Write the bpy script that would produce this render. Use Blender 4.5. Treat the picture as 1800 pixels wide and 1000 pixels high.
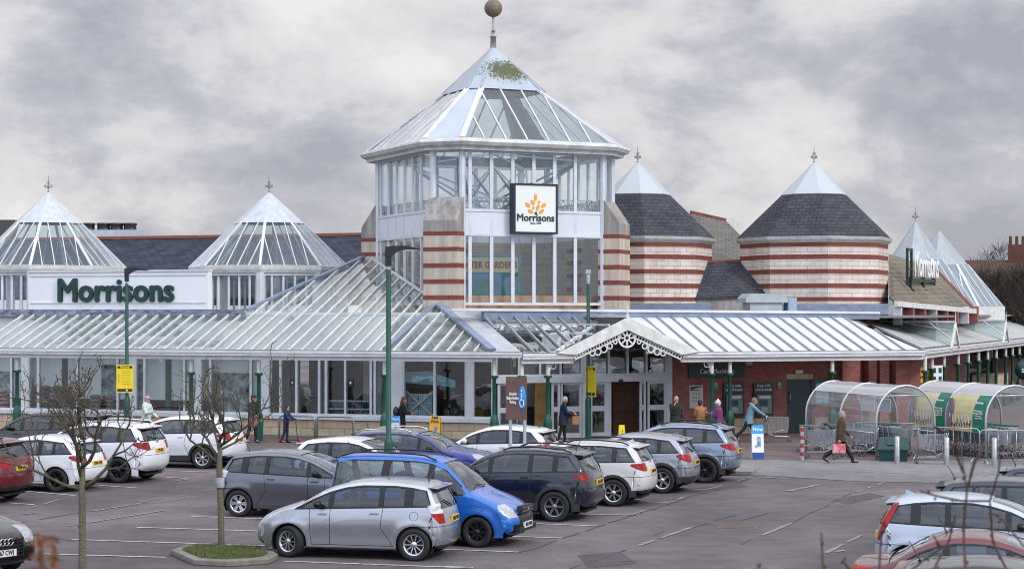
import bpy, bmesh, math, random
from mathutils import Vector, Matrix
for o in list(bpy.data.objects): bpy.data.objects.remove(o)
sc = bpy.context.scene
C = sc.collection
R = math.radians
F, HC, YH = 3300.0, 4.7, 550.0            # focal length (px of an 1800 px frame), eye height, horizon row
# ---------------------------------------------------------------- camera
cd = bpy.data.cameras.new("camera"); cam = bpy.data.objects.new("camera", cd); C.objects.link(cam)
cam.location = (0, 0, HC); cam.rotation_euler = (R(90), 0, 0)
cd.sensor_width = 36; cd.lens = 36 * F / 1800; cd.shift_y = (YH - 500) / 1800
cd.clip_start = .5; cd.clip_end = 3000
cd.dof.use_dof = True; cd.dof.focus_distance = 52; cd.dof.aperture_fstop = 3.4
sc.camera = cam
# ---------------------------------------------------------------- sky and sun
SUN_EL, SUN_AZ = R(38), R(128)            # azimuth clockwise from +Y : behind the camera, to the right
w = bpy.data.worlds.new("World"); sc.world = w; w.use_nodes = True
nt = w.node_tree; nt.nodes.clear()
def wn(t, **k):
    n = nt.nodes.new(t)
    for a, b in k.items(): setattr(n, a, b)
    return n
out = wn('ShaderNodeOutputWorld')
sky = wn('ShaderNodeTexSky', sky_type='NISHITA', sun_disc=False, sun_elevation=SUN_EL, sun_rotation=SUN_AZ)
bg1 = wn('ShaderNodeBackground'); bg1.inputs[1].default_value = .1
nt.links.new(sky.outputs[0], bg1.inputs[0])
tc = wn('ShaderNodeTexCoord'); mp = wn('ShaderNodeMapping'); mp.inputs['Scale'].default_value = (4.6, 4.6, 8.2); mp.inputs['Location'].default_value = (6.6, 6.1, 8.5)
nt.links.new(tc.outputs['Generated'], mp.inputs[0])
nz = wn('ShaderNodeTexNoise'); nz.inputs['Scale'].default_value = 1.55; nz.inputs['Detail'].default_value = 7; nz.inputs['Roughness'].default_value = .60; nz.inputs['Distortion'].default_value = .15
nt.links.new(mp.outputs[0], nz.inputs['Vector'])
cr = wn('ShaderNodeValToRGB'); e = cr.color_ramp.elements
e[0].position = .38; e[0].color = (.41, .415, .475, 1)
e[1].position = .67; e[1].color = (.88, .86, .84, 1)
m_ = e.new(.47); m_.color = (.55, .548, .60, 1); m_ = e.new(.54); m_.color = (.72, .705, .73, 1)
nt.links.new(nz.outputs['Fac'], cr.inputs[0])
bg2 = wn('ShaderNodeBackground'); bg2.inputs[1].default_value = .84
nt.links.new(cr.outputs[0], bg2.inputs[0])
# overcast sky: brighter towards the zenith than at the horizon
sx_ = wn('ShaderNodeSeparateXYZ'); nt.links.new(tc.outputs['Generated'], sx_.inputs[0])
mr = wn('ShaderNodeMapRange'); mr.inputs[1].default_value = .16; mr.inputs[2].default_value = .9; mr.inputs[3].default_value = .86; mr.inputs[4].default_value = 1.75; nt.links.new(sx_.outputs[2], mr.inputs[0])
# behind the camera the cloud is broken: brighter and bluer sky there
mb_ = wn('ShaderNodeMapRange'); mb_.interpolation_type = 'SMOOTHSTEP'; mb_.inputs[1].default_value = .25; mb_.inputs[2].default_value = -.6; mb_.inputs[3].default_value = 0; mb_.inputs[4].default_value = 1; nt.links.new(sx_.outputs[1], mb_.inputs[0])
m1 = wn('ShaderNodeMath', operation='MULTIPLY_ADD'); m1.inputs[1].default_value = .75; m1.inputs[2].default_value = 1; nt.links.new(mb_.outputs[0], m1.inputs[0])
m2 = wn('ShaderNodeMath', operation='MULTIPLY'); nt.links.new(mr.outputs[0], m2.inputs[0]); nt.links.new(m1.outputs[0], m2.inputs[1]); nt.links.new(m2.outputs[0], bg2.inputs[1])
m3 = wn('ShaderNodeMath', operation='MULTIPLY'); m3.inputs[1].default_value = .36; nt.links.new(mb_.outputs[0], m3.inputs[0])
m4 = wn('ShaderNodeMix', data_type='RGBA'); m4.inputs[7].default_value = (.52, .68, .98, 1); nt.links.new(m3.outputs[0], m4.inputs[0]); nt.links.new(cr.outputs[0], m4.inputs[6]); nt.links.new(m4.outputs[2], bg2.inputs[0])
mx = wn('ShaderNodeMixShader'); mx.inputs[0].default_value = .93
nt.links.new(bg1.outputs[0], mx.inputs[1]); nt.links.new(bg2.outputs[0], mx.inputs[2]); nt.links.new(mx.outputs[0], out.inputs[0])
sd = bpy.data.lights.new("sun", 'SUN'); sd.energy = 1.5; sd.angle = R(14); sd.color = (1, .95, .88)
so = bpy.data.objects.new("sun", sd); C.objects.link(so)
so.rotation_euler = Vector((-math.sin(SUN_AZ) * math.cos(SUN_EL), -math.cos(SUN_AZ) * math.cos(SUN_EL), -math.sin(SUN_EL))).to_track_quat('-Z', 'Y').to_euler()
sc.view_settings.view_transform = 'Standard'; sc.view_settings.look = 'None'
sc.view_settings.exposure = .22; sc.view_settings.gamma = 1
sc.cycles.filter_width = 1.0; sc.cycles.max_bounces = 7; sc.cycles.transparent_max_bounces = 14; sc.cycles.glossy_bounces = 3; sc.cycles.diffuse_bounces = 3
sc.cycles.caustics_reflective = False; sc.cycles.caustics_refractive = False
# ---------------------------------------------------------------- pixel <-> place helpers (1800x1000 photo grid)
def G(px, py, z=0.0):
    d = (HC - z) * F / (py - YH); return Vector(((px - 900) * d / F, d, z))
def P(px, py, d): return Vector(((px - 900) * d / F, d, HC + (YH - py) * d / F))
class Fr:
    def __init__(s, px, d, ang):          # ang: degrees the line turns away to the right (recedes if >0)
        s.O = Vector(((px - 900) * d / F, d)); a = R(ang); s.a = a
        s.u = Vector((math.cos(a), math.sin(a))); s.n = Vector((-s.u.y, s.u.x))
    def W(s, x, y, z): p = s.O + s.u * x + s.n * y; return Vector((p.x, p.y, z))
    def s(s_, px, y=0.0):
        k = (px - 900) / F; A = s_.O + s_.n * y
        return (k * A.y - A.x) / (s_.u.x - k * s_.u.y)
    def z(s_, px, py, y=0.0):
        x = s_.s(px, y); p = s_.W(x, y, 0); return HC + (YH - py) * p.y / F
    def M(s): return Matrix.Translation((s.O.x, s.O.y, 0)) @ Matrix.Rotation(s.a, 4, 'Z')
    def on_plane(s, px, py, z0, k, y0=0.0):   # ray hit on sloping plane z = z0 + k*(y-y0)
        dx, dz = (px - 900) / F, (YH - py) / F
        # world point = (dx d, d, HC+dz d); local y = (p-O).n
        a = dx * s.n.x + s.n.y; b = -(s.O.x * s.n.x + s.O.y * s.n.y)
        d = (z0 + k * (b - y0) - HC) / (dz - k * a)
        p = Vector((dx * d, d)) - s.O
        return Vector((p.dot(s.u), p.dot(s.n), HC + dz * d))
# ---------------------------------------------------------------- materials
MATS = {}
def mat(name, col, rough=.6, metal=0.0, var=0.0, vs=3.0, bump=0.0, bs=20.0, coat=0.0, spec=.5, col2=None, pat=None, emit=0.0, alpha=1.0, stretch=None):
    if name in MATS: return MATS[name]
    m = bpy.data.materials.new(name); m.use_nodes = True; t = m.node_tree; N = t.nodes; L = t.links
    b = N['Principled BSDF']; b.inputs['Roughness'].default_value = rough; b.inputs['Metallic'].default_value = metal
    b.inputs['Specular IOR Level'].default_value = spec; b.inputs['Coat Weight'].default_value = coat; b.inputs['Coat Roughness'].default_value = .04
    b.inputs['Base Color'].default_value = (*col, 1); b.inputs['Alpha'].default_value = alpha
    if emit: b.inputs['Emission Color'].default_value = (*col, 1); b.inputs['Emission Strength'].default_value = emit
    src = None
    co = N.new('ShaderNodeTexCoord')
    def vec():
        if stretch:
            mp = N.new('ShaderNodeMapping'); mp.inputs['Scale'].default_value = stretch; L.new(co.outputs['Object'], mp.inputs[0]); return mp.outputs[0]
        return co.outputs['Object']
    if pat:
        br = N.new('ShaderNodeTexBrick'); bw, bh, mort, c2, cm = pat[:5]
        br.inputs['Scale'].default_value = 1; br.inputs['Brick Width'].default_value = bw; br.inputs['Row Height'].default_value = bh
        br.inputs['Mortar Size'].default_value = mort; br.inputs['Mortar Smooth'].default_value = .3; br.inputs['Bias'].default_value = -.1
        br.inputs['Color1'].default_value = (*col, 1); br.inputs['Color2'].default_value = (*c2, 1); br.inputs['Mortar'].default_value = (*cm, 1)
        L.new(co.outputs['UV'], br.inputs['Vector']); src = br.outputs['Color']
        bp = N.new('ShaderNodeBump'); bp.inputs['Strength'].default_value = .5; bp.inputs['Distance'].default_value = .02; bp.invert = True
        L.new(br.outputs['Fac'], bp.inputs['Height']); L.new(bp.outputs[0], b.inputs['Normal'])
    if var or col2:
        nz = N.new('ShaderNodeTexNoise'); nz.inputs['Scale'].default_value = vs; nz.inputs['Detail'].default_value = 6; nz.inputs['Roughness'].default_value = .6
        L.new(vec(), nz.inputs['Vector'])
        rp = N.new('ShaderNodeValToRGB'); rp.color_ramp.elements[0].position = .35; rp.color_ramp.elements[1].position = .68
        L.new(nz.outputs['Fac'], rp.inputs[0])
        mxn = N.new('ShaderNodeMix'); mxn.data_type = 'RGBA'; mxn.blend_type = 'MIX' if col2 else 'MULTIPLY'
        if src: L.new(src, mxn.inputs[6])
        else: mxn.inputs[6].default_value = (*col, 1)
        if col2:
            mxn.inputs[7].default_value = (*col2, 1)
            mu = N.new('ShaderNodeMath'); mu.operation = 'MULTIPLY'; mu.inputs[1].default_value = var; L.new(rp.outputs[0], mu.inputs[0]); L.new(mu.outputs[0], mxn.inputs[0])
        else:
            mxn.inputs[0].default_value = 1
            rp.color_ramp.elements[0].color = (1 - var,) * 3 + (1,); L.new(rp.outputs[0], mxn.inputs[7])
        src = mxn.outputs[2]
    if src: L.new(src, b.inputs['Base Color'])
    if bump:
        n2 = N.new('ShaderNodeTexNoise'); n2.inputs['Scale'].default_value = bs; n2.inputs['Detail'].default_value = 4; L.new(vec(), n2.inputs['Vector'])
        bp = N.new('ShaderNodeBump'); bp.inputs['Strength'].default_value = bump; bp.inputs['Distance'].default_value = .05
        L.new(n2.outputs['Fac'], bp.inputs['Height']); L.new(bp.outputs[0], b.inputs['Normal'])
    MATS[name] = m; return m
def glass(name, tint, refl=1.0, rough=.02, ior=1.5, haze=0.0, hazecol=(.8, .8, .8)):
    if name in MATS: return MATS[name]
    m = bpy.data.materials.new(name); m.use_nodes = True; t = m.node_tree; N = t.nodes; L = t.links; N.clear()
    o = N.new('ShaderNodeOutputMaterial'); tr = N.new('ShaderNodeBsdfTransparent'); tr.inputs[0].default_value = (*tint, 1)
    gl = N.new('ShaderNodeBsdfGlossy'); gl.inputs['Roughness'].default_value = rough; gl.inputs['Color'].default_value = (.95, .97, 1, 1)
    fr = N.new('ShaderNodeFresnel'); ge = N.new('ShaderNodeNewGeometry'); im_ = N.new('ShaderNodeMapRange'); im_.inputs[3].default_value = ior; im_.inputs[4].default_value = 1 / ior
    L.new(ge.outputs['Backfacing'], im_.inputs[0]); L.new(im_.outputs[0], fr.inputs[0])   # thin pane: same reflectance from both sides
    ml = N.new('ShaderNodeMath'); ml.operation = 'MULTIPLY'; ml.use_clamp = True; ml.inputs[1].default_value = refl
    L.new(fr.outputs[0], ml.inputs[0]); mxs = N.new('ShaderNodeMixShader'); L.new(ml.outputs[0], mxs.inputs[0])
    a = tr.outputs[0]
    if haze:
        df = N.new('ShaderNodeBsdfDiffuse'); df.inputs[0].default_value = (*hazecol, 1)
        tl = N.new('ShaderNodeBsdfTranslucent'); tl.inputs[0].default_value = (*hazecol, 1)
        m0 = N.new('ShaderNodeMixShader'); m0.inputs[0].default_value = .5; L.new(df.outputs[0], m0.inputs[1]); L.new(tl.outputs[0], m0.inputs[2])
        m2 = N.new('ShaderNodeMixShader'); m2.inputs[0].default_value = haze; L.new(a, m2.inputs[1]); L.new(m0.outputs[0], m2.inputs[2]); a = m2.outputs[0]
    # slight unevenness in the panes
    co = N.new('ShaderNodeTexCoord'); nz = N.new('ShaderNodeTexNoise'); nz.inputs['Scale'].default_value = 1.3; L.new(co.outputs['Object'], nz.inputs['Vector'])
    bp = N.new('ShaderNodeBump'); bp.inputs['Strength'].default_value = .06; bp.inputs['Distance'].default_value = .1; L.new(nz.outputs['Fac'], bp.inputs['Height']); L.new(bp.outputs[0], gl.inputs['Normal'])
    L.new(a, mxs.inputs[1]); L.new(gl.outputs[0], mxs.inputs[2]); L.new(mxs.outputs[0], o.inputs[0])
    MATS[name] = m; return m
white = mat('white_paint', (.70, .71, .73), .45, var=.22, vs=1.2)
white_old = mat('weathered_white', (.70, .71, .70), .6, var=.55, vs=4, col2=(.36, .35, .27))
panel = mat('white_panel', (.66, .68, .71), .4, var=.08, vs=.6)
lead = mat('lead_flashing', (.23, .28, .38), .55, var=.55, vs=2.5, col2=(.10, .12, .16), bump=.4, bs=6)
zinc = mat('zinc_sheet', (.44, .49, .54), .42, metal=.25, var=.28, vs=1.6, stretch=(2.5, 2.5, .5))
moss = mat('mossy_zinc', (.36, .40, .44), .5, metal=.2, var=.35, vs=2.2, col2=(.22, .24, .10), stretch=(2.2, 2.2, .8))
frame_m = mat('frame_alu', (.66, .69, .73), .4, metal=.2, var=.15, vs=2)
slate = mat('slate', (.040, .048, .068), .85, spec=.15, var=.35, vs=1.5, pat=(.45, .28, .018, (.062, .072, .098), (.018, .019, .024)))
slate_d = mat('slate_worn', (.040, .046, .062), .85, spec=.15, var=.22, vs=1.2, col2=(.16, .13, .10), pat=(.34, .2, .016, (.062, .070, .092), (.014, .015, .019)))
slate_b = mat('slate_brown', (.13, .11, .09), .8, var=.6, vs=1.0, col2=(.22, .19, .12), pat=(.40, .26, .02, (.17, .14, .10), (.04, .035, .03)))
terra = mat('terracotta', (.24, .075, .05), .7, var=.4, vs=4)
cream = mat('cream_block', (.60, .50, .42), .75, var=.22, vs=1.2, pat=(.60, .26, .012, (.70, .58, .42), (.32, .24, .16)))
creamp = mat('cream_stone', (.60, .51, .42), .75, var=.34, vs=1.6, stretch=(2.5, 2.5, .35))
conc = mat('concrete', (.40, .37, .34), .8, var=.5, vs=1.6, bump=.15, stretch=(2.5, 2.5, .4))
redb = mat('red_band_brick', (.26, .06, .035), .75, pat=(.22, .075, .008, (.19, .045, .03), (.16, .06, .045)), var=.2)
brick = mat('red_brick', (.44, .15, .12), .8, pat=(.22, .075, .010, (.32, .10, .085), (.28, .16, .14)), var=.3, vs=1.5)
tan = mat('tan_block', (.58, .44, .30), .8, pat=(.62, .30, .012, (.64, .52, .38), (.28, .20, .13)), var=.25, vs=1.5)
green = mat('green_paint', (.012, .085, .06), .4, var=.25, vs=3)
dgreen = mat('dark_green', (.012, .05, .04), .4)
black = mat('black_plastic', (.012, .013, .016), .4)
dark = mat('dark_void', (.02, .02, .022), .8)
asphalt = mat('asphalt', (.185, .158, .164), .85, var=.36, vs=.35, bump=.5, bs=45)
def speckle(m, amt=.35, sc1=38, big=.09):
    t = m.node_tree; N = t.nodes; L = t.links; b = N['Principled BSDF']; src = b.inputs['Base Color'].links[0].from_socket; co = N.new('ShaderNodeTexCoord')
    for sc_, a_, det, lo, hi in ((sc1, amt, 2, .35, .65), (big, .34, 5, .38, .62), (1.7, .16, 4, .35, .6)):
        n = N.new('ShaderNodeTexNoise'); n.inputs['Scale'].default_value = sc_; n.inputs['Detail'].default_value = det; L.new(co.outputs['Object'], n.inputs['Vector'])
        r = N.new('ShaderNodeMapRange'); r.inputs[1].default_value = lo; r.inputs[2].default_value = hi; r.inputs[3].default_value = 1 - a_; r.inputs[4].default_value = 1 + a_ * .5; L.new(n.outputs['Fac'], r.inputs[0])
        m_ = N.new('ShaderNodeVectorMath'); m_.operation = 'SCALE'; L.new(src, m_.inputs[0]); L.new(r.outputs[0], m_.inputs['Scale']); src = m_.outputs[0]
    L.new(src, b.inputs['Base Color'])
speckle(asphalt)
road_m = mat('road_grey', (.235, .228, .235), .8, var=.22, vs=.3, bump=.3, bs=60)
speckle(road_m, .2)
pave = mat('block_paving', (.185, .135, .125), .85, pat=(.22, .11, .008, (.15, .11, .105), (.09, .07, .065)), var=.3, vs=.8)
kerb_m = mat('kerb_concrete', (.26, .25, .24), .85, var=.4, vs=3)
mark = mat('road_paint', (.58, .58, .58), .8, var=.75, vs=9, col2=(.16, .15, .16))
mark_f = mat('faded_paint', (.26, .25, .25), .85, var=.9, vs=6, col2=(.12, .115, .12))
crackm = mat('tar_crack', (.045, .043, .05), .8, var=.8, vs=8, col2=(.10, .095, .10))
shopglass = glass('shop_glass', (.96, .98, .98), 2.5)
roofglass = glass('roof_glass', (.80, .88, .90), 1.5, ior=1.45, haze=.05, hazecol=(.72, .80, .82))
canglass = glass('canopy_glass', (.84, .92, .92), 1.9, ior=1.45, haze=.08, hazecol=(.72, .80, .80))
towerglass = glass('tower_glass', (.92, .96, .97), 1.9, ior=1.45)
steel = mat('galvanised', (.45, .48, .52), .32, metal=.75, var=.2, vs=5)
greyp = mat('grey_pole', (.42, .45, .49), .45, metal=.3)
# ---------------------------------------------------------------- mesh builder
WM = {}
class MB:
    def __init__(s): s.v = []; s.f = []; s.m = []; s.sm = []
    def add(s, vs, fs, m=0, smooth=False):
        o = len(s.v); s.v += [Vector(p) for p in vs]
        for f in fs: s.f.append([i + o for i in f]); s.m.append(m); s.sm.append(smooth)
        return s
    def box(s, x0, x1, y0, y1, z0, z1, m=0, T=None):
        if x0 > x1: x0, x1 = x1, x0
        if y0 > y1: y0, y1 = y1, y0
        vs = [Vector((x, y, z)) for z in (z0, z1) for y in (y0, y1) for x in (x0, x1)]
        if T: vs = [T @ v for v in vs]
        return s.add(vs, [(0, 2, 3, 1), (4, 5, 7, 6), (0, 1, 5, 4), (2, 6, 7, 3), (0, 4, 6, 2), (1, 3, 7, 5)], m)
    def poly(s, pts, m=0): return s.add(pts, [list(range(len(pts)))], m)
    def slab(s, pts, vec, m=0):                     # polygon given thickness by vec
        n = len(pts); vec = Vector(vec); a = [Vector(p) for p in pts]
        return s.add(a + [p + vec for p in a], [list(range(n)), list(range(2 * n - 1, n - 1, -1))] + [(i, i + n, (i + 1) % n + n, (i + 1) % n) for i in range(n)], m)
    def bar(s, p, q, w, h, m=0, up=(0, 0, 1)):      # rectangular bar p->q
        p, q = Vector(p), Vector(q); d = (q - p).normalized(); a = d.cross(Vector(up))
        if a.length < 1e-4: a = Vector((1, 0, 0))
        a.normalize(); b = a.cross(d).normalized(); vs = []
        for c in (p, q):
            for i, j in ((-1, -1), (1, -1), (1, 1), (-1, 1)): vs.append(c + a * (w / 2 * i) + b * (h / 2 * j))
        return s.add(vs, [(3, 2, 1, 0), (4, 5, 6, 7), (0, 1, 5, 4), (1, 2, 6, 5), (2, 3, 7, 6), (3, 0, 4, 7)], m)
    def tube(s, pts, r, n=8, m=0, cap=True, smooth=True):
        pts = [Vector(p) for p in pts]; rs = r if isinstance(r, (list, tuple)) else [r] * len(pts); vs = []; ref = None
        for i, p in enumerate(pts):
            d = (pts[min(i + 1, len(pts) - 1)] - pts[max(i - 1, 0)]).normalized()
            a = ref if ref else (Vector((0, 0, 1)) if abs(d.z) < .9 else Vector((1, 0, 0)))
            a = (a - d * a.dot(d)).normalized(); ref = a; b = d.cross(a)
            for k in range(n): t = 2 * math.pi * k / n; vs.append(p + (a * math.cos(t) + b * math.sin(t)) * rs[i])
        fs = [(i * n + k, i * n + (k + 1) % n, (i + 1) * n + (k + 1) % n, (i + 1) * n + k) for i in range(len(pts) - 1) for k in range(n)]
        s.add(vs, fs, m, smooth)
        if cap: o = len(s.v) - len(vs); s.f += [[o + k for k in range(n)][::-1], [o + len(vs) - n + k for k in range(n)]]; s.m += [m, m]; s.sm += [False, False]
        return s
    def lathe(s, prof, n=16, c=(0, 0, 0), m=0, ax='z', smooth=True, a0=0.0, closed=True):
        c = Vector(c); vs = []
        for r, z in prof:
            for k in range(n):
                t = a0 + 2 * math.pi * k / n; x, y = r * math.cos(t), r * math.sin(t)
                vs.append(c + (Vector((x, y, z)) if ax == 'z' else Vector((x, z, y))))
        fs = [(i * n + k, i * n + (k + 1) % n, (i + 1) * n + (k + 1) % n, (i + 1) * n + k) for i in range(len(prof) - 1) for k in range(n)]
        if ax != 'z': fs = [f[::-1] for f in fs]
        return s.add(vs, fs, m, smooth)
    def sphere(s, c, r, n=12, m=0, sq=(1, 1, 1)):
        c = Vector(c); rows = n // 2; vs = [c + Vector((0, 0, r * sq[2]))]
        for i in range(1, rows):
            for k in range(n):
                a, b = math.pi * i / rows, 2 * math.pi * k / n
                vs.append(c + Vector((r * sq[0] * math.sin(a) * math.cos(b), r * sq[1] * math.sin(a) * math.sin(b), r * sq[2] * math.cos(a))))
        vs.append(c - Vector((0, 0, r * sq[2]))); fs = [(0, 1 + k, 1 + (k + 1) % n) for k in range(n)]
        for i in range(rows - 2): fs += [(1 + i * n + k, 1 + (i + 1) * n + k, 1 + (i + 1) * n + (k + 1) % n, 1 + i * n + (k + 1) % n) for k in range(n)]
        e = len(vs) - 1; fs += [(1 + (rows - 2) * n + (k + 1) % n, 1 + (rows - 2) * n + k, e) for k in range(n)]
        return s.add(vs, fs, m, True)
    def frustum(s, r0, z0, r1, z1, m=0, cap=False):  # rings: lists of (x,y)
        n = len(r0); s.add([(x, y, z0) for x, y in r0] + [(x, y, z1) for x, y in r1], [(i, (i + 1) % n, (i + 1) % n + n, i + n) for i in range(n)], m)
        if cap: s.poly([(x, y, z1) for x, y in r1], m); s.poly([(x, y, z0) for x, y in r0][::-1], m)
        return s
    def xf(s, T, start=0):
        for i in range(start, len(s.v)): s.v[i] = T @ s.v[i]
        return s
    def build(s, name, mats, parent=None, mw=None, bevel=0, keepn=False):
        me = bpy.data.meshes.new(name)
        if not isinstance(mats, (list, tuple)): mats = [mats]
        me.from_pydata([tuple(v) for v in s.v], [], s.f)
        for m in mats: me.materials.append(m)
        me.polygons.foreach_set('material_index', s.m); me.polygons.foreach_set('use_smooth', s.sm)
        uv = me.uv_layers.new(name='UVMap'); Z = Vector((0, 0, 1))
        for p in me.polygons:
            n = p.normal; t = Z.cross(n)
            t = t.normalized() if t.length > .05 else Vector((1, 0, 0)); b = n.cross(t)
            for li in p.loop_indices:
                co = me.vertices[me.loops[li].vertex_index].co; uv.data[li].uv = (co.dot(t), co.dot(b))
        o = bpy.data.objects.new(name, me); C.objects.link(o); place(o, parent, mw)
        if bevel:
            bv = o.modifiers.new('bevel', 'BEVEL'); bv.width = bevel; bv.segments = 2; bv.limit_method = 'ANGLE'
        return o
def place(o, parent=None, mw=None):
    pw = WM.get(parent.name, Matrix()) if parent else Matrix()
    mw = pw if mw is None else mw
    if parent: o.parent = parent
    o.matrix_basis = pw.inverted() @ mw; WM[o.name] = mw.copy()
def empty(name, mw=None, parent=None):
    o = bpy.data.objects.new(name, None); C.objects.link(o); o.empty_display_size = .3; place(o, parent, mw or Matrix()); return o
def tag(o, label=None, cat=None, group=None, kind=None):
    for k, v in (('label', label), ('category', cat), ('group', group), ('kind', kind)):
        if v: o[k] = v
    return o
def TR(x=0, y=0, z=0, rz=0): return Matrix.Translation((x, y, z)) @ Matrix.Rotation(rz, 4, 'Z')
def at(p, rz=0): return Matrix.Translation(p) @ Matrix.Rotation(rz, 4, 'Z')
def copy_tree(o, mw=None, parent=None):
    c = o.copy(); C.objects.link(c); c.parent = parent
    if mw is not None: c.matrix_basis = mw; WM[c.name] = mw.copy()
    for ch in list(o.children): copy_tree(ch, None, c)
    return c
_mtx = {}
def text(name, body, size, m, parent=None, mw=None, bold=0.0, ext=.01, align='CENTER', sx=1.0, space=1.0):
    """lettering lying in the local XZ plane (x right, z up) facing -Y"""
    if bold > .009 * size:                        # heavy lettering: several light copies set round a small circle
        o = text(name, body, size, m, parent, mw, 0, ext, align, sx, space); me = o.data; bm = bmesh.new(); n_ = 8
        for i in range(n_):
            c_ = me.copy(); c_.transform(Matrix.Translation((bold * math.cos(i * 6.2832 / n_), -.0006 * i, bold * math.sin(i * 6.2832 / n_)))); bm.from_mesh(c_); bpy.data.meshes.remove(c_)
        bm.to_mesh(me); bm.free(); return o
    cu = bpy.data.curves.new(name, 'FONT'); cu.body = body; cu.size = size; cu.offset = bold; cu.extrude = ext; cu.align_x = align; cu.align_y = 'CENTER'; cu.resolution_u = 3; cu.space_character = space
    t = bpy.data.objects.new(name, cu); C.objects.link(t); bpy.context.view_layer.update()
    me = bpy.data.meshes.new_from_object(t.evaluated_get(bpy.context.evaluated_depsgraph_get())); bpy.data.objects.remove(t)
    me.transform(Matrix.Rotation(R(90), 4, 'X') @ Matrix.Diagonal((sx, 1, 1, 1))); me.materials.clear(); me.materials.append(m); me.name = name
    o = bpy.data.objects.new(name, me); C.objects.link(o); place(o, parent, mw); return o
# ================================================================ setting
g = MB().add([(-900, -60, 0), (900, -60, 0), (900, 2000, 0), (-900, 2000, 0)], [(0, 1, 2, 3)]).build('ground', asphalt); tag(g, kind='structure')
LF, RF = Fr(866, 66.0, -19), Fr(917, 65.8, 21); k0 = RF.s(1622); o_ = RF.W(k0, 0, 0)
WF = Fr(900 + F * o_.x / o_.y, o_.y, 68)
WL, WR, WW = 3.3, 3.7, 3.3                    # wall insets behind the gutter line
def sheet(name, pts, z, m, kind='structure', **k):
    o = MB().add([(p.x, p.y, z) for p in pts], [tuple(range(len(pts)))]).build(name, m)
    if o.data.polygons[0].normal.z < 0: o.data.flip_normals()
    return tag(o, kind=kind, **k)
pv = [LF.W(LF.s(-60, -1), -1.9, 0), LF.W(-6, -1.9, 0), G(690, 792), G(900, 800), G(1180, 806), G(1290, 808.5), G(1560, 809), G(1830, 812), G(1990, 812), Vector((40, 90, 0)), Vector((-30, 90, 0))]
sheet('pavement', pv, .004, pave)
rd = [G(1180, 806), G(1290, 808.5), G(1560, 809), G(1830, 812), G(1990, 812), G(2000, 856), G(1800, 852), G(1500, 845.5), G(1325, 834), G(1190, 830)]
sheet('road', rd, .008, road_m)
# kerbed nose at the end of the bay row
e0, e1, e2, e3 = G(1130, 832), G(1322, 836), G(1330, 829.5), G(1150, 826)
k = MB().slab([(p.x, p.y, 0) for p in (e0, e1, e2, e3)], (0, 0, .13)).build('kerb', kerb_m, bevel=.02); tag(k, kind='structure')
def strip(px0, px1, wd, m, z=.012, name='bay_line'):
    a, b = G(*px0), G(*px1); d = (b - a).normalized(); n = Vector((-d.y, d.x, 0)) * wd / 2
    k = max(2, int((b - a).length / .5)); pts = []; rng = random.Random(int(px0[0] * 7 + px0[1]))
    mb = MBL.setdefault(m, MB())
    if m is mark: mb.add([(q.x, q.y, z) for q in (a - n, b - n, b + n, a + n)], [(0, 1, 2, 3)]); return
    k = max(3, int((b - a).length / .35)); prev = None; off = 0
    for i in range(k + 1):                               # ragged: cracks wander, old paint has worn gaps
        t = i / k; off += rng.uniform(-.05, .05) if m is crackm else rng.uniform(-.006, .006); off *= .9; wv = rng.uniform(.3, 1.5) if m is crackm else rng.uniform(.55, 1.1)
        c_ = a.lerp(b, t) + n.normalized() * off; cur = (c_ - n * wv, c_ + n * wv)
        if prev and not (rng.random() < (.12 if m is crackm else .2)): mb.add([(q.x, q.y, z) for q in (prev[0], cur[0], cur[1], prev[1])], [(0, 1, 2, 3)])
        prev = cur
MBL = {}
for a, b in (((780, 995.4), (831, 998)), ((660, 961), (911, 970.5)), ((800, 939), (988, 946)), ((820, 916), (1049, 924.6)), ((930, 903), (1106, 905.4)), ((1060, 881), (1179, 883)),
             ((1130, 858.5), (1242, 860)), ((1210, 842), (1303, 844)), ((241, 927), (600, 938)), ((127.5, 948.4), (520, 961)), ((73.5, 973.6), (291, 979.8)), ((336, 908), (540, 914.5)), ((500, 986.5), (828, 998.4)),
             ((174, 853), (240, 857.5)), ((255, 826), (375, 830)), ((48, 863.5), (132, 871)), ((15, 884), (60, 887)), ((280, 838), (330, 841))):
    strip(a, b, .10, mark)
for a, b in (((1106, 905.2), (1133, 897)), ((1179, 883), (1203, 873)), ((1242, 860), (1266, 855)), ((1303, 844), (1321, 836.5)), ((54, 892.5), (105, 878)), ((162, 898.6), (250, 884)), ((118, 925), (289, 897)), ((0, 910), (81, 898)), ((291, 848), (346, 840)),
             ((1322, 948), (1392, 919)), ((1505, 865), (1554, 848)), ((1122, 959), (1215, 927)), ((1451, 971.7), (1515, 940)), ((1453, 973), (1500, 964)), ((466, 966), (488, 960.5))):
    strip(a, b, .12, mark_f)
for a, b in (((1300, 957), (1322, 948)), ((1392, 919), (1505, 865)), ((1000, 1000), (1122, 959)), ((0, 925), (380, 862)), ((910, 971), (1330, 836)), ((1300, 916), (1350, 901)), ((1150, 940), (1190, 925)), ((1215, 927), (1290, 905)), ((1040, 990), (1130, 985)), ((-10, 925), (120, 952))):
    strip(a, b, .05, crackm, .010)
for a, b in (((1338, 819.5), (1384, 821.5)), ((1518, 829), (1562, 831.5)), ((1345, 839), (1385, 841)), ((1384, 863), (1440, 852))): strip(a, b, .22, mark_f)
for m, mb in MBL.items():
    o = mb.build('road_markings' if m is not crackm else 'road_cracks', m); tag(o, kind='structure')
MBL.clear()
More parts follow.
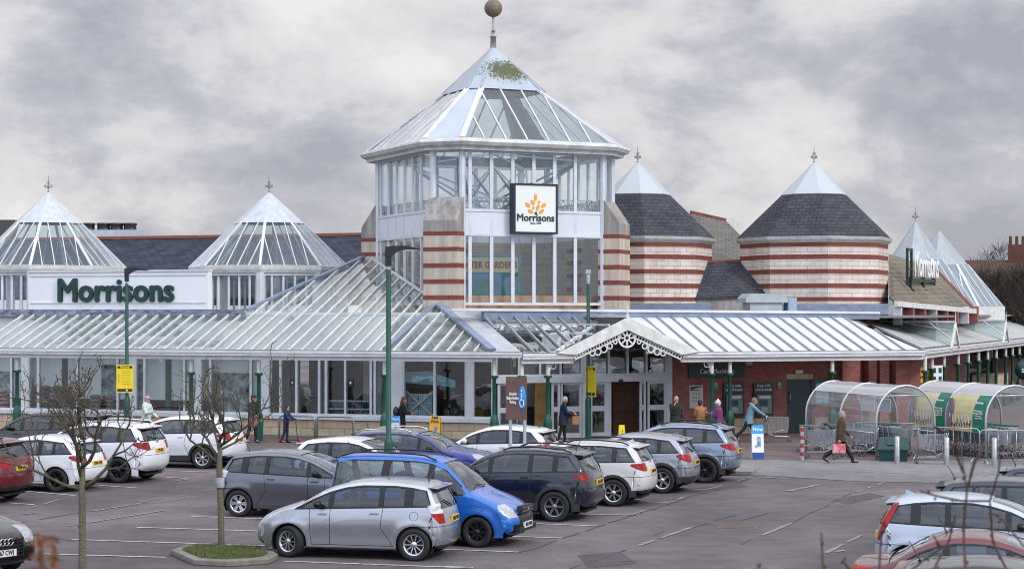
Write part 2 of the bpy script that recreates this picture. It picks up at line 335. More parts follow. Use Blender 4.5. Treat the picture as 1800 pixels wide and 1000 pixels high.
# repairs, stains and oil drips
def patch(name, pts, m, z): o = MB().poly([(p.x, p.y, z) for p in pts]).build(name, m); (o.data.flip_normals() if o.data.polygons[0].normal.z < 0 else None); return tag(o, kind='structure')
rep = mat('repair_asphalt', (.085, .078, .085), .85, var=.35, vs=1.2, bump=.4, bs=50); rep2 = mat('repair_light', (.17, .16, .165), .85, var=.4, vs=1.5, bump=.4, bs=50)
patch('asphalt_patch', [G(1015, 975), G(1090, 969), G(1120, 990), G(1035, 998)], rep, .005); patch('asphalt_patch', [G(1462, 878), G(1530, 866), G(1556, 872), G(1490, 886)], rep, .005); patch('asphalt_patch', [G(240, 880), G(330, 868), G(345, 872), G(262, 886)], rep2, .005); patch('asphalt_patch', [G(1195, 860), G(1300, 850), G(1318, 855), G(1222, 866)], rep, .005)
# drain cover
c = G(1298, 926); ug = Vector((math.cos(R(-17)), math.sin(R(-17)), 0))
dr = MB(); T = at((c.x, c.y, .0), R(-17)); dr.box(-.42, .42, -.32, .32, 0, .016, 0, T)
for i in range(-5, 6): dr.box(i * .07 - .02, i * .07 + .02, -.26, .26, .014, .019, 1, T)
o = dr.build('drain_cover', [mat('rusty_iron', (.22, .15, .11), .8, var=.4, vs=9), mat('drain_slots', (.06, .05, .045), .9)]); tag(o, 'rectangular rusty drain grating set in the asphalt aisle', 'drain cover')
# ================================================================ the supermarket
S = empty('supermarket', at((0, 72, 0))); tag(S, 'long supermarket with glazed canopies, a glass lantern tower and banded brick turrets', 'supermarket')
ML, MR, MW = LF.M(), RF.M(), WF.M()
lw0, lw1 = LF.s(-45, WL), LF.s(867, WL)
rw0, rw1 = RF.s(868, WR), RF.s(1640, WR)
sp_br = RF.s(1181, WR)
# --- plinth, sills, wall heads
b = MB().box(lw0, lw1, WL - .05, WL + .3, 0, .62).build('plinth', tan, S, ML)
b = MB().box(lw0, lw1, WL - .13, WL + .2, .62, .80).build('window_sill', white, S, ML, bevel=.02)
b = MB().box(lw0, lw1, WL - .02, WL + .28, 3.22, 4.72).build('wall_head', white, S, ML)
# --- left windows: panes between mullions, wide white piers
def pane_row(M_, fr, y0, cuts, z0, z1, wides, th=.09, gm=None, name='window', transom=None, dz=0):
    xs = [fr.s(c, y0) for c in cuts]
    for i in range(len(xs) - 1):
        if (cuts[i], cuts[i + 1]) in wides:
            MB().box(xs[i], xs[i + 1], y0 - .06, y0 + .2, z0 - dz, z1).build('pier', white, S, M_, bevel=.015); continue
        w = MB(); w.box(xs[i] + .05, xs[i + 1] - .05, y0 + .05, y0 + .065, z0, z1)
        w = w.build(name, gm or shopglass, S, M_)
        f = MB(); f.box(xs[i] - th / 2, xs[i] + th / 2, y0 - .03, y0 + .11, z0, z1); f.box(xs[i + 1] - th / 2, xs[i + 1] + th / 2, y0 - .027, y0 + .107, z0 + .002, z1 - .002)
        f.box(xs[i] + th / 2, xs[i + 1] - th / 2, y0 - .02, y0 + .10, z0, z0 + .06); f.box(xs[i] + th / 2, xs[i + 1] - th / 2, y0 - .02, y0 + .10, z1 - .06, z1)
        if transom: f.box(xs[i] + th / 2, xs[i + 1] - th / 2, y0 - .01, y0 + .09, transom - .04, transom + .04)
        f.build('frame', frame_m, w, M_)
cl = [-45, -18, 20, 39, 50, 67, 136, 207, 227, 238, 254, 324, 343, 352, 370, 441, 460, 472, 493, 521, 561, 573, 607, 652, 659, 688, 709, 764, 819, 831, 866]
pane_row(ML, LF, WL, cl, .80, 3.22, {(39, 50), (227, 238), (343, 352), (460, 472), (688, 709), (819, 831)})
# --- inside the shop front
inn = mat('shop_partition', (.86, .90, .88), .8, var=.12, vs=.5); inn2 = mat('shop_back', (.17, .145, .125), .9, var=.5, vs=.6); flo = mat('shop_floor', (.30, .29, .28), .5)
bx = MB(); a, b_ = LF.s(-40, WL), LF.s(462, WL)
bx.box(a, b_, WL + .42, WL + .48, 1.25, 3.6, 0); bx.box(a, b_, WL + 1.25, WL + 1.35, 0, 1.25, 1)
bx.box(b_, lw1 + 3, WL + 5.0, WL + 5.1, 0, 3.6, 1)
for sx in (480, 545, 640, 730, 800): x = LF.s(sx, WL + 4); bx.box(x, x + .8, WL + 3.9, WL + 4.9, 0, 3.6, 0 if sx in (480, 640) else 1)
bx.build('inner_wall', [inn, inn2], S, ML)
MB().box(lw0, lw1, WL + .3, WL + 9, 0, .03).build('shop_floor', flo, S, ML)
MB().box(lw0, lw1, WL + .3, WL + 9, 3.6, 3.7).build('shop_ceiling', mat('shop_ceiling', (.5, .5, .48), .9), S, ML)
for px in (116, 298): x = LF.s(px, WL + .5); MB().lathe([(.14, .8), (.14, 3.3)], 12, (x, WL + .45, 0)).build('inner_column', green, S, ML)
# posters / dark displays seen through the glass
dk = mat('display_print', (.03, .035, .035), .7, col2=(.55, .62, .60), var=1, vs=2.6)
for (p0, p1, y0, y1) in ((-20, 19, 652, 705), (178, 206, 641, 700), (240, 254, 641, 735), (374, 441, 655, 735), (455, 470, 640, 700)):
    x0, x1 = LF.s(p0, WL + .3), LF.s(p1, WL + .3); MB().box(x0, x1, WL + .30, WL + .34, LF.z(p0, y1, WL + .3), LF.z(p0, y0, WL + .3)).build('window_display', dk, S, ML)
# --- sign wall between the lanterns, flashing above the canopy
y_s = WL + .02
x0, x1 = LF.s(50, y_s), LF.s(366, y_s); zs = lambda py: LF.z(200, py, y_s)
f = MB(); f.box(x0, x1, y_s, y_s + .3, 4.84, zs(478)); f.build('sign_wall', mat('sign_wall_white', (.80, .82, .84), .4, var=.06, vs=.6), S, ML)
f = MB(); f.box(x0 - .02, x1 + .02, y_s - .05, y_s + .34, zs(478), zs(475)); f.box(x0 + .1, x1 - .1, y_s - .03, y_s, zs(533), zs(531)); f.box(x0 + .1, x1 - .1, y_s - .03, y_s, zs(485), zs(483.5)); f.build('sign_wall_trim', white, S, ML)
MB().box(lw0, LF.s(432, y_s), WL - .16, WL + .0, 4.55, 4.84).build('flashing', mat('flashing_stained', (.30, .34, .44), .6, var=1, vs=3, col2=(.05, .05, .07), stretch=(1, 1, 3)), S, ML)
# --- left canopy : one sloping glazed plane, rising to the tower
KL, Z0 = (4.62 - 3.3) / WL, 3.3
zp = lambda y: Z0 + KL * y
def LP(px, py): v = LF.on_plane(px, py, Z0, KL); return v
gx0 = LF.s(-45)
# outline in local coords (going round): gutter left, gutter right (866), B apex, A/tower junction, peak, flashing start, wall left
pB, pT, pk, pf = LP(773, 541), LP(766, 533), LP(646, 452), LP(432, 548)
out_ = [Vector((gx0, 0, Z0)), Vector((0, 0, Z0)), pB, pT, pk, pf, Vector((gx0, WL - .02, zp(WL)))]
can = MB().box(gx0, 0, -.05, 0.10, Z0 - .10, Z0 - .02).build('canopy', white, S, ML)
MB().poly([p + Vector((0, 0, .02)) for p in out_]).build('glazing', canglass, can, ML)
def inside_top(x):                                    # upper y limit of the canopy plane at local x
    best = None; pts = out_[1:]
    for a, b in zip(pts[:-1], pts[1:]):
        if abs(a.x - b.x) < 1e-6: continue
        t = (x - a.x) / (b.x - a.x)
        if 0 <= t <= 1: y = a.y + t * (b.y - a.y); best = y if best is None else max(best, y)
    return best if best is not None else WL
x = gx0 + .1; sp = .515
raf = mat('rafter_paint', (.70, .72, .71), .5, var=.5, vs=2.5, col2=(.42, .40, .26))
while x < -.3:
    yt = inside_top(x)
    if yt > .25: MB().bar((x, -.06, zp(-.06) + .05), (x, yt - .04, zp(yt - .04) + .05), .05, .08).build('rafter', raf, can, ML)
    x += sp
def gutter(M_, x0, x1, par, z=Z0, y=0):
    m = MB(); m.box(x0, x1, y - .17, y - .03, z - .07, z + .03); m.box(x0, x1, y - .14, y + .02, z - .17, z - .07, 1); m.box(x0, x1, y - .155, y - .03, z + .03, z + .05, 2)
    return m.build('gutter', [white, white_old, mat('gutter_dirt', (.16, .15, .13), .9, var=.5, vs=5)], par, M_)
gutter(ML, gx0, .05, can)
MB().box(gx0, 0, -.02, .12, 2.98, 3.14).build('gutter_beam', white, can, ML)
mw_ = 0.22
hp = MB()
hp.bar(LP(678, 616) + Vector((0, 0, .10)), LP(768, 536) + Vector((0, 0, .10)), .20, .07)
hp.bar(pB + Vector((0, 0, .11)), Vector((-.02, 0, Z0 + .11)), .30, .09); hp.bar(pk + Vector((0, 0, .06)), pT + Vector((0, 0, .08)), .10, .08, 1)
hp.bar(pf + Vector((0, 0, .08)), pk + Vector((0, 0, .10)), .24, .08)
hp.build('hip_flashing', [lead, frame_m], can, ML)
# --- columns
def column(M_, x, y, par, zt=3.14, name='column', base=.95):
    c = MB(); c.lathe([(.075, 2.50), (.075, zt)], 10, (x, y, 0), 1); c.lathe([(.13, 2.40), (.16, 2.47), (.15, 2.50), (.10, 2.50)], 10, (x, y, 0), 0)
    c.lathe([(.075, base), (.07, 2.40), (.10, 2.44)], 12, (x, y, 0), 0); c.lathe([(.17, 0), (.17, base - .1), (.15, base), (.14, base + .04), (.08, base + .18)], 8, (x, y, 0), 0, smooth=False)
    return c.build(name, [green, white_old], par, M_)
for px in (30, 336, 455, 676, 869): column(ML, LF.s(px, .2), .2, can)
# --- middle link gutter and the white triangular cheek
pa, pb = LF.W(0, 0, Z0), RF.W(0, 0, Z0)
wm_ = (pb - pa); ang = math.atan2(wm_.y, wm_.x); MM = at((pa.x, pa.y, 0), ang); Lm = Vector((wm_.x, wm_.y)).length
rc = MB().box(RF.s(930), RF.s(1000), -.05, .10, Z0 - .15, Z0 - .07).build('canopy', white, S, MR)
gutter(MM, -.02, Lm + .02, rc)
chk = MB(); q = [LF.W(0, 0, Z0 + .04), RF.W(0.02, 0, Z0), P(848, 560, 69.4), P(848, 547, 69.5), P(790, 547, 70.2)]
chk.slab(q, (0, .05, -.02)); chk.build('cheek_panel', mat('cheek_paint', (.46, .47, .50), .6, var=.2, vs=1.5), S, Matrix())
# --- right canopy
ZR, KR = 3.25, (4.50 - 3.25) / (WR - .25); zq = lambda y: ZR + KR * y
xe = RF.s(1622); gab0, gab1 = RF.s(1012, -.2), RF.s(1202, -.2)
gutter(MR, 0, gab0 + .05, rc, ZR); gutter(MR, gab1, xe, rc, ZR)
MB().box(gab1, xe, -.02, .12, 2.92, 3.08).build('gutter_beam', white, rc, MR); MB().box(0, gab0, -.02, .12, 2.92, 3.08).build('gutter_beam', white, rc, MR)
ytop = WR - .25
xl, xg = RF.s(850, ytop), RF.s(1104, -.2)
rp = lambda px, py: RF.on_plane(px, py, ZR, KR)
v0 = rp(981, 619); v1 = RF.s(1062, ytop)
MB().poly([(.05, 0.02, ZR + .02), (v0.x, 0.02, ZR + .02), (v1, ytop, zq(ytop) + .02), (xl, ytop, zq(ytop) + .02)]).build('glazing', canglass, rc, MR)
wsheet = mat('opal_sheet', (.70, .71, .71), .28, var=.10, vs=.7, coat=.3)
xr_top = RF.s(1486, ytop)
MB().slab([(gab1 - 1.4, .02, ZR - .01), (xe - .05, .02, ZR - .01), (xr_top, ytop, zq(ytop) - .01), (RF.s(1130, ytop), ytop, zq(ytop) - .01)], (0, 0, .03)).build('opal_roofing', wsheet, rc, MR)
for i in range(60):
    x = xl + .05 + i * .583
    yb, yt = -.04, ytop
    if x < v1 + .1:                                     # left glazed piece: cut by the valley
        xv0, xv1 = v0.x, v1
        if x > xv0: yb = (x - xv0) / (xv1 - xv0) * ytop
        if x < .05: yb = max(0, (x - .05) / (xl - .05) * ytop)
        if yb > ytop - .2: continue
    else:
        if x < RF.s(1120, ytop): continue
        if x < gab1 - .1: yb = max(0, (gab1 - x) / (gab1 - RF.s(1130, ytop)) * ytop * 1.0)
        if x > xr_top: yt = ytop * (xe - x) / (xe - xr_top)
        if x > xe - .3 or yt - yb < .3: continue
    MB().bar((x, yb, zq(yb) + .055), (x, yt, zq(yt) + .055), .055, .07).build('rafter', mat('glazing_bar_grey', (.36, .40, .46), .45, metal=.2, var=.3, vs=3), rc, MR)
# lead parapet + coping (coping sinks slightly to the right as in the photograph)
xa, xb = RF.s(790, WR), RF.s(1540, WR)
za, zb_ = RF.z(800, 541.5, WR - .1), RF.z(1540, 547.5, WR - .1)
q0, q1 = RF.s(850, WR - .2), xb
MB().slab([(q0, ytop, 4.45), (q1, ytop, 4.45), (q1, ytop, zb_ - .09), (q0, ytop, za - .09)], (0, .28, 0)).build('flashing', lead, S, MR)
MB().slab([(xa, ytop - .05, za - .10), (q1, ytop - .05, zb_ - .10), (q1, ytop - .05, zb_), (xa, ytop - .05, za)], (0, .45, 0)).build('coping', white, S, MR)
# the entrance gable
gm_ = mat('gable_paint', (.74, .75, .74), .5, var=.6, vs=3.5, col2=(.40, .40, .26))
def gp(px, py, y=-.25): return Vector((RF.s(px, y), y, RF.z(px, py, y)))
gb = MB(); oL, oP, oR = gp(981, 621), gp(1104, 558), gp(1230, 618); iL, iP, iR = gp(1013, 623.5), gp(1104, 580), gp(1199, 623.5)
for q in ([oL, iL, iP, oP], [oP, iP, iR, oR]): gb.slab(q, (0, .10, 0))
gab = gb.build('gable', gm_, S, MR)
fw = MB()
def ring(c, r, t, y, n=14, m=0):
    for k in range(n):
        a0, a1 = 2 * math.pi * k / n, 2 * math.pi * (k + 1) / n
        fw.slab([(c.x + rr_ * math.cos(a), y, c.z + rr_ * math.sin(a)) for rr_, a in ((r, a0), (r - t, a0), (r - t, a1), (r, a1))], (0, .03, 0), m)
cc = gp(1104, 594); yy = -.17
ring(cc, .36, .07, yy, 22); ring(cc, .12, .05, yy, 10)
for k in range(8): a = k * math.pi / 4; fw.bar((cc.x + .08 * math.cos(a), yy + .01, cc.z + .08 * math.sin(a)), (cc.x + .3 * math.cos(a), yy + .01, cc.z + .3 * math.sin(a)), .05, .03, up=(0, 1, 0))
for sgn, A, B in ((-1, gp(1012, 626), gp(1093, 587)), (1, gp(1199, 626), gp(1115, 587))):
    n = 17
    for k in range(n):
        p = A.lerp(B, (k + .5) / n); ring(Vector((p.x, 0, p.z - .04)), .085, .03, yy, 8)
    fw.bar((A.x, yy + .01, A.z - .13), (B.x, yy + .01, B.z - .13), .03, .035, up=(0, 1, 0))
    for k, (t, r) in enumerate(((.38, .12), (.5, .14), (.63, .15), (.76, .12), (.88, .09))):
        p = A.lerp(B, t); ring(Vector((p.x, 0, p.z - .24 + (.05 if k in (0, 4) else 0))), r, .045, yy, 10)
fw.build('fretwork', mat('fretwork_paint', (.72, .72, .70), .5, var=.4, vs=5, col2=(.45, .43, .36)), gab, MR)
# gable roof running back to the parapet
rid = Vector((oP.x, ytop, oP.z)); vl = Vector((v1, ytop, oP.z - .03))
MB().poly([oL + Vector((0, .1, .02)), oP + Vector((0, .1, .02)), rid, (RF.s(1064, ytop), ytop, zq(ytop) + .05), ]).build('glazing', canglass, gab, MR)
MB().poly([oR + Vector((0, .1, .0)), (RF.s(1130, ytop), ytop, zq(ytop) + .02), rid, oP + Vector((0, .1, .02))]).build('opal_roofing', wsheet, gab, MR)
rb = MB()
for t in (.25, .5, .75): a = (oL + Vector((0, .1, 0))).lerp(oP, t); b = Vector((a.x + (rid.x - oP.x), ytop * (t * .9 + .1), a.z)); rb.bar(a + Vector((0, .1, .05)), b + Vector((0, 0, .05)), .06, .06)
rb.bar(oP + Vector((0, 0, .03)), rid + Vector((0, 0, .05)), .12, .06); rb.bar(v0 + Vector((0, 0, .05)), Vector((v1, ytop, zq(ytop) + .05)), .16, .06); rb.build('glazing_bar', white_old, gab, MR)
fn = MB(); fn.lathe([(.02, 0), (.05, .1), (.02, .2), (.035, .3), (0.001, .5)], 8, tuple(oP + Vector((0, .05, 0)))); fn.build('finial', white_old, gab, MR)
for px in (917, 963, 1251, 1283, 1463, 1626): column(MR, RF.s(px, .2), .2, rc, 3.08)
br_ = MB()
for px, sg in ((963, 1), (1251, -1)):
    x = RF.s(px, .2)
    for k in range(6):
        a0, a1 = k * 15, k * 15 + 15; r_ = .5; P0 = [(x + sg * (.55 - r_ * math.cos(R(a))), .2, 2.55 + r_ * math.sin(R(a))) for a in (a0, a1)]; br_.bar(P0[0], P0[1], .04, .05, up=(0, 1, 0))
    o0 = len(br_.v); fw2 = fw; fw = br_; ring(Vector((x + sg * .2, 0, 2.83)), .13, .04, .185, 10); ring(Vector((x + sg * .36, 0, 2.95)), .07, .03, .185, 8); fw = fw2
br_.build('column_bracket', white_old, rc, MR)
# --- entrance screen
ce = [872, 912, 949, 985, 1023]; zt1, zt0 = RF.z(1000, 631, WR), RF.z(1000, 660, WR)
ztr = RF.z(1000, 672, WR)
pane_row(MR, RF, WR, ce, zt0, 3.25, set()); pane_row(MR, RF, WR, [1023, 1037], 0, 3.6, {(1023, 1037)})
pane_row(MR, RF, WR, [1037, 1070, 1103, 1136, 1171], zt0, 3.95, set()); pane_row(MR, RF, WR, [1171, 1181], 0, 3.95, {(1171, 1181)})
MB().box(RF.s(870, WR), RF.s(1023, WR), WR - .12, WR + .2, ztr, zt0).build('transom', white, S, MR, bevel=.01)
MB().box(RF.s(1037, WR), RF.s(1171, WR), WR - .12, WR + .2, ztr, zt0).build('transom', white, S, MR, bevel=.01)
def door(px0, px1, y=WR, mid=True, name='door'):
    x0, x1 = RF.s(px0, y), RF.s(px1, y); f = MB(); t = .09
    f.box(x0, x0 + t, y - .03, y + .05, .02, ztr); f.box(x1 - t, x1, y - .03, y + .05, .02, ztr); f.box(x0 + t, x1 - t, y - .025, y + .045, ztr - .08, ztr); f.box(x0 + t, x1 - t, y - .025, y + .045, .02, .2)
    if mid: f.box(x0 + t, x1 - t, y - .02, y + .04, 1.0, 1.2)
    o = f.build(name, white, S, MR); MB().box(x0 + t, x1 - t, y, y + .012, .2, ztr - .08).build('pane', shopglass, o, MR); return o
for a in ((875, 912), (969, 984), (985, 1022), (1037, 1066), (1066, 1074), (1124, 1135), (1138, 1171)): door(*a)
xs_ = [RF.s(p, WR) for p in (1086, 1108)]
MB().box(xs_[0], xs_[1] - .4, WR - .22, WR - .12, ztr - .02, ztr + .1).build('door_sensor', black, S, MR)
# vestibule inside
vb = MB(); X = lambda p, y: RF.s(p, y)
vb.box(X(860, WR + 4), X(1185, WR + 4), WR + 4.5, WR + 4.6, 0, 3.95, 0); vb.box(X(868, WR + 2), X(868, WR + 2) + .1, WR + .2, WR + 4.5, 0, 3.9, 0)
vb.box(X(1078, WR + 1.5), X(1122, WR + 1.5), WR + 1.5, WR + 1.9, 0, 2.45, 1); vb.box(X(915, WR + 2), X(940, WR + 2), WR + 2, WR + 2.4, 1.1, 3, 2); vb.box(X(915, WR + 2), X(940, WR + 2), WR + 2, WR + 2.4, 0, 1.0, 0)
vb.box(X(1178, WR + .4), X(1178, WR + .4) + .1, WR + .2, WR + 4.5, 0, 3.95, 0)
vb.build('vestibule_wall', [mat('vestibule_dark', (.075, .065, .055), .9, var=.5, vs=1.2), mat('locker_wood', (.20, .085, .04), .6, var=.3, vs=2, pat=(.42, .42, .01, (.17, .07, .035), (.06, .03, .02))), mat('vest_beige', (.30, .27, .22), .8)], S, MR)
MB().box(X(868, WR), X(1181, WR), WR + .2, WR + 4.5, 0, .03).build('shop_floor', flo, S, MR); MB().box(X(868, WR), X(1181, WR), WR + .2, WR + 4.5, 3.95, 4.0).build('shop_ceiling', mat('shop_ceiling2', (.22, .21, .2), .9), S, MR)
pw = mat('poster_warm', (.50, .22, .06), .6, col2=(.55, .42, .14), var=1, vs=2.2)
for p0, p1, z0, z1, y in ((880, 908, 2.65, 3.2, 1.6), (925, 945, 2.65, 3.25, 2.0), (990, 1018, 2.6, 3.2, 1.3), (940, 962, .35, 2.3, .9)): MB().box(X(p0, WR + y), X(p1, WR + y), WR + y, WR + y + .05, z0, z1).build('hanging_poster', pw, S, MR)
# --- brick wall of the cash machines
xd0, xd1 = X(1383, WR), X(1427, WR); zd1 = RF.z(1400, 667, WR)
bw = MB(); y0 = WR
bw.box(sp_br, xd0, y0, y0 + .4, .0, 4.0); bw.box(xd1, RF.s(1520, WR), y0, y0 + .4, 0, 4.0); bw.box(RF.s(1520, WR), RF.s(1640, WR), y0, y0 + .4, 0, 3.25); bw.box(xd0, xd1, y0, y0 + .4, zd1 + .22, 4.0)
bw.build('brick_wall', brick, S, MR)
MB().box(xd0 - .02, xd1 + .02, y0 - .03, y0 + .3, zd1, zd1 + .22).build('lintel', tan, S, MR)
dd = MB().box(xd0, xd1, y0 + .06, y0 + .12, .02, zd1).build('door', mat('door_green', (.02, .045, .042), .45, var=.2, vs=3), S, MR)
hx = xd0 + .14; MB().tube([(hx, y0 + .05, 1.15), (hx, y0 - .02, 1.2), (hx, y0 - .02, 1.55), (hx, y0 + .05, 1.6)], .018, 6).build('handle', steel, dd, MR)
zp0 = RF.z(1300, 735, WR)
pl = MB(); pl.box(X(1288, WR), xd0 - .03, y0 - .16, y0, 0, zp0, 0); pl.box(X(1186, WR), X(1284, WR), y0 - .10, y0, 0, zp0 - .1); pl.box(xd1 + .05, X(1640, WR), y0 - .16, y0, 0, zp0)
pl.build('plinth', tan, S, MR)
for p0, p1 in ((1480, 1511), (1526, 1540), (1546, 1562), (1574, 1597)): MB().box(X(p0, WR - .5), X(p1, WR - .5), y0 - .55, y0 - .165, 0, 3.9 if p0 < 1540 else 3.2).build('buttress', brick, S, MR)
MB().box(X(1430, WR), X(1457, WR), y0 - .05, y0, RF.z(1440, 712, WR), RF.z(1440, 667, WR)).build('notice_case', mat('teal_frame', (.03, .12, .11), .5), S, MR)
MB().box(X(1433, WR), X(1455, WR), y0 - .06, y0 - .05, RF.z(1440, 708, WR), RF.z(1440, 673, WR)).build('notice_sheet', mat('blue_notice', (.08, .35, .62), .5, col2=(.6, .65, .66), var=1, vs=1.5), S, MR)
# --- wing on the right: corrugated canopy, small gables, columns, wall
corr = mat('corrugated_sheet', (.42, .44, .44), .5, var=.6, vs=1.5, col2=(.24, .25, .20), metal=.15)
xw1 = WF.s(1850)
if xw1 < 0 or xw1 > 60: xw1 = 45
KW = .32
wc = MB(); nx = int(xw1 / .16); vs = []; YT = 3.95
xt0 = WF.on_plane(1480, 552, Z0, KW)
for i in range(nx + 1):
    x = i * xw1 / nx; h = .035 if i % 2 else 0.0
    for y in (0, YT): xx = x if y == 0 else x + (xt0.x) * max(0, 1 - x / 6.0); vs.append((xx, y, Z0 + KW * y + .05 + h))
wc.add(vs, [(2 * i, 2 * i + 2, 2 * i + 3, 2 * i + 1) for i in range(nx)])
wc.slab([(-.02, -.05, Z0 - .05), (-.02, -.05, Z0 + .05), (xt0.x, YT, Z0 + KW * YT + .10), (xt0.x, YT, Z0 + KW * YT)], (.06, 0, 0), 1)
wcan = wc.build('canopy', [corr, white], S, MW); gutter(MW, 0, xw1, wcan, Z0)
MB().box(0, xw1, -.02, .12, 2.95, 3.13).build('gutter_beam', white, wcan, MW)
for px in (1638, 1659, 1684, 1702, 1719.5, 1736, 1751, 1767.6, 1779.6, 1791.5): column(MW, WF.s(px, .2), .2, wcan, 3.13)
for pxc in (1672, 1762):
    xc = WF.s(pxc); g_ = MB(); hh = 1.0; hw = 1.15
    for q in (((xc - hw, Z0 - .05), (xc - hw + .28, Z0 - .05), (xc, Z0 + hh - .28), (xc, Z0 + hh)), ((xc, Z0 + hh), (xc, Z0 + hh - .28), (xc + hw - .28, Z0 - .05), (xc + hw, Z0 - .05))): g_.slab([(a, -.22, b) for a, b in q], (0, .08, 0))
    gg = g_.build('gable', white_old, S, MW); yb_ = min(hh / KW, 4.0)
    for sg in (-1, 1): MB().poly([(xc + sg * hw, -.15, Z0 + .03), (xc, -.15, Z0 + hh), (xc, yb_, Z0 + hh + .02), ][::sg]).build('glazing', canglass, gg, MW)
    r2 = MB(); r2.bar((xc, -.15, Z0 + hh + .03), (xc, yb_, Z0 + hh + .03), .10, .07)
    for t in (.3, .65): r2.bar((xc - hw * (1 - t), -.15 + yb_ * t * .0, Z0 + hh * t), (xc, yb_ * t, Z0 + hh), .05, .05)
    r2.build('glazing_bar', white, gg, MW); MB().lathe([(.03, 0), (.02, .3), (.001, .5)], 6, (xc, -.18, Z0 + hh)).build('finial', white_old, gg, MW)
x1_, x2_, x3_ = WF.s(1697, WW), WF.s(1762, WW), WF.s(1850, WW)
wq = MB(); wq.box(1.5, x1_, WW, WW + .4, 0, 4.15); wq.build('brick_wall', brick, S, MW); MB().box(x2_, x3_, WW + 2.5, WW + 2.9, 0, 2.9).build('brick_wall', brick, S, MW)
for i, t in enumerate((0, .33, .66, 1)):
    x = x1_ + (x2_ - x1_) * t; MB().box(x - .15, x + .15, WW - .1, WW + .2, 0, 3.6).build('pier', white, S, MW)
    if i < 3: MB().box(x + .15, x + (x2_ - x1_) * .33 - .15, WW, WW + .02, .8, 3.4).build('window', shopglass, S, MW)
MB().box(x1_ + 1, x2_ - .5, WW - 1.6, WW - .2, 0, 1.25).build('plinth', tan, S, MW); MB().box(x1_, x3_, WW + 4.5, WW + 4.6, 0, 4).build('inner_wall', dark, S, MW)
# flat roof deck behind the parapets
rd_ = [LF.W(lw0, WL + .3, 0), LF.W(lw1, WL + .3, 0), RF.W(rw1, WR + .3, 0), WF.W(x3_, WW + .4, 0), Vector((30, 130, 0)), Vector((-40, 120, 0))]
MB().slab([(p.x, p.y, 4.50) for p in rd_], (0, 0, .1)).build('roof_deck', mat('roof_felt', (.2, .2, .21), .9), S, Matrix())
# ================================================================ towers
def octo(c, r, a0=1.0, n=8): return [(c[0] + r * math.sin(R(a0 + 360 / n * i)), c[1] - r * math.cos(R(a0 + 360 / n * i))) for i in range(n)]
def finial(par, x, y, z, s=1.0, ball=True):
    f = MB(); f.lathe([(.06 * s, 0), (.05 * s, .12 * s), (.025 * s, .16 * s), (.02 * s, .75 * s), (.001, 1.0 * s)], 8, (x, y, z))
    for k in range(4):
        a = k * math.pi / 2 + .4; q = [(x + rr_ * s * math.cos(a), y + rr_ * s * math.sin(a), z + zz * s) for rr_, zz in ((.02, .28), (.14, .30), (.17, .42), (.10, .46))]
        f.tube(q, .018 * s, 5); f.sphere((x + .16 * s * math.cos(a), y + .16 * s * math.sin(a), z + .36 * s), .055 * s, 6)
        f.tube([(x + .02 * s * math.cos(a), y + .02 * s * math.sin(a), z + .5 * s), (x + .11 * s * math.cos(a), y + .11 * s * math.sin(a), z + .6 * s)], .014 * s, 5)
    f.sphere((x, y, z + .5 * s), .05 * s, 6); return f.build('finial', mat('finial_iron', (.25, .23, .20), .6), par, Matrix())
def roof_bars(mb, a0, a1, b0, b1, nb, w=.05, m=0):      # bars on a roof facet (lower edge a0-a1, upper edge b0-b1)
    for i in range(1, nb):
        p = a0.lerp(a1, i / nb); up = (b0 + b1) / 2 - (a0 + a1) / 2
        # bars run parallel to the facet's centre line, trimmed at the hips
        L_ = (a1 - a0).length; l_ = (b1 - b0).length; x = (i / nb - .5) * L_
        t = 1.0 if abs(x) <= l_ / 2 else (L_ / 2 - abs(x)) / (L_ / 2 - l_ / 2)
        mb.bar(p, p + up * t, w, .06, m)
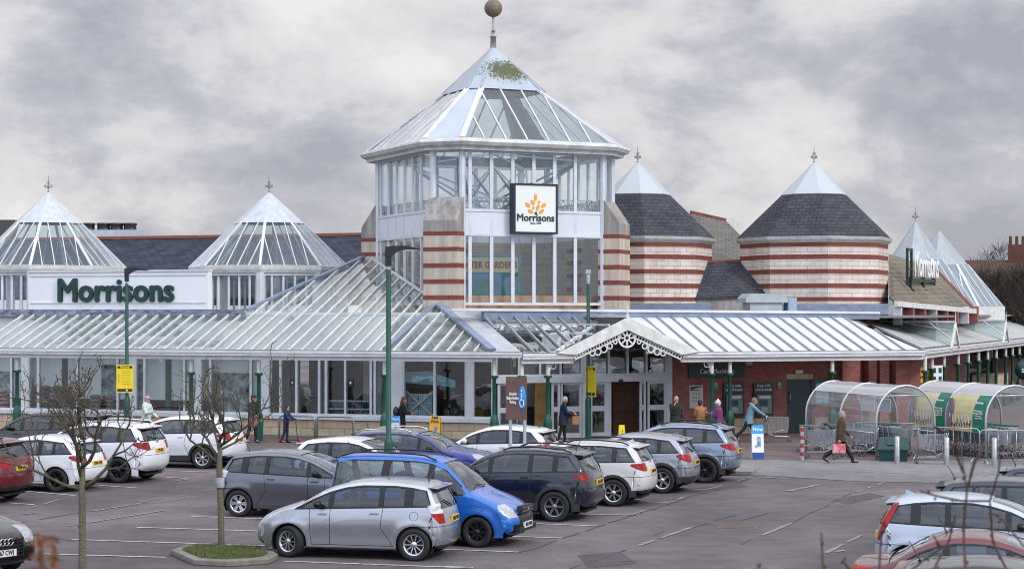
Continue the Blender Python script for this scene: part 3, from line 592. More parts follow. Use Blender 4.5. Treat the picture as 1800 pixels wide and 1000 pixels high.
def lantern(px, d, name='lantern', k=1.0):
    c = ((px - 900) * d / F, d); rb, re_, rc_ = 2.95 * k, 3.14 * k, 1.31 * k; z = lambda py, dd=None: HC + (YH - py) * (dd or d) / F
    zE, zC, zA = HC + (YH - 467) * (d - 3) / F, z(391), z(338); B, E_, K_ = octo(c, rb, 1), octo(c, re_, 1), octo(c, rc_, 1)
    f = MB(); n = 8
    for i in range(n):
        x, y = B[i]; f.lathe([(.20, 4.55), (.20, zE - .25)], 8, (x * .985 + c[0] * .015, y * .985 + c[1] * .015, 0), smooth=False)
        p, q = Vector((*B[i], 0)), Vector((*B[(i + 1) % n], 0))
        f.bar(p + Vector((0, 0, 4.72)), q + Vector((0, 0, 4.72)), .16, .12); f.bar(p + Vector((0, 0, zE - .33)), q + Vector((0, 0, zE - .33)), .14, .12)
        for t in (.2, .4, .6, .8): f.bar(p.lerp(q, t) + Vector((0, 0, 4.78)), p.lerp(q, t) + Vector((0, 0, zE - .39)), .07, .09, up=(1, 0, 0))
    L_ = f.build(name, white, S, Matrix())
    for i in range(n):
        p, q = Vector((*B[i], 0)).lerp(Vector((*c, 0)), .02), Vector((*B[(i + 1) % n], 0)).lerp(Vector((*c, 0)), .02)
        MB().poly([p + Vector((0, 0, 4.75)), q + Vector((0, 0, 4.75)), q + Vector((0, 0, zE - .3)), p + Vector((0, 0, zE - .3))]).build('window', towerglass, L_, Matrix())
    ev = MB(); ev.frustum(octo(c, re_ - .05, 1), zE - .28, octo(c, re_ + .02, 1), zE - .14); ev.frustum(octo(c, re_ + .02, 1), zE - .14, octo(c, re_ + .04, 1), zE); ev.frustum(octo(c, re_ + .04, 1), zE, octo(c, re_ - .3, 1), zE + .04); ev.frustum(octo(c, re_ - .5, 1), zE - .28, octo(c, re_ - .05, 1), zE - .28)
    ev.build('eaves', white_old, L_, Matrix())
    rg = MB(); bars = MB()
    for i in range(n):
        j = (i + 1) % n; a0, a1 = Vector((*E_[i], zE)), Vector((*E_[j], zE)); b0, b1 = Vector((*K_[i], zC)), Vector((*K_[j], zC))
        rg.poly([a0, a1, b1, b0]); roof_bars(bars, a0, a1, b0, b1, 5, .034); bars.bar(a0, b0, .11, .06)
    rg.build('roof_glazing', roofglass, L_, Matrix()); bars.build('glazing_bar', white, L_, Matrix())
    cp = MB(); cp.frustum(octo(c, rc_ + .1, 1), zC - .06, octo(c, .04, 1), zA); cp.frustum(octo(c, rc_ + .1, 1), zC - .06, octo(c, rc_ - .05, 1), zC - .07); cp.build('cap', mat('cap_white', (.54, .58, .63), .45, var=.22, vs=1.5, stretch=(3, 3, .7)), L_, Matrix())
    finial(L_, c[0], c[1], zA - .05, .85); return L_
lantern(85, 81.5, k=1.065); lantern(473, 78.6, k=1.065)
def turret(px, d, banded=True, a0=1.0):
    c = ((px - 900) * d / F, d); rb, re_, rc_ = 3.18, 3.36, 1.36; z = lambda py, dd=d: HC + (YH - py) * dd / F
    zE, zC, zA = z(415, d - 3), z(342), z(286); n = 8
    W_ = MB(); zz = [4.4]
    # bands by photo rows (front face)
    rows = [(529, 522), (506, 498), (481, 473), (455, 447), (433, 426)]
    edges = [(4.4, 'c')]; zl = 4.4; B = octo(c, rb, a0); Bp = octo(c, rb + .012, a0)
    for lo, hi in rows:
        a, b = z(lo, d - 3), z(hi, d - 3); W_.frustum(B, zl, B, a, 0); W_.frustum(Bp, a, Bp, b, 1); zl = b
    W_.frustum(B, zl, B, zE - .12, 0)
    t = W_.build('turret', [creamp2, redb], S, Matrix())
    ev = MB(); ev.frustum(octo(c, rb, a0), zE - .26, octo(c, re_, a0), zE - .12); ev.frustum(octo(c, re_, a0), zE - .12, octo(c, re_ + .06, a0), zE); ev.frustum(octo(c, re_ + .06, a0), zE, octo(c, re_ - .1, a0), zE + .01); ev.build('eaves', white_old, t, Matrix())
    MB().frustum(octo(c, re_ - .02, a0), zE, octo(c, rc_, a0), zC).build('slate_roof', slate_d, t, Matrix())
    cp = MB(); cp.frustum(octo(c, rc_ + .08, a0), zC - .03, octo(c, .04, a0), zA); cp.frustum(octo(c, rc_ + .02, a0), zC - .12, octo(c, rc_ + .08, a0), zC - .03); cp.build('cap', mat('cap_zinc', (.46, .50, .54), .42, metal=.2, var=.3, vs=1.6, col2=(.42, .44, .40), stretch=(3, 3, .7)), t, Matrix())
    finial(t, c[0], c[1], zA - .05, .8); return t
creamp2 = mat('turret_block', (.74, .63, .52), .75, stretch=(1.6, 1.6, .35), pat=(.56, .19, .009, (.78, .71, .64), (.36, .30, .25)), var=.28, vs=1.3)
turret(1431, 80.5); turret(1121, 80.5)
# ---------------------------------------------------------------- the big glass tower
D0 = 71.4; phi = R(24.5); psi = R(20.5)
F0 = Vector(((812.5 - 900) * D0 / F, D0)); ul, us = Vector((math.cos(phi), math.sin(phi))), Vector((math.cos(R(20.5)), -math.sin(R(20.5))))
Wf, Ws = 6.0, 1.2
ring_ = [F0]; dirs = [0, 45, 90, 135, 180, 225, 270, 315]; lens = [Wf, Ws, Wf, Ws, Wf, Ws, Wf, Ws]
p = F0.copy()
for a, l in zip(dirs[:-1], lens[:-1]): aa = phi + R(a); p = p + Vector((math.cos(aa), math.sin(aa))) * l; ring_.append(p.copy())
ctr = sum(ring_, Vector((0, 0))) / 8; off = lambda k: [(ctr.x + (q.x - ctr.x) * k, ctr.y + (q.y - ctr.y) * k) for q in ring_]
def out_ring(e):                                         # offset every side outward by e metres
    res = []; n = 8
    for i in range(n):
        a, b, c_ = ring_[i - 1], ring_[i], ring_[(i + 1) % n]; d1, d2 = (b - a).normalized(), (c_ - b).normalized(); n1, n2 = Vector((d1.y, -d1.x)), Vector((d2.y, -d2.x)); bis = (n1 + n2).normalized(); res.append(tuple(b + bis * (e / bis.dot(n1))))
    return res
zt = lambda py: HC + (YH - py) * D0 / F
zB, zb1, zb2, zTop, zEa = zt(534), zt(412), zt(369), zt(266), zt(262)
TW = MB(); rg8 = ring_ + [ring_[0]]
def faces():
    for i in range(8): yield i, Vector((*rg8[i], 0)), Vector((*rg8[i + 1], 0)), i % 2 == 0
for i, a, b, big in faces():
    TW.lathe([(.13, 4.5), (.13, zEa)], 8, (a.x, a.y, 0), smooth=False)
    nb = 7 if big else 1; Z = Vector((0, 0, 1))
    for k in range(1, nb): q = a.lerp(b, (k - .65) / (nb - .3)); TW.bar(q + Z * zB, q + Z * zTop, .07, .14, up=tuple((b - a).normalized()))
    for z_ in (zB, zb1, zb2, zTop + .03): TW.bar(a + Z * z_, b + Z * z_, .12, .10)
tower = TW.build('glass_tower', frame_m, S, Matrix())
inm = lambda v: v.lerp(Vector((ctr.x, ctr.y, v.z)), .012)
for i, a, b, big in faces():
    Z = Vector((0, 0, 1)); a2, b2 = inm(a), inm(b)
    nb = 7 if big else 1
    ks = [0] + [(k - .65) / (nb - .3) for k in range(1, nb)] + [1] if big else [0, 1]
    if i in (0, 6, 7):
        for q0, q1 in zip(ks[:-1], ks[1:]):
            for z0, z1 in ((zB, zb1), (zb2, zTop)): MB().poly([a2.lerp(b2, q0) + Z * z0, a2.lerp(b2, q1) + Z * z0, a2.lerp(b2, q1) + Z * z1, a2.lerp(b2, q0) + Z * z1]).build('window', towerglass, tower, Matrix())
    else:
        MB().poly([a2 + Z * zb2, b2 + Z * zb2, b2 + Z * zTop, a2 + Z * zTop]).build('window', towerglass, tower, Matrix())
    sp_ = MB(); dv = (b - a).normalized(); nrm = Vector((dv.y, -dv.x, 0)) * .03
    sp_.slab([a + nrm + Z * zb1, b + nrm + Z * zb1, b + nrm + Z * zb2, a + nrm + Z * zb2], -nrm * 2); sp_.build('spandrel_panel', panel, tower, Matrix())
    if i in (1, 2, 3, 4, 5):
        MB().slab([a2 + Z * 4.6, b2 + Z * 4.6, b2 + Z * (zb1 + .0), a2 + Z * (zb1 + .0)], -nrm * 3).build('inner_wall', mat('tower_inner_block', (.40, .35, .27), .85, pat=(.56, .25, .01, (.47, .41, .32), (.26, .22, .17)), var=.3, vs=1), tower, Matrix())
        if big:
            lb = MB(); 
            for z_ in (5.6, 6.15, 6.7, 7.2): lb.slab([a2.lerp(b2, .40) - nrm * 3.4 + Z * z_, a2.lerp(b2, .62) - nrm * 3.4 + Z * z_, a2.lerp(b2, .62) - nrm * 3.4 + Z * (z_ + .16), a2.lerp(b2, .40) - nrm * 3.4 + Z * (z_ + .16)], -nrm)
            lb.build('brick_band', redb, tower, Matrix())
# low tan upstand inside, floor, gallery railing, trusses
ir = out_ring(-.55); up_ = MB(); up_.frustum(ir, 4.62, ir, zt(519)); up_.build('upstand', mat('tower_upstand', (.50, .27, .14), .8, var=.3, vs=2), tower, Matrix())
MB().poly([(x, y, 4.64) for x, y in out_ring(-.1)]).build('tower_floor', flo, tower, Matrix())
tr = MB(); cz = Vector((ctr.x, ctr.y, 0)); r8 = out_ring(-1.2)
for k in range(8):
    a, b = Vector((*r8[k], zTop - .1)), Vector((*r8[(k + 1) % 8], zTop - .1)); lo = cz + Vector((math.sin(k * .785), math.cos(k * .785), 0)) * 1.4 + Vector((0, 0, zTop - 1.55)); lo2 = cz + Vector((math.sin(k * .785 + .785), math.cos(k * .785 + .785), 0)) * 1.4 + Vector((0, 0, zTop - 1.55))
    tr.bar(a, lo, .07, .07); tr.bar(b, lo, .07, .07); tr.bar(lo, lo2, .06, .06); tr.bar(lo, cz + Vector((0, 0, zTop - .2)), .06, .06); tr.bar(a, cz + Vector((0, 0, zTop + .3)), .06, .06); tr.bar(lo, cz + Vector((0, 0, zb2 + .1)), .05, .05)
for z_ in (zb2 + .1, zb2 + .5):
    for k in range(8): tr.bar(Vector((*ir[k], z_)), Vector((*ir[(k + 1) % 8], z_)), .05, .04)
for k in range(8):
    a, b = Vector((*ir[k], 0)), Vector((*ir[(k + 1) % 8], 0)); n_ = int((b - a).length / .2)
    for j in range(n_):
        p0, p1 = a.lerp(b, j / n_), a.lerp(b, (j + 1) / n_); tr.bar(p0 + Vector((0, 0, zb2 + .1)), p1 + Vector((0, 0, zb2 + .5)), .025, .025); tr.bar(p1 + Vector((0, 0, zb2 + .1)), p0 + Vector((0, 0, zb2 + .5)), .025, .025)
tr.build('truss', mat('truss_paint', (.42, .47, .48), .5), tower, Matrix())
for k in (1, 3, 6): 
    q = cz + Vector((math.sin(k * .785), math.cos(k * .785), 0)) * 1.5 + Vector((0, 0, zTop - 1.8)); MB().lathe([(.06, .3), (.14, .22), (.16, 0), (0.01, 0)], 8, tuple(q)).build('lamp_shade', mat('lamp_grey', (.2, .24, .25), .5), tower, Matrix())
# eaves, roof
zE1 = zt(247)
ev = MB(); seq = [(.0, zEa - .02), (.45, zEa - .05), (.45, zEa + .05), (.62, zEa + .12), (.70, zE1 - .08), (.66, zE1), (.35, zE1 + .10)]
for (e0, z0), (e1, z1) in zip(seq[:-1], seq[1:]): ev.frustum(out_ring(e0), z0, out_ring(e1), z1)
ev.build('eaves', mat('eaves_paint', (.62, .64, .64), .5, var=.7, vs=2.5, col2=(.33, .31, .25)), tower, Matrix())
ceil_ = 0
zC, zA = HC + (YH - 150) * (D0 + 2.2) / F, HC + (YH - 84) * ctr.y / F
E8 = [Vector((*q, zE1 + .08)) for q in out_ring(.42)]; hc = (Vector(ring_[0]) - ctr).length; kc = 2.02 / ((Vector(out_ring(.42)[0]) - ctr).length)
C8 = [Vector((ctr.x + (v.x - ctr.x) * kc, ctr.y + (v.y - ctr.y) * kc, zC)) for v in E8]
bars = MB(); metal_f = MB()
for i in range(8):
    j = (i + 1) % 8; a0, a1, b0, b1 = E8[i], E8[j], C8[i], C8[j]
    if i % 2 == 0:
        MB().poly([a0, a1, b1, b0]).build('roof_glazing', roofglass if i != 99 else panel, tower, Matrix()); roof_bars(bars, a0, a1, b0, b1, 7, .06)
    else: MB().poly([a0, a1, b1, b0]).build('roof_panel', mat('roof_panel', (.48, .54, .62), .38, metal=.15, var=.12, vs=1), tower, Matrix())
    bars.bar(a0, b0, .22, .07)
bars.build('glazing_bar', white, tower, Matrix())
cp = MB(); ck = 1.07; C9 = [(ctr.x + (v.x - ctr.x) * ck, ctr.y + (v.y - ctr.y) * ck) for v in C8]; cp.frustum(C9, zC - .05, [(ctr.x + (x - ctr.x) * .05, ctr.y + (y - ctr.y) * .05) for x, y in C9], zA)
capm = mat('cap_mossy', (.44, .49, .54), .45, metal=.2, var=.18, vs=1.2)
# moss patch: a stain of fixed shape on the upper right of the cap
t_ = capm.node_tree; N_ = t_.nodes; bs = N_['Principled BSDF']; old = bs.inputs['Base Color'].links[0].from_socket
tcn = N_.new('ShaderNodeTexCoord'); sub = N_.new('ShaderNodeVectorMath'); sub.operation = 'SUBTRACT'; mc = P(895, 122, ctr.y - 1.1) ; sub.inputs[1].default_value = mc; t_.links.new(tcn.outputs['Object'], sub.inputs[0])
scl = N_.new('ShaderNodeVectorMath'); scl.operation = 'MULTIPLY'; scl.inputs[1].default_value = (.95, .5, 2.1); t_.links.new(sub.outputs[0], scl.inputs[0]); ln = N_.new('ShaderNodeVectorMath'); ln.operation = 'LENGTH'; t_.links.new(scl.outputs[0], ln.inputs[0])
n3 = N_.new('ShaderNodeTexNoise'); n3.inputs['Scale'].default_value = 3; n3.inputs['Detail'].default_value = 6; m3 = N_.new('ShaderNodeMapping'); m3.inputs['Scale'].default_value = (3.5, 3.5, .9); t_.links.new(tcn.outputs['Object'], m3.inputs[0]); t_.links.new(m3.outputs[0], n3.inputs['Vector'])
ad = N_.new('ShaderNodeMath'); ad.operation = 'SUBTRACT'; t_.links.new(n3.outputs['Fac'], ad.inputs[0]); ml_ = N_.new('ShaderNodeMath'); ml_.operation = 'MULTIPLY'; ml_.inputs[1].default_value = .42; t_.links.new(ln.outputs['Value'], ml_.inputs[0]); t_.links.new(ml_.outputs[0], ad.inputs[1])
rr3 = N_.new('ShaderNodeValToRGB'); rr3.color_ramp.elements[0].position = .0; rr3.color_ramp.elements[1].position = .24; rr3.color_ramp.elements[1].color = (.95, .95, .95, 1); t_.links.new(ad.outputs[0], rr3.inputs[0])
mm = N_.new('ShaderNodeMix'); mm.data_type = 'RGBA'; mm.inputs[7].default_value = (.06, .075, .015, 1); t_.links.new(rr3.outputs[0], mm.inputs[0]); t_.links.new(old, mm.inputs[6]); t_.links.new(mm.outputs[2], bs.inputs['Base Color'])
cp.build('cap', capm, tower, Matrix())
sm_ = MB()
for v in C9: sm_.bar((v[0], v[1], zC - .02), (ctr.x, ctr.y, zA + .02), .05, .05)
sm_.build('cap_seam', zinc, tower, Matrix())
fz = MB(); zb_ll = HC + (YH - 15) * ctr.y / F
fz.lathe([(.13, zA - .15), (.11, zA + .42), (.14, zA + .42), (.14, zA + .46), (.08, zA + .47), (.075, zA + .66), (.09, zA + .66), (.09, zA + .69), (.05, zA + .7), (.045, zb_ll)], 12, (ctr.x, ctr.y, 0))
fz.build('finial_post', mat('post_zinc', (.42, .40, .36), .6, var=.3, vs=4), tower, Matrix()); MB().sphere((ctr.x, ctr.y, zb_ll), .365, 24).build('finial_ball', mat('verdigris_ball', (.20, .17, .09), .55, metal=.1, var=.9, vs=1.6, col2=(.13, .10, .09), bump=.1), tower, Matrix())
# corner pillars
for i in (7, 1, 5):
    a, b = Vector((*rg8[i], 0)), Vector((*rg8[(i + 1)], 0)); dv = (b - a).normalized(); nr = Vector((dv.y, -dv.x, 0)); mid = (a + b) / 2; hw, pr = .70, .72
    Mx = Matrix(((dv.x, nr.x, 0, mid.x), (dv.y, nr.y, 0, mid.y), (0, 0, 1, 0), (0, 0, 0, 1)))
    zs1, ztp = zt(388), zt(346); pm = MB(); zl = 4.45
    for lo, hi in ((527, 519), (499, 491), (471, 463), (442, 435), (414.5, 407.5)):
        z0, z1 = zt(lo), zt(hi); pm.box(-hw, hw, -.15, pr, zl, z0, 0, Mx); pm.box(-hw - .01, hw + .01, -.15, pr + .01, z0, z1, 1, Mx); zl = z1
    pm.box(-hw, hw, -.15, pr, zl, zs1, 2, Mx)
    v = [(-hw, -.15, zs1), (hw, -.15, zs1), (hw, pr, zs1), (-hw, pr, zs1), (-hw, -.15, ztp), (hw, -.15, ztp), (hw, .10, ztp), (-hw, .10, ztp), (-.12, pr, zs1), (.12, pr, zs1)]
    pm.add([Mx @ Vector(q) for q in v], [(3, 7, 6, 2), (0, 4, 7, 3), (1, 2, 6, 5), (4, 5, 6, 7), (0, 1, 5, 4)], 2)
    pm.build('pillar', [creamp, redb, conc], tower, Matrix())
# mural board inside the tower
mc_ = P(858, 490, 75.5); mbm = at(mc_, R(10)); mu = MB().box(-1.35, 1.35, 0, .06, -.85, .95).build('mural', mat('mural_blue', (.10, .26, .50), .6, col2=(.06, .22, .10), var=1, vs=1.4), tower, mbm)
MB().box(-1.3, 1.22, -.03, 0, .25, .85).build('mural_banner', mat('mural_banner', (.50, .44, .24), .6), mu, mbm); text('lettering', 'WINTER GARDENS', .36, mat('mural_red', (.22, .03, .02), .6), mu, mbm @ Matrix.Translation((-.08, -.04, .55)), bold=.004, sx=.82)
# ================================================================ roofs behind
def roof_quad(name, q, m, par=S, th=.1): return MB().slab(q, (0, 0, -th)).build(name, m, par, Matrix())
yr = 19.5; a_, b_ = LF.s(-60, yr), LF.s(662, yr); zr0 = LF.z(640, 413, yr)
q = [LF.W(a_, 12.8, 5.4), LF.W(LF.s(680, 12.8), 12.8, 5.4), LF.W(b_, yr, zr0), LF.W(a_, yr, zr0)]
sr = roof_quad('slate_roof', q, slate); MB().bar(LF.W(a_, yr, zr0 + .03), LF.W(b_, yr, zr0 + .03), .3, .14).build('ridge_tiles', mat('ridge_tile', (.27, .085, .055), .7, pat=(.45, 1.0, .012, (.22, .07, .045), (.12, .05, .03))), sr, Matrix())
roof_quad('slate_roof', [LF.W(a_, yr + .05, zr0 - .05), LF.W(b_, yr + .05, zr0 - .05), LF.W(b_, yr + 8, 5.2), LF.W(a_, yr + 8, 5.2)], slate)
# gable roof behind the second turret
q = [P(1215, 500, 84), P(1330, 470, 86), P(1277, 387, 90), P(1215, 373, 90)]; r1 = roof_quad('slate_roof', [P(1212, 470, 86), P(1215, 500, 84), P(1340, 500, 84), P(1300, 412, 88), P(1276, 388, 90), P(1213, 374, 90)], mat('slate_grey', (.12, .11, .105), .85, pat=(.34, .2, .014, (.16, .148, .138), (.05, .045, .042)), var=.4, vs=1.2, col2=(.22, .20, .17), spec=.2)); MB().bar(P(1213, 373, 90), P(1276, 387, 90), .3, .14).build('ridge_tiles', terra, r1, Matrix())
# low hipped slate block between the turrets
h = [P(1241, 459, 80), P(1304, 459, 80.5), P(1360, 518, 78.5), P(1224, 522, 78.2)]; r2 = roof_quad('slate_roof', h, slate_d); MB().bar(P(1241, 459, 80), P(1304, 459, 80.5), .2, .1).build('ridge_tiles', terra, r2, Matrix())
q = [P(1224, 523, 78.3), P(1362, 520, 78.6), P(1362, 546, 78.6), P(1224, 546, 78.3)]; MB().slab(q, (0, .4, 0)).build('upstand_wall', conc, S, Matrix())
# lead skirts below turrets
for a, b, d in (((1105, 541), (1250, 533), 76.8), ((1360, 545), (1562, 534), 76.4)):
    q = [P(a[0], a[1] + 8, d), P(b[0], a[1] + 8, d), P(b[0], b[1], d), P(a[0], b[1], d)]; MB().slab(q, (0, .2, 0)).build('lead_skirt', lead, S, Matrix())
# pitched roof on the right with its clerestory wall
dR = 80; q = [P(1575, 531, 77.5), P(1713, 545, 88), P(1640, 470, 91), P(1562, 446, 84), P(1562, 520, 78.5)]
r3 = roof_quad('slate_roof', q, slate_b); MB().bar(P(1575, 534, 77.4), P(1713, 547, 88), .2, .22).build('gutter', white_old, r3, Matrix())
MB().bar(P(1640, 469, 91), P(1713, 544, 88), .16, .1).build('verge', terra, r3, Matrix())
cw = MB(); pA, pB_ = P(1570, 560, 78), P(1706, 562, 88.4); cw.slab([Vector((pA.x, pA.y, 4.2)), Vector((pB_.x, pB_.y, 4.2)), Vector((pB_.x, pB_.y, 4.95)), Vector((pA.x, pA.y, 5.2))], (.2, .5, 0)); cwo = cw.build('clerestory_wall', brick, S, Matrix())
for i in range(8):
    p0 = pA.lerp(pB_, i / 7 + .002); MB().box(-.09 if i % 3 == 0 else -.14, .09 if i % 3 == 0 else .14, -.35, 0, 4.2, 5.0, 0, at((p0.x, p0.y, 0), R(65))).build('buttress', brick if i % 3 else white, cwo, Matrix())
# two glazed pyramids far right
for px, d, top, bot, hw, fin in ((1609, 96, 390, 534, 3.0, True), (1651, 104, 406, 536, 3.45, False)):
    c = ((px - 900) * d / F, d); zA, zE = HC + (YH - top) * d / F, 5.05; zM = zA - (zA - zE) * .45; A_, M_, E_ = octo(c, .05, 23.5), octo(c, hw * .45, 23.5), octo(c, hw, 23.5)
    py = MB().frustum(M_, zM, A_, zA).build('pyramid_cap', moss, S, Matrix()); MB().frustum(E_, zE, M_, zM).build('roof_glazing', mat('pyramid_glazing', (.24, .29, .32), .25, metal=.1, var=.15, vs=1), py, Matrix())
    rb = MB()
    for i in range(8):
        j = (i + 1) % 8; a0, a1, b0, b1 = Vector((*E_[i], zE)), Vector((*E_[j], zE)), Vector((*M_[i], zM)), Vector((*M_[j], zM)); roof_bars(rb, a0, a1, b0, b1, 4, .07); rb.bar(a0, b0, .16, .08)
    rb.build('glazing_bar', white, py, Matrix()); e_ = MB(); e_.frustum(octo(c, hw + .1, 23.5), 4.3, octo(c, hw + .1, 23.5), zE); e_.build('eaves', white_old, py, Matrix())
    if fin: finial(py, c[0], c[1], zA - .05, .9)
# roof plant
pm = mat('plant_box', (.50, .52, .56), .6, var=.2, vs=2)
def plant(px0, px1, py0, py1, d, fans, label):
    a, b = P(px0, py1, d), P(px1, py0, d); t = empty('roof_plant', at((a.x, d, a.z))); tag(t, label, 'air conditioning unit')
    MB().box(0, b.x - a.x, 0, 2, -1.5, b.z - a.z).build('casing', pm, t, at((a.x, d, a.z)))
    for x in fans: q = P(x, py0, d); MB().lathe([(.36, 0), (.37, .05), (.34, .1), (.34, .28), (.38, .3), (.38, .4), (.2, .4)], 14, (q.x - a.x, 1, b.z - a.z)).build('fan', black, t, at((a.x, d, a.z)))
plant(140, 248, 404, 418, 100, (148, 175, 198, 222), 'white roof plant casing with a row of black fan drums')
t = empty('roof_hatch', at(P(0, 415, 98))); tag(t, 'dark slatted plant screen on the roof at the left edge', 'plant screen')
for x0 in (-.8, .2): MB().slab([(x0 - .9, 0, -.6), (x0 + .1, 0, -.6), (x0 + .55, 0, .85), (x0 - .45, 0, .85)], (0, 1.2, 0)).build('louvre', mat('screen_brown', (.07, .062, .06), .7), t, WM[t.name])
# rooftop extract unit by the big turret
e0 = P(1312, 545, 75); hv = empty('extract_unit', at(e0, R(10))); tag(hv, 'grey metal extract hood on the flat roof beside the big banded turret', 'extract hood'); hm = mat('hood_metal', (.45, .50, .52), .5, metal=.2, var=.2, vs=2); HM = WM[hv.name]
MB().box(.15, 1.5, 0, 1, -.2, .35).build('casing', hm, hv, HM); MB().slab([(-.05, -.1, .30), (1.7, -.1, .30), (1.7, -.1, .48), (1.45, -.1, .66), (.15, -.1, .66), (-.05, -.1, .48)], (0, 1.2, 0)).build('hood', hm, hv, HM)
b2 = MB().box(1.75, 2.1, 0, .6, -.2, .5).build('duct', mat('duct_blue', (.32, .40, .52), .5), hv, HM)
# ================================================================ cars
ARCH = {
 'mpv': dict(L=3.9, W=1.69, H=1.52, wb=2.5, fo=.78, r=.31, belt=(.93, 1.03), dlo=(.62, 3.62, 3.50), pil=((1.62, .10), (2.62, .10), (3.16, .17)), ws=(.98, 1.93), rw=(3.56, 3.84), rwz=(.98, 1.38),
   o=[(.18, .20), (.05, .27), (.0, .42), (.02, .58), (.11, .72), (.32, .86), (.62, .97), (.98, 1.09), (1.45, 1.33), (1.93, 1.47), (2.5, 1.52), (3.1, 1.49), (3.52, 1.42), (3.70, 1.18), (3.82, .96), (3.86, .80), (3.90, .52), (3.87, .32), (3.76, .20)]),
 'suv': dict(L=4.36, W=1.84, H=1.63, wb=2.66, fo=.85, r=.345, belt=(1.02, 1.13), dlo=(1.0, 4.06, 3.80), pil=((1.98, .10), (2.92, .10), (3.50, .12)), ws=(1.20, 2.12), rw=(3.98, 4.27), rwz=(1.12, 1.48),
   o=[(.20, .26), (.06, .34), (0, .55), (.02, .76), (.12, .92), (.45, 1.01), (.85, 1.06), (1.20, 1.13), (1.65, 1.40), (2.12, 1.57), (2.8, 1.63), (3.45, 1.60), (3.95, 1.53), (4.12, 1.30), (4.24, 1.10), (4.30, .95), (4.36, .62), (4.32, .42), (4.18, .30)]),
 'hatch': dict(L=4.25, W=1.78, H=1.46, wb=2.62, fo=.85, r=.32, belt=(.90, 1.0), dlo=(1.0, 3.92, 3.62), pil=((2.05, .10), (2.95, .10), (3.36, .10)), ws=(1.28, 2.2), rw=(3.86, 4.16), rwz=(.98, 1.30),
   o=[(.18, .20), (.05, .27), (0, .42), (.03, .58), (.14, .70), (.5, .82), (.9, .90), (1.28, .98), (1.7, 1.22), (2.2, 1.40), (2.75, 1.46), (3.35, 1.42), (3.82, 1.34), (4.0, 1.13), (4.12, .97), (4.18, .84), (4.25, .52), (4.2, .32), (4.08, .20)]),
 'van': dict(L=4.14, W=1.72, H=1.80, wb=2.69, fo=.80, r=.31, belt=(1.02, 1.08), dlo=(.80, 3.98, 3.98), pil=((1.85, .14), (2.85, .16)), ws=(.92, 1.66), rw=(4.02, 4.14), rwz=(1.10, 1.62),
   o=[(.18, .22), (.05, .29), (0, .46), (.02, .60), (.14, .76), (.4, .90), (.65, .99), (.92, 1.10), (1.25, 1.42), (1.6, 1.66), (2.0, 1.76), (2.8, 1.80), (3.5, 1.79), (3.95, 1.74), (4.05, 1.60), (4.09, 1.25), (4.11, .95), (4.14, .55), (4.10, .34), (4.0, .24)]),
 'estate': dict(L=4.72, W=1.82, H=1.49, wb=2.78, fo=.90, r=.33, belt=(.93, 1.0), dlo=(1.15, 4.40, 4.12), pil=((2.2, .10), (3.15, .10), (3.72, .06)), ws=(1.42, 2.35), rw=(4.33, 4.60), rwz=(1.0, 1.34),
   o=[(.18, .20), (.05, .27), (0, .44), (.03, .60), (.14, .72), (.55, .85), (1.0, .93), (1.42, 1.01), (1.85, 1.24), (2.35, 1.43), (2.95, 1.49), (3.7, 1.47), (4.28, 1.38), (4.45, 1.18), (4.57, 1.0), (4.63, .86), (4.72, .54), (4.66, .34), (4.5, .22)]),
 'sedan': dict(L=4.6, W=1.80, H=1.43, wb=2.75, fo=.86, r=.33, belt=(.90, .97), dlo=(1.15, 3.86, 3.50), pil=((2.2, .10), (3.1, .10)), ws=(1.40, 2.3), rw=(3.35, 4.0), rwz=(.99, 1.32),
   o=[(.18, .20), (.05, .27), (0, .42), (.03, .58), (.14, .70), (.55, .83), (1.0, .91), (1.40, .98), (1.85, 1.22), (2.3, 1.38), (2.75, 1.43), (3.2, 1.38), (3.6, 1.23), (3.98, 1.02), (4.25, .985), (4.46, .97), (4.55, .88), (4.6, .54), (4.55, .34), (4.42, .22)]),
}
tyre_m = mat('tyre', (.018, .018, .019), .85, bump=.2, bs=40); well_m = mat('wheel_well', (.008, .008, .009), .9); trim_m = mat('trim_gloss', (.008, .009, .011), .35, coat=.12, spec=.3)
clad_m = mat('cladding', (.028, .029, .032), .6); rim_s = mat('rim_silver', (.55, .56, .58), .25, metal=.8); rim_d = mat('rim_dark', (.035, .036, .04), .3, metal=.6); rim_g = mat('rim_grey', (.22, .22, .24), .3, metal=.7)
chrome = mat('chrome', (.7, .7, .72), .12, metal=1); lens = mat('headlight_lens', (.55, .58, .62), .08, metal=.3, coat=1, var=.4, vs=14); redl = mat('tail_lens', (.42, .003, .005), .3, coat=.25, spec=.3, var=.5, vs=9)
smoke = mat('tail_smoke', (.06, .03, .04), .1, coat=1); clearl = mat('tail_clear', (.62, .60, .62), .15, coat=1); seat_m = mat('seat_cloth', (.055, .055, .062), .85); seat_b = mat('seat_beige', (.22, .21, .20), .8); inter_m = mat('car_inside', (.02, .021, .024), .8)
plate_y = mat('plate_yellow', (.72, .46, .04), .5); plate_w = mat('plate_white', (.72, .72, .70), .5); platetx = mat('plate_text', (.015, .015, .018), .6)
carglass = glass('car_glass', (.42, .50, .52), 1.7); privglass = glass('privacy_glass', (.10, .12, .14), 1.8)
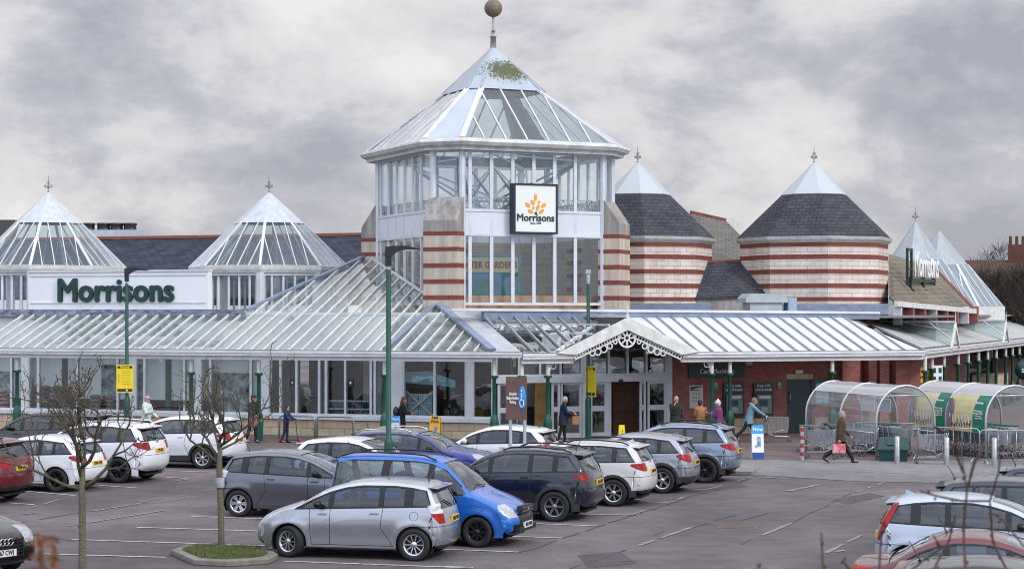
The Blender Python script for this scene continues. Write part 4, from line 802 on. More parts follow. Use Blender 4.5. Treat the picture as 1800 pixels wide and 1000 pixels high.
def catmull(pts, n):
    P_ = [Vector(p) for p in pts]; P_ = [P_[0] * 2 - P_[1]] + P_ + [P_[-1] * 2 - P_[-2]]; res = []
    seg = [(P_[i + 1] - P_[i]).length for i in range(1, len(P_) - 2)]; tot = sum(seg)
    for i in range(1, len(P_) - 2):
        k = max(2, round(n * seg[i - 1] / tot)); p0, p1, p2, p3 = P_[i - 1:i + 3]
        t0 = 0; t1 = t0 + (p1 - p0).length ** .5; t2 = t1 + (p2 - p1).length ** .5; t3 = t2 + (p3 - p2).length ** .5
        for j in range(k):
            t = t1 + (t2 - t1) * j / k
            A1 = p0 * ((t1 - t) / (t1 - t0)) + p1 * ((t - t0) / (t1 - t0)); A2 = p1 * ((t2 - t) / (t2 - t1)) + p2 * ((t - t1) / (t2 - t1)); A3 = p2 * ((t3 - t) / (t3 - t2)) + p3 * ((t - t2) / (t3 - t2))
            B1 = A1 * ((t2 - t) / (t2 - t0)) + A2 * ((t - t0) / (t2 - t0)); B2 = A2 * ((t3 - t) / (t3 - t1)) + A3 * ((t - t1) / (t3 - t1)); res.append(B1 * ((t2 - t) / (t2 - t1)) + B2 * ((t - t1) / (t2 - t1)))
    res.append(P_[-2]); return res
def cut(bm, planes, reach=.3):
    """split the shell along half-spaces [(co,no)] and return the faces inside them all"""
    bm.faces.ensure_lookup_table(); pl = [(Vector(c), Vector(n).normalized()) for c, n in planes]
    cand = [f for f in bm.faces if all((f.calc_center_median() - c).dot(n) < reach for c, n in pl)]
    for c, n in pl:
        if not cand: return []
        es = {e for f in cand for e in f.edges}; vs = {v for f in cand for v in f.verts}
        r_ = bmesh.ops.bisect_plane(bm, geom=cand + list(es) + list(vs), dist=1e-5, plane_co=c, plane_no=n)
        cand = [g_ for g_ in r_['geom'] if isinstance(g_, bmesh.types.BMFace)]
        cand = [f for f in cand if (f.calc_center_median() - c).dot(n) < 1e-6]
    return [f for f in cand if f.is_valid]
def pxz(pts, y0=None, sgn=1, y1=None):                       # convex polygon in (x,z), any winding, optionally |y|>y0
    n = len(pts); cx = sum(p[0] for p in pts) / n; cz = sum(p[1] for p in pts) / n; res = []
    for i in range(n):
        a, b = pts[i], pts[(i + 1) % n]; no = Vector((b[1] - a[1], 0, -(b[0] - a[0])))
        if no.length < 1e-6: continue
        if no.dot(Vector((cx - a[0], 0, cz - a[1]))) > 0: no = -no
        res.append((Vector((a[0], 0, a[1])), no))
    if y0 is not None: res.append((Vector((0, sgn * y0, 0)), Vector((0, -sgn, 0))))
    if y1 is not None: res.append((Vector((0, sgn * y1, 0)), Vector((0, sgn, 0))))
    return res
def wheel(r, style, m, w=.21, steer=0):
    t = MB(); ri = r * .66
    t.lathe([(ri, -w / 2), (r * .9, -w / 2), (r * .985, -w / 2 + .025), (r, -w / 4), (r, w / 4), (r * .985, w / 2 - .025), (r * .9, w / 2), (ri, w / 2 - .01), (ri - .01, 0)], 32, ax='y')
    k = MB(); k.lathe([(ri + .004, w / 2 - .012), (ri - .02, w / 2 - .015), (ri - .03, w / 2 - .06), (ri - .035, -w / 2)], 32, ax='y'); k.lathe([(ri - .03, .0), (.001, .0)], 20, ax='y', m=1); k.lathe([(.065, w / 2 - .05), (.055, w / 2 - .025), (.001, w / 2 - .02)], 14, ax='y')
    ns, sw, tw = style
    for i in range(ns):
        for q in ((-tw, tw) if tw else (0,)):
            a = 2 * math.pi * i / ns; a1 = a + q * .5; a2 = a + q
            p0 = (.05 * math.cos(a1), w / 2 - .045, .05 * math.sin(a1)); p1 = ((ri - .015) * math.cos(a2), w / 2 - .03, (ri - .015) * math.sin(a2)); k.bar(p0, p1, sw, .03, up=(0, 1, 0))
    return t, k, m
def car(name, label, cat, pos, head, arch, paint, scale=None, wheels=(10, .022, 0), rim=rim_s, clad=False, tails='wide', rails=None, tint=(0, 0, 0, 0), plate='', plate_front='', roof=None, badge='', steer=0, fuel=False, seatm=seat_m, aerial=True, front_badge=''):
    A = ARCH[arch]; L, W, H = A['L'], A['W'], A['H']; rt = empty(name, at((pos[0], pos[1], 0), head)); tag(rt, label, cat, 'cars parked in the supermarket car park')
    if scale:                                               # (length, width, height) factors
        rt.scale = scale
    M0 = WM[rt.name]
    out = catmull(A['o'], 78); b0, b1 = A['belt']; zbelt = lambda x: b0 + (b1 - b0) * (x - .8) / (L - .8)
    nrm = []
    for i, p in enumerate(out):
        d = (out[min(i + 1, len(out) - 1)] - out[max(i - 1, 0)]).normalized(); nrm.append(Vector((d.y, -d.x)))      # pointing inwards (down)
    wf, wr = A['fo'], A['fo'] + A['wb']
    def ys(x, z):
        t = abs(2 * x / L - 1); pln = 1 - .035 * t ** 2 - .13 * t ** 9
        zb = zbelt(x); v = min(max((z - .2) / (zb - .2), 0), 1); sec = .935 + .065 * math.sin(min(v * 1.25, 1) * math.pi / 2) - .045 * max(0, v - .62) / .38
        y = W / 2 * pln * sec
        if z > zb: y -= (z - zb) * .36 + (z - zb) ** 2 * .25
        y += .008 * math.exp(-((v - .80) / .045) ** 2) - .014 * math.exp(-((v - .30) / .14) ** 2) * (1 if wf + .4 < x < wr - .4 else 0)
        for xw in (wf, wr):
            dd = math.hypot(x - xw, z - A['r']); y += .022 * math.exp(-((dd - A['r'] - .07) / .07) ** 2)
        return max(y, .05)
    def X(x): return L / 2 - x
    NT = 17; ts = [math.sin(math.pi / 2 * (-1 + 2 * i / (NT - 1))) for i in range(NT)]; NS = 20
    vs, fs = [], []; ncol = NT + 2 * NS
    for i, p in enumerate(out):
        e = min(p.x, L - p.x); low = 1 if p.y < zbelt(p.x) + .03 else 0
        rr_ = .065 + low * .20 * math.exp(-(e / .28) ** 2) + (.05 if nrm[i].y > -.9 and not low else 0) * .8
        rr_ *= .6 + .4 * min(1, max(0, (p.y - .2) / .3)); q = p + nrm[i] * rr_; ye = ys(q.x, q.y); sx = .27 + p.x * (L - .54) / L; sz = .20 if not clad else .24; sill = Vector((sx, min(sz, q.y)))
        left = []
        for j in range(NS):
            t = (j + 1) / NS; s_ = q.lerp(sill, t); left.append(Vector((X(s_.x), ys(s_.x, s_.y), s_.y)))
        row = [v for v in left[::-1]]
        for t in ts[::-1]:
            dl = rr_ * (1 - (1 - abs(t) ** 2.8) ** (1 / 2.8)) + .012 * t * t; s_ = p + nrm[i] * dl; row.append(Vector((X(s_.x), t * ye, s_.y)))
        row += [Vector((v.x, -v.y, v.z)) for v in left]; vs += row
    nc = len(vs) // len(out)
    for i in range(len(out) - 1):
        for j in range(nc - 1): fs.append((i * nc + j, (i + 1) * nc + j, (i + 1) * nc + j + 1, i * nc + j + 1))
    me = bpy.data.meshes.new('t'); me.from_pydata([tuple(v) for v in vs], [], fs); bm = bmesh.new(); bm.from_mesh(me); bpy.data.meshes.remove(me)
    for f in bm.faces: f.smooth = True
    bmesh.ops.recalc_face_normals(bm, faces=bm.faces)
    if sum(f.normal.z for f in bm.faces if f.calc_center_median().z > H * .8) < 0: bmesh.ops.reverse_faces(bm, faces=bm.faces)
    bm.normal_update(); from mathutils.bvhtree import BVHTree
    bvh = BVHTree.FromBMesh(bm); onv = [[(v.co.copy(), v.normal.copy()) for v in f.verts] for f in bm.faces]; bm.faces.ensure_lookup_table()
    def snorm(co):
        _, fn, fi, _d = bvh.find_nearest(co)
        n_ = Vector()
        for c_, vn in onv[fi]: n_ += vn / max((c_ - co).length, 1e-5) ** 2
        return n_.normalized()
    mats = [paint, trim_m, clad_m, well_m, roof or paint]
    def take(faces, nm, m, push=-.012, smooth=True, parent=rt):
        if not faces: return None
        b2 = bmesh.new(); mp_ = {}
        for f in faces:
            vv = []
            for v in f.verts:
                if v not in mp_: mp_[v] = b2.verts.new(v.co + v.normal * push)
                vv.append(mp_[v])
            try: nf = b2.faces.new(vv); nf.smooth = True
            except ValueError: pass
        m_ = bpy.data.meshes.new(nm); b2.to_mesh(m_); b2.free(); m_.materials.append(m); o = bpy.data.objects.new(nm, m_); C.objects.link(o); place(o, parent, None); return o
    zt_at = lambda x: max((p.y for p in out if abs(p.x - x) < .12), default=H)
    def topz(x):
        for a, b in zip(out[:-1], out[1:]):
            if a.x <= x <= b.x and b.x > a.x and a.y > .5: return a.y + (b.y - a.y) * (x - a.x) / (b.x - a.x)
        return H
    bm.normal_update()
    # ---- side windows
    x0, x1, x1t = A['dlo']; wins = []
    def dlo_poly(xa, xb, xbt, m=.0, mt=.105):
        xs = [xa + (xbt - xa) * i / 9 for i in range(10)]; top = [(x, min(topz(x) - mt, H - mt - .01) - m) for x in xs]; top = [(x, z) for x, z in top if z > zbelt(x) + .02 + m]
        if not top: return None
        xf = top[0][0] - (0 if top[0][0] > xs[0] + .01 else 0)
        # hood-side start: where the top line meets the belt
        bot = [(xb, zbelt(xb) + m), (max(xa, top[0][0] - .06), zbelt(xa) + m)]
        # keep it convex: drop points that bend inwards
        pts = top + bot; ch = []
        for p in sorted(set((round(a, 4), round(b, 4)) for a, b in pts)):
            while len(ch) >= 2 and (ch[-1][0] - ch[-2][0]) * (p[1] - ch[-2][1]) - (ch[-1][1] - ch[-2][1]) * (p[0] - ch[-2][0]) <= 0: ch.pop()
            ch.append(p)
        up = []
        for p in sorted(set((round(a, 4), round(b, 4)) for a, b in pts), reverse=True):
            while len(up) >= 2 and (up[-1][0] - up[-2][0]) * (p[1] - up[-2][1]) - (up[-1][1] - up[-2][1]) * (p[0] - up[-2][0]) <= 0: up.pop()
            up.append(p)
        return ch[:-1] + up[:-1]
    sides = (1, -1)
    def XP(poly): return [(X(a), b) for a, b in poly]
    D = dlo_poly(x0, x1, x1t)
    for s_ in sides:
        for f in cut(bm, pxz(XP(D), .35, s_)): f.material_index = 1
    edges_ = [x0] + [v for px_, w_ in A['pil'] for v in (px_ - w_ / 2, px_ + w_ / 2)] + [x1]; segs = [(edges_[i], edges_[i + 1]) for i in range(0, len(edges_), 2)]
    bm.normal_update()
    for k, (a, b) in enumerate(segs):
        last = k == len(segs) - 1; bt = b if not last else min(b, x1t) - .03
        if last: b -= .03
        if bt - a < .08: bt = a + .1
        pl_ = dlo_poly(a + (.10 if k == 0 else 0), b, bt, .03)
        if not pl_ or len(pl_) < 3: continue
        for s_ in sides:
            fc = cut(bm, pxz(XP(pl_), .35, s_)); take(fc, 'side_window', privglass if tint[min(k, 3)] else carglass); bmesh.ops.delete(bm, geom=fc, context='FACES')
    # ---- windscreen and rear window (planes square to the slope, sides leaning in)
    def top_region(xa, xb, za, zb, fr=True, mg=.05):
        A_, B_ = Vector((X(xa), 0, topz(xa))), Vector((X(xb), 0, topz(xb))); d = (B_ - A_).normalized(); n_ = Vector((0, 1, 0)).cross(d)
        if n_.z < 0: n_ = -n_
        res = [(A_ + d * mg, -d), (B_ - d * mg, d), (A_ - n_ * .22, -n_)]
        w0, w1 = ys(xa + .05 if fr else xa, A_.z), ys(xb, B_.z)
        for s_ in sides:
            e = Vector((B_.x, s_ * (w1 - .03), B_.z)) - Vector((A_.x, s_ * (w0 - .05), A_.z)); nn = e.cross(n_) * s_
            if nn.y * s_ < 0: nn = -nn
            res.append((Vector((A_.x, s_ * (w0 - .05), A_.z)), nn))
        return res
    bm.normal_update(); fc = cut(bm, top_region(A['ws'][0], A['ws'][1], 0, 0)); take(fc, 'windscreen', carglass); bmesh.ops.delete(bm, geom=fc, context='FACES')
    bm.normal_update(); xa, xb = A['rw']
    if arch == 'sedan': rg_ = top_region(xa, xb, 0, 0)
    else:
        rg_ = [(Vector((0, 0, A['rwz'][0])), (0, 0, -1)), (Vector((0, 0, A['rwz'][1])), (0, 0, 1)), (Vector((X(xa) + .10, 0, 0)), (1, 0, 0))] + [(Vector((0, s_ * (ys(xb - .1, A['rwz'][0]) - .14), A['rwz'][0])), (0, s_, .34)) for s_ in sides]
    fc = cut(bm, rg_); 
    take(fc, 'rear_window', privglass if tint[3] else carglass); bmesh.ops.delete(bm, geom=fc, context='FACES')
    # ---- lamps
    bm.normal_update(); zl = A['o'][3][1]
    hz = A['o'][4][1]
    for s_ in sides:
        hp_ = [(-.05, hz - .15), (.15, hz - .17), (.34, hz - .02), (.52 if arch != 'van' else .40, hz + .09), (.30, hz + .10), (.08, hz + .01)]
        fc = cut(bm, pxz(XP(hp_), W * .27, s_)); take(fc, 'headlight', lens, .004)
        for f in fc: f.material_index = 1
        zb = A['belt'][1] - .08
        tp = {'wide': [(L + .1, zb - .13), (L - .10, zb - .16), (L - .42, zb - .02), (L - .40, zb + .03), (L - .1, zb + .05), (L + .1, zb + .04)],
              'tall': [(L + .1, zb - .22), (L - .14, zb - .24), (L - .30, zb + .0), (L - .36, zb + .10), (L - .16, zb + .14), (L + .1, zb + .1)],
              'spire': [(L + .1, zb - .24), (L - .12, zb - .24), (L - .26, zb + .0), (L - .46, zb + .42), (L - .30, zb + .46), (L + .1, zb + .10)],
              'post': [(L + .1, zb - .30), (L - .08, zb - .30), (L - .14, zb + .45), (L - .02, zb + .45), (L + .1, zb + .3)]}[tails if tails in ('tall', 'spire', 'post') else 'wide']
        yi = {'wide': .26, 'slim': .2, 'tall': .33, 'spire': .36, 'post': .42, 'block': .34}[tails]
        bm.normal_update()
        if tails == 'tall':
            fc = cut(bm, pxz(XP([(L + .1, zb - .05), (L - .285, zb - .05), (L - .36, zb + .10), (L - .16, zb + .14), (L + .1, zb + .1)]), W * yi, s_)); take(fc, 'tail_light', clearl, .006); bm.normal_update()
            tp = [(L + .1, zb - .22), (L - .14, zb - .24), (L - .285, zb - .05), (L + .1, zb - .05)]
        fc = cut(bm, pxz(XP(tp), W * yi, s_)); o_ = take(fc, 'tail_light', redl, .006)
        if o_ and tails == 'block':
            o_.data.materials.append(smoke)
            for p in o_.data.polygons:
                if abs(p.center.y) < W * .36 or p.center.z > zb: p.material_index = 1
    # ---- black lower cladding, grille, arches, door shuts
    if clad:
        zc = .40
        for s_ in sides:
            for f in cut(bm, pxz(XP([(-.2, -.1), (L + .2, -.1), (L + .2, zc + .02), (-.2, zc - .02)]), .05, s_)): f.material_index = 2
            for xw in (wf, wr):
                ra = A['r'] + .125; arc = [(xw + ra * math.cos(a * math.pi / 10), A['r'] + ra * math.sin(a * math.pi / 10)) for a in range(-2, 13)]
                for f in cut(bm, pxz(XP(arc), .5, s_)): f.material_index = 2
    else:
        for f in cut(bm, pxz(XP([(L - .25, -.1), (L + .2, -.1), (L + .2, .30), (L - .25, .30)]))): f.material_index = 2
        for s_ in sides:
            for f in cut(bm, pxz(XP([(.5, -.1), (L - .5, -.1), (L - .5, .225), (.5, .225)]), .4, s_)): f.material_index = 2
    for f in cut(bm, [(Vector((X(.42), 0, 0)), (-1, 0, 0)), (Vector((0, 0, hz - .10)), (0, 0, 1)), (Vector((0, 0, .30)), (0, 0, -1)), (Vector((0, W * .25, 0)), (0, 1, 0)), (Vector((0, -W * .25, 0)), (0, -1, 0))]):
        if f.calc_center_median().x > X(.3): f.material_index = 1
    for f in cut(bm, [(Vector((X(.42), 0, 0)), (-1, 0, 0)), (Vector((0, 0, .46)), (0, 0, 1)), (Vector((0, 0, .27)), (0, 0, -1)), (Vector((0, W * .38, 0)), (0, 1, 0)), (Vector((0, -W * .38, 0)), (0, -1, 0))]):
        if f.calc_center_median().x > X(.4): f.material_index = 1
    def seam(pts, y0=.35, w_=.006):
        for (xa_, za_), (xb_, zb_) in zip(pts[:-1], pts[1:]):
            d = Vector((xb_ - xa_, zb_ - za_)).normalized(); n_ = Vector((-d.y, d.x)) * w_
            for s_ in sides:
                for f in cut(bm, pxz(XP([(xa_ - n_.x, za_ - n_.y), (xb_ - n_.x, zb_ - n_.y), (xb_ + n_.x, zb_ + n_.y), (xa_ + n_.x, za_ + n_.y)]), y0, s_), .2): f.material_index = 3
    pp = A['pil']; zs0 = .27 if not clad else .42
    seam([(pp[0][0], zbelt(pp[0][0])), (pp[0][0] - .02, zs0)]); seam([(max(A['ws'][0] + .02, wf + .42), zbelt(1.0)), (wf + A['r'] + .13, zs0 + .1), (wf + A['r'] + .15, zs0)]); seam([(pp[1][0] + .05, zbelt(pp[1][0])), (min(pp[1][0], wr - A['r'] - .03), zs0 + .35), (wr - A['r'] - .1, zs0)])
    seam([(wf + A['r'] + .15, zs0), (wr - A['r'] - .1, zs0)])
    xr_ = X(L) + .6
    for f in cut(bm, [(Vector((xr_, 0, 0)), (1, 0, 0)), (Vector((0, 0, A['belt'][1] - .38)), (0, 0, -1)), (Vector((0, 0, A['belt'][1] - .368)), (0, 0, 1))]): f.material_index = 3
    if roof:
        for f in bm.faces:
            c_ = f.calc_center_median()
            if c_.z > topz(L / 2 - c_.x) - .09 and X(A['rw'][0]) - .1 < c_.x < X(A['ws'][1]) + .02 and c_.z > zbelt(1) + .2: f.material_index = 4
    for xw in (wf, wr):
        ra = A['r'] + .045; arc = [(xw + ra * math.cos(a * math.pi / 12), A['r'] + ra * math.sin(a * math.pi / 12)) for a in range(0, 13)] + [(xw - ra, 0), (xw + ra, 0)]
        for s_ in sides:
            fc = cut(bm, pxz(XP(arc), .45, s_)); bmesh.ops.delete(bm, geom=fc, context='FACES')
    m_ = bpy.data.meshes.new('body'); bm.to_mesh(m_); bm.free()
    for q in mats: m_.materials.append(q)
    m_.normals_split_custom_set_from_vertices([snorm(v.co) for v in m_.vertices]); bo = bpy.data.objects.new('body', m_); C.objects.link(bo); place(bo, rt)
    # ---- liners, floor, cabin
    lm = MB()
    for xw in (wf, wr):
        for s_ in sides:
            ra = A['r'] + .05; pts = [(ra * math.cos(a * math.pi / 12), A['r'] + ra * math.sin(a * math.pi / 12)) for a in range(-2, 15)]
            for (a, b), (c_, d) in zip(pts[:-1], pts[1:]): lm.add([(X(xw) + a, s_ * .50, b), (X(xw) + c_, s_ * .50, d), (X(xw) + c_, s_ * (W / 2 - .045), d), (X(xw) + a, s_ * (W / 2 - .045), b)], [(0, 1, 2, 3)])
            lm.box(X(xw) - ra, X(xw) + ra, s_ * .49, s_ * .50, .2, A['r'] + ra)
    lm.box(-L / 2 + .22, L / 2 - .22, -.5, .5, .19, .24); lm.box(X(wr - .42), X(wf + .42), -W / 2 + .09, W / 2 - .09, .19, .26); lm.build('underbody', well_m, rt)
    cb = MB(); zf = zbelt(2) - .02
    cb.box(X(x1 - .1), X(A['ws'][0] + .1), -W / 2 + .16, W / 2 - .16, .3, .34); cb.box(X(A['ws'][0] + .55), X(A['ws'][0] + .12), -W / 2 + .2, W / 2 - .2, .7, zf)
    for s_ in sides: cb.box(X(x1 - .1), X(A['ws'][0] + .3), s_ * (W / 2 - .15), s_ * (W / 2 - .12), .3, zf - .02)
    cb.box(X(x1 - .05), X(x1 - .85), -W / 2 + .18, W / 2 - .18, .34, zf - .08); cb.tube([(X(A['ws'][0] + .72) + .05 * math.cos(a * .7), -.36 + .18 * math.sin(a * .7), zf - .02 + .16 * math.cos(a * .7)) for a in range(10)], .014, 5)
    cb.build('cabin', inter_m, rt)
    se = MB()
    for xs_, ny in ((pp[0][0] + .12, (.37, -.37)), (pp[1][0] + .18, (.37, 0, -.37))):
        for y in ny:
            o0 = len(se.v); se.box(X(xs_) - .08, X(xs_) + .5, y - .24, y + .24, .34, .58); T = Matrix.Translation((X(xs_) + .02, y, .56)) @ Matrix.Rotation(R(-14), 4, 'Y')
            se.slab([T @ Vector(q) for q in ((0, -.22, 0), (0, .22, 0), (0, .20, .5), (0, .14, .56), (0, -.14, .56), (0, -.20, .5))], (-.11, 0, 0)); se.sphere(T @ Vector((-.04, 0, .66)), .13, 10, sq=(.45, 1, .75))
    se.build('seats', seatm, rt)
    # ---- wheels
    t, k, rm = wheel(A['r'], wheels, rim)
    first = None
    for xw, s_ in ((wf, 1), (wf, -1), (wr, 1), (wr, -1)):
        Mw = M0 @ Matrix.Translation((X(xw), s_ * (W / 2 - .115), A['r'])) @ Matrix.Rotation(steer if xw == wf else 0, 4, 'Z') @ (Matrix() if s_ > 0 else Matrix.Rotation(math.pi, 4, 'Z'))
        if first is None: first = (t.build('wheel', tyre_m, rt, Mw), None); rimo = k.build('rim', [rim, rim_d], first[0]); first = (first[0], rimo)
        else: w_ = first[0].copy(); C.objects.link(w_); place(w_, rt, Mw); r_ = first[1].copy(); C.objects.link(r_); r_.parent = w_; r_.matrix_basis = Matrix()
    # ---- mirrors, handles, plates, rails, wiper, aerial
    zm = zbelt(A['ws'][0] + .5) + .03; xm = A['ws'][0] + .42
    for s_ in sides:
        m3 = MB(); m3.sphere((X(xm), s_ * (ys(xm, zm) + .12), zm + .06), .11, 10, sq=(.75, 1, .72)); m3.bar((X(xm), s_ * (ys(xm, zm) - .02), zm), (X(xm), s_ * (ys(xm, zm) + .1), zm + .02), .05, .04, 1); m3.build('wing_mirror', [trim_m if clad or name != 'hatchback' else paint, trim_m], rt)
        for xh in (pp[0][0] - .16, pp[1][0] - .12):
            zh = zbelt(xh) - .10; y_ = ys(xh, zh); h = MB(); h.box(X(xh) - .09, X(xh) + .09, s_ * (y_ + .008), s_ * (y_ + .03), zh - .014, zh + .018); h.box(X(xh) - .07, X(xh) + .07, s_ * (y_ - .01), s_ * (y_ + .008), zh - .02, zh + .02, 1); h.build('door_handle', [paint if rails != 'chromeh' else chrome, clad_m], rt, bevel=.006)
        if rails and rails != 'chromeh':
            xa, xb = A['ws'][1] + .12, A['rw'][0] - .12; q = [(xa + (xb - xa) * i / 8) for i in range(9)]
            MB().tube([(X(x), s_ * (ys(x, topz(x) - .07) + .0), topz(x) - .02 + (.05 if 0 < i < 8 else 0.0)) for i, x in enumerate(q)], .018, 6).build('roof_rail', chrome if rails == 'chrome' else black, rt)
    def rear_x(z):
        for a, b in zip(out[:-1], out[1:]):
            if a.x > L * .8 and min(a.y, b.y) <= z <= max(a.y, b.y): return a.x + (b.x - a.x) * (z - a.y) / (b.y - a.y) if b.y != a.y else a.x
        return L
    if plate:
        z = A['belt'][1] - .27 if arch != 'van' else .62
        xr = rear_x(z) + .012; pm_ = M0 @ Matrix.Translation((X(xr), 0, z)) @ Matrix.Rotation(R(-90), 4, 'Z')
        po = MB().box(-.26, .26, -.012, .02, -.056, .056).build('number_plate', plate_y, rt, pm_); text('lettering', plate, .105, platetx, po, pm_ @ Matrix.Translation((0, -.014, .002)), bold=.003, ext=.001, sx=.86)
    if plate_front:
        z = .42; pm_ = M0 @ Matrix.Translation((X(-.02), 0, z)) @ Matrix.Rotation(R(90), 4, 'Z')
        po = MB().box(-.26, .26, -.012, .02, -.056, .056).build('number_plate', plate_w, rt, pm_); text('lettering', plate_front, .105, platetx, po, pm_ @ Matrix.Translation((0, -.014, .002)), bold=.003, ext=.001, sx=.86)
    if badge:
        z = A['belt'][1] - .03; xr = rear_x(z) + .012; pm_ = M0 @ Matrix.Translation((X(xr), 0, z)) @ Matrix.Rotation(R(-90), 4, 'Z')
        if badge == 'VW':
            bd = MB(); bd.tube([(.062 * math.cos(a * .524), 0, .062 * math.sin(a * .524)) for a in range(13)], .008, 5)
            for (a, b) in (((-.04, .045), (-.02, 0)), ((-.02, 0), (0, .045)), ((0, .045), (.02, 0)), ((.02, 0), (.04, .045)), ((-.045, .03), (-.02, -.05)), ((-.02, -.05), (0, -.01)), ((0, -.01), (.02, -.05)), ((.02, -.05), (.045, .03))): bd.bar((a[0], 0, a[1] - .005), (b[0], 0, b[1] - .005), .009, .01)
            bd.build('badge', chrome, rt, pm_)
        elif badge == 'H':
            bd = MB()
            for a, b in (((-.04, .05), (-.032, -.045)), ((.04, .05), (.032, -.045)), ((-.035, 0), (.035, 0))): bd.bar((a[0], 0, a[1]), (b[0], 0, b[1]), .014, .012)
            bd.build('badge', chrome, rt, pm_)
        else: text('badge', badge, .075, chrome, rt, pm_ @ Matrix.Translation((0, -.006, 0)), bold=.002, ext=.003)
    if arch != 'sedan':
        z0 = A['rwz'][0] + .05; w_ = MB(); w_.bar((X(rear_x(z0)) - .03, 0, z0 - .03), (X(rear_x(z0 + .12)) - .02, .34, z0 + .10), .02, .02, up=(1, 0, 0)); w_.build('rear_wiper', black, rt)
        sp = A['rw'][0]; zz = topz(sp); w3 = ys(sp, zz - .1); s3 = MB(); s3.slab([(X(sp) + .14, -w3 + .06, zz + .012), (X(sp) + .14, w3 - .06, zz + .012), (X(sp) - .13, w3 - .10, zz - .012), (X(sp) - .13, -w3 + .10, zz - .012)], (0, 0, -.03)); s3.build('spoiler', roof or paint, rt, bevel=.01)
        s4 = MB(); s4.slab([(X(sp) + .0, -w3 + .08, zz - .035), (X(sp) + .0, w3 - .08, zz - .035), (X(sp) - .11, w3 - .12, zz - .055), (X(sp) - .11, -w3 + .12, zz - .055)], (0, 0, -.02)); s4.build('spoiler_underside', trim_m, rt)
    for s_ in (.28, -.40): pw_ = MB(); a = A['ws'][0]; pw_.bar((X(a + .06), s_, topz(a + .06) + .015), (X(a + .12), s_ + .40 * (1 if s_ < 0 else -1), topz(a + .12) + .012), .014, .012); pw_.build('wiper', black, rt)
    if aerial == 'fin':
        x = A['rw'][0] - .25; MB().slab([(X(x) + .09, -.02, topz(x)), (X(x) - .09, -.02, topz(x)), (X(x) - .07, -.02, topz(x) + .075)], (0, .04, 0)).build('aerial_fin', paint, rt)
    elif aerial:
        x = A['rw'][0] - .2; MB().tube([(X(x), 0, topz(x)), (X(x) + .0, 0, topz(x) + .02), (X(x) - .14, 0, topz(x) + .26)], [.03, .012, .005], 6).build('aerial', black, rt)
    if fuel:
        x, z = L - .62, zbelt(L) - .18; y_ = ys(x, z) + .004; MB().tube([(X(x) + .085 * math.cos(a * .524), ys(x - .085 * math.cos(a * .524), z + .085 * math.sin(a * .524)) + .002, z + .085 * math.sin(a * .524)) for a in range(13)], .004, 4).build('fuel_flap', clad_m, rt)
    return rt
def paintm(name, col, metal=.0, rough=.32, var=0.06): return mat('paint_' + name, col, rough, metal=metal, coat=1.0, spec=.5, var=var, vs=1.2)
silver = paintm('silver', (.46, .48, .52), .8, .27); grey = paintm('grey', (.15, .16, .19), .75, .28); blue = paintm('blue', (.008, .13, .52), .25, .3); navy = paintm('navy', (.006, .009, .024), .2, .22)
whitep = paintm('white', (.72, .73, .77), 0, .35); blk = paintm('black', (.012, .012, .015), .2, .3); red = paintm('red', (.13, .005, .014), .3, .3); sgrey = paintm('silver_blue', (.26, .31, .42), .75, .27); skoda = paintm('warm_silver', (.34, .35, .40), .75, .28)
dblue = paintm('deep_blue', (.012, .028, .22), .3, .3); maroon = paintm('maroon', (.13, .012, .022), .35, .3); ice = paintm('ice_blue', (.48, .54, .64), .3, .33); dgrey = paintm('dark_grey', (.035, .036, .042), .4, .3)
dnavy = paintm('dark_navy', (.012, .016, .034), .3, .3)
BAY = R(-18)                                                   # bay direction: nose to the right and nearer
def at_wheel(px, py, arch, head, which, side, sc_=(1, 1, 1)):
    """centre of a car whose given wheel touches the ground at photo point px,py"""
    A = ARCH[arch]; g = G(px, py); x = (A['L'] / 2 - A['fo'] if which == 'f' else A['L'] / 2 - A['fo'] - A['wb']) * sc_[0]; y = side * (A['W'] / 2 - .03) * sc_[1]
    return (g.x - (x * math.cos(head) - y * math.sin(head)), g.y - (x * math.sin(head) + y * math.cos(head)))
NL = math.pi + BAY                                             # nose to the left, pointing away
# silver mpv, front middle
h = math.pi + R(-13); car('mpv_car', 'silver compact mpv nearest the middle, nose to the left with its front wheel turned', 'car', at_wheel(727, 986, 'mpv', h, 'r', 1), h, 'mpv', silver, wheels=(10, .020, 0), rim=rim_s, tails='tall', plate='YM12 YNB', steer=R(-20), fuel=True, badge='H')
h = BAY + R(2); car('mpv_car', 'dark grey mpv with silver wheel covers, nose right, left of the blue van', 'car', at_wheel(419, 908, 'mpv', h, 'r', -1, (1.03, 1, 1)), h, 'mpv', grey, scale=(1.03, 1.0, 1.0), wheels=(6, .045, .16), rim=rim_s, tails='tall')
h = R(-18); vc = car('van_car', 'bright blue van-bodied car with black roof rails behind the silver mpv', 'car', at_wheel(838, 962, 'van', h, 'f', -1), h, 'van', blue, wheels=(8, .05, 0), rim=rim_d, tails='post', rails='black', plate_front='YR54 YWX', seatm=seat_m)
gv = MB(); xn = ARCH['van']['L'] / 2
for z in (.69, .76): gv.box(xn - .06, xn + .022, -.34, .34, z, z + .022, 0)
gv.box(xn - .10, xn + .012, -.36, .36, .66, .81, 1); gv.box(xn - .1, xn + .02, -.55, .55, .30, .40, 1)
for s_ in (1, -1): gv.tube([(xn + .03, s_ * .07, .70), (xn + .03, 0, .755), (xn + .03, -s_ * .0, .755)], .008, 4, 0)
for s_ in (1, -1): gv.lathe([(.06, -.02), (.001, -.02)], 12, (xn - .05, s_ * .62, .36), 0)
gv.build('grille', [chrome, mat('grille_black2', (.015, .016, .018), .5)], vc)
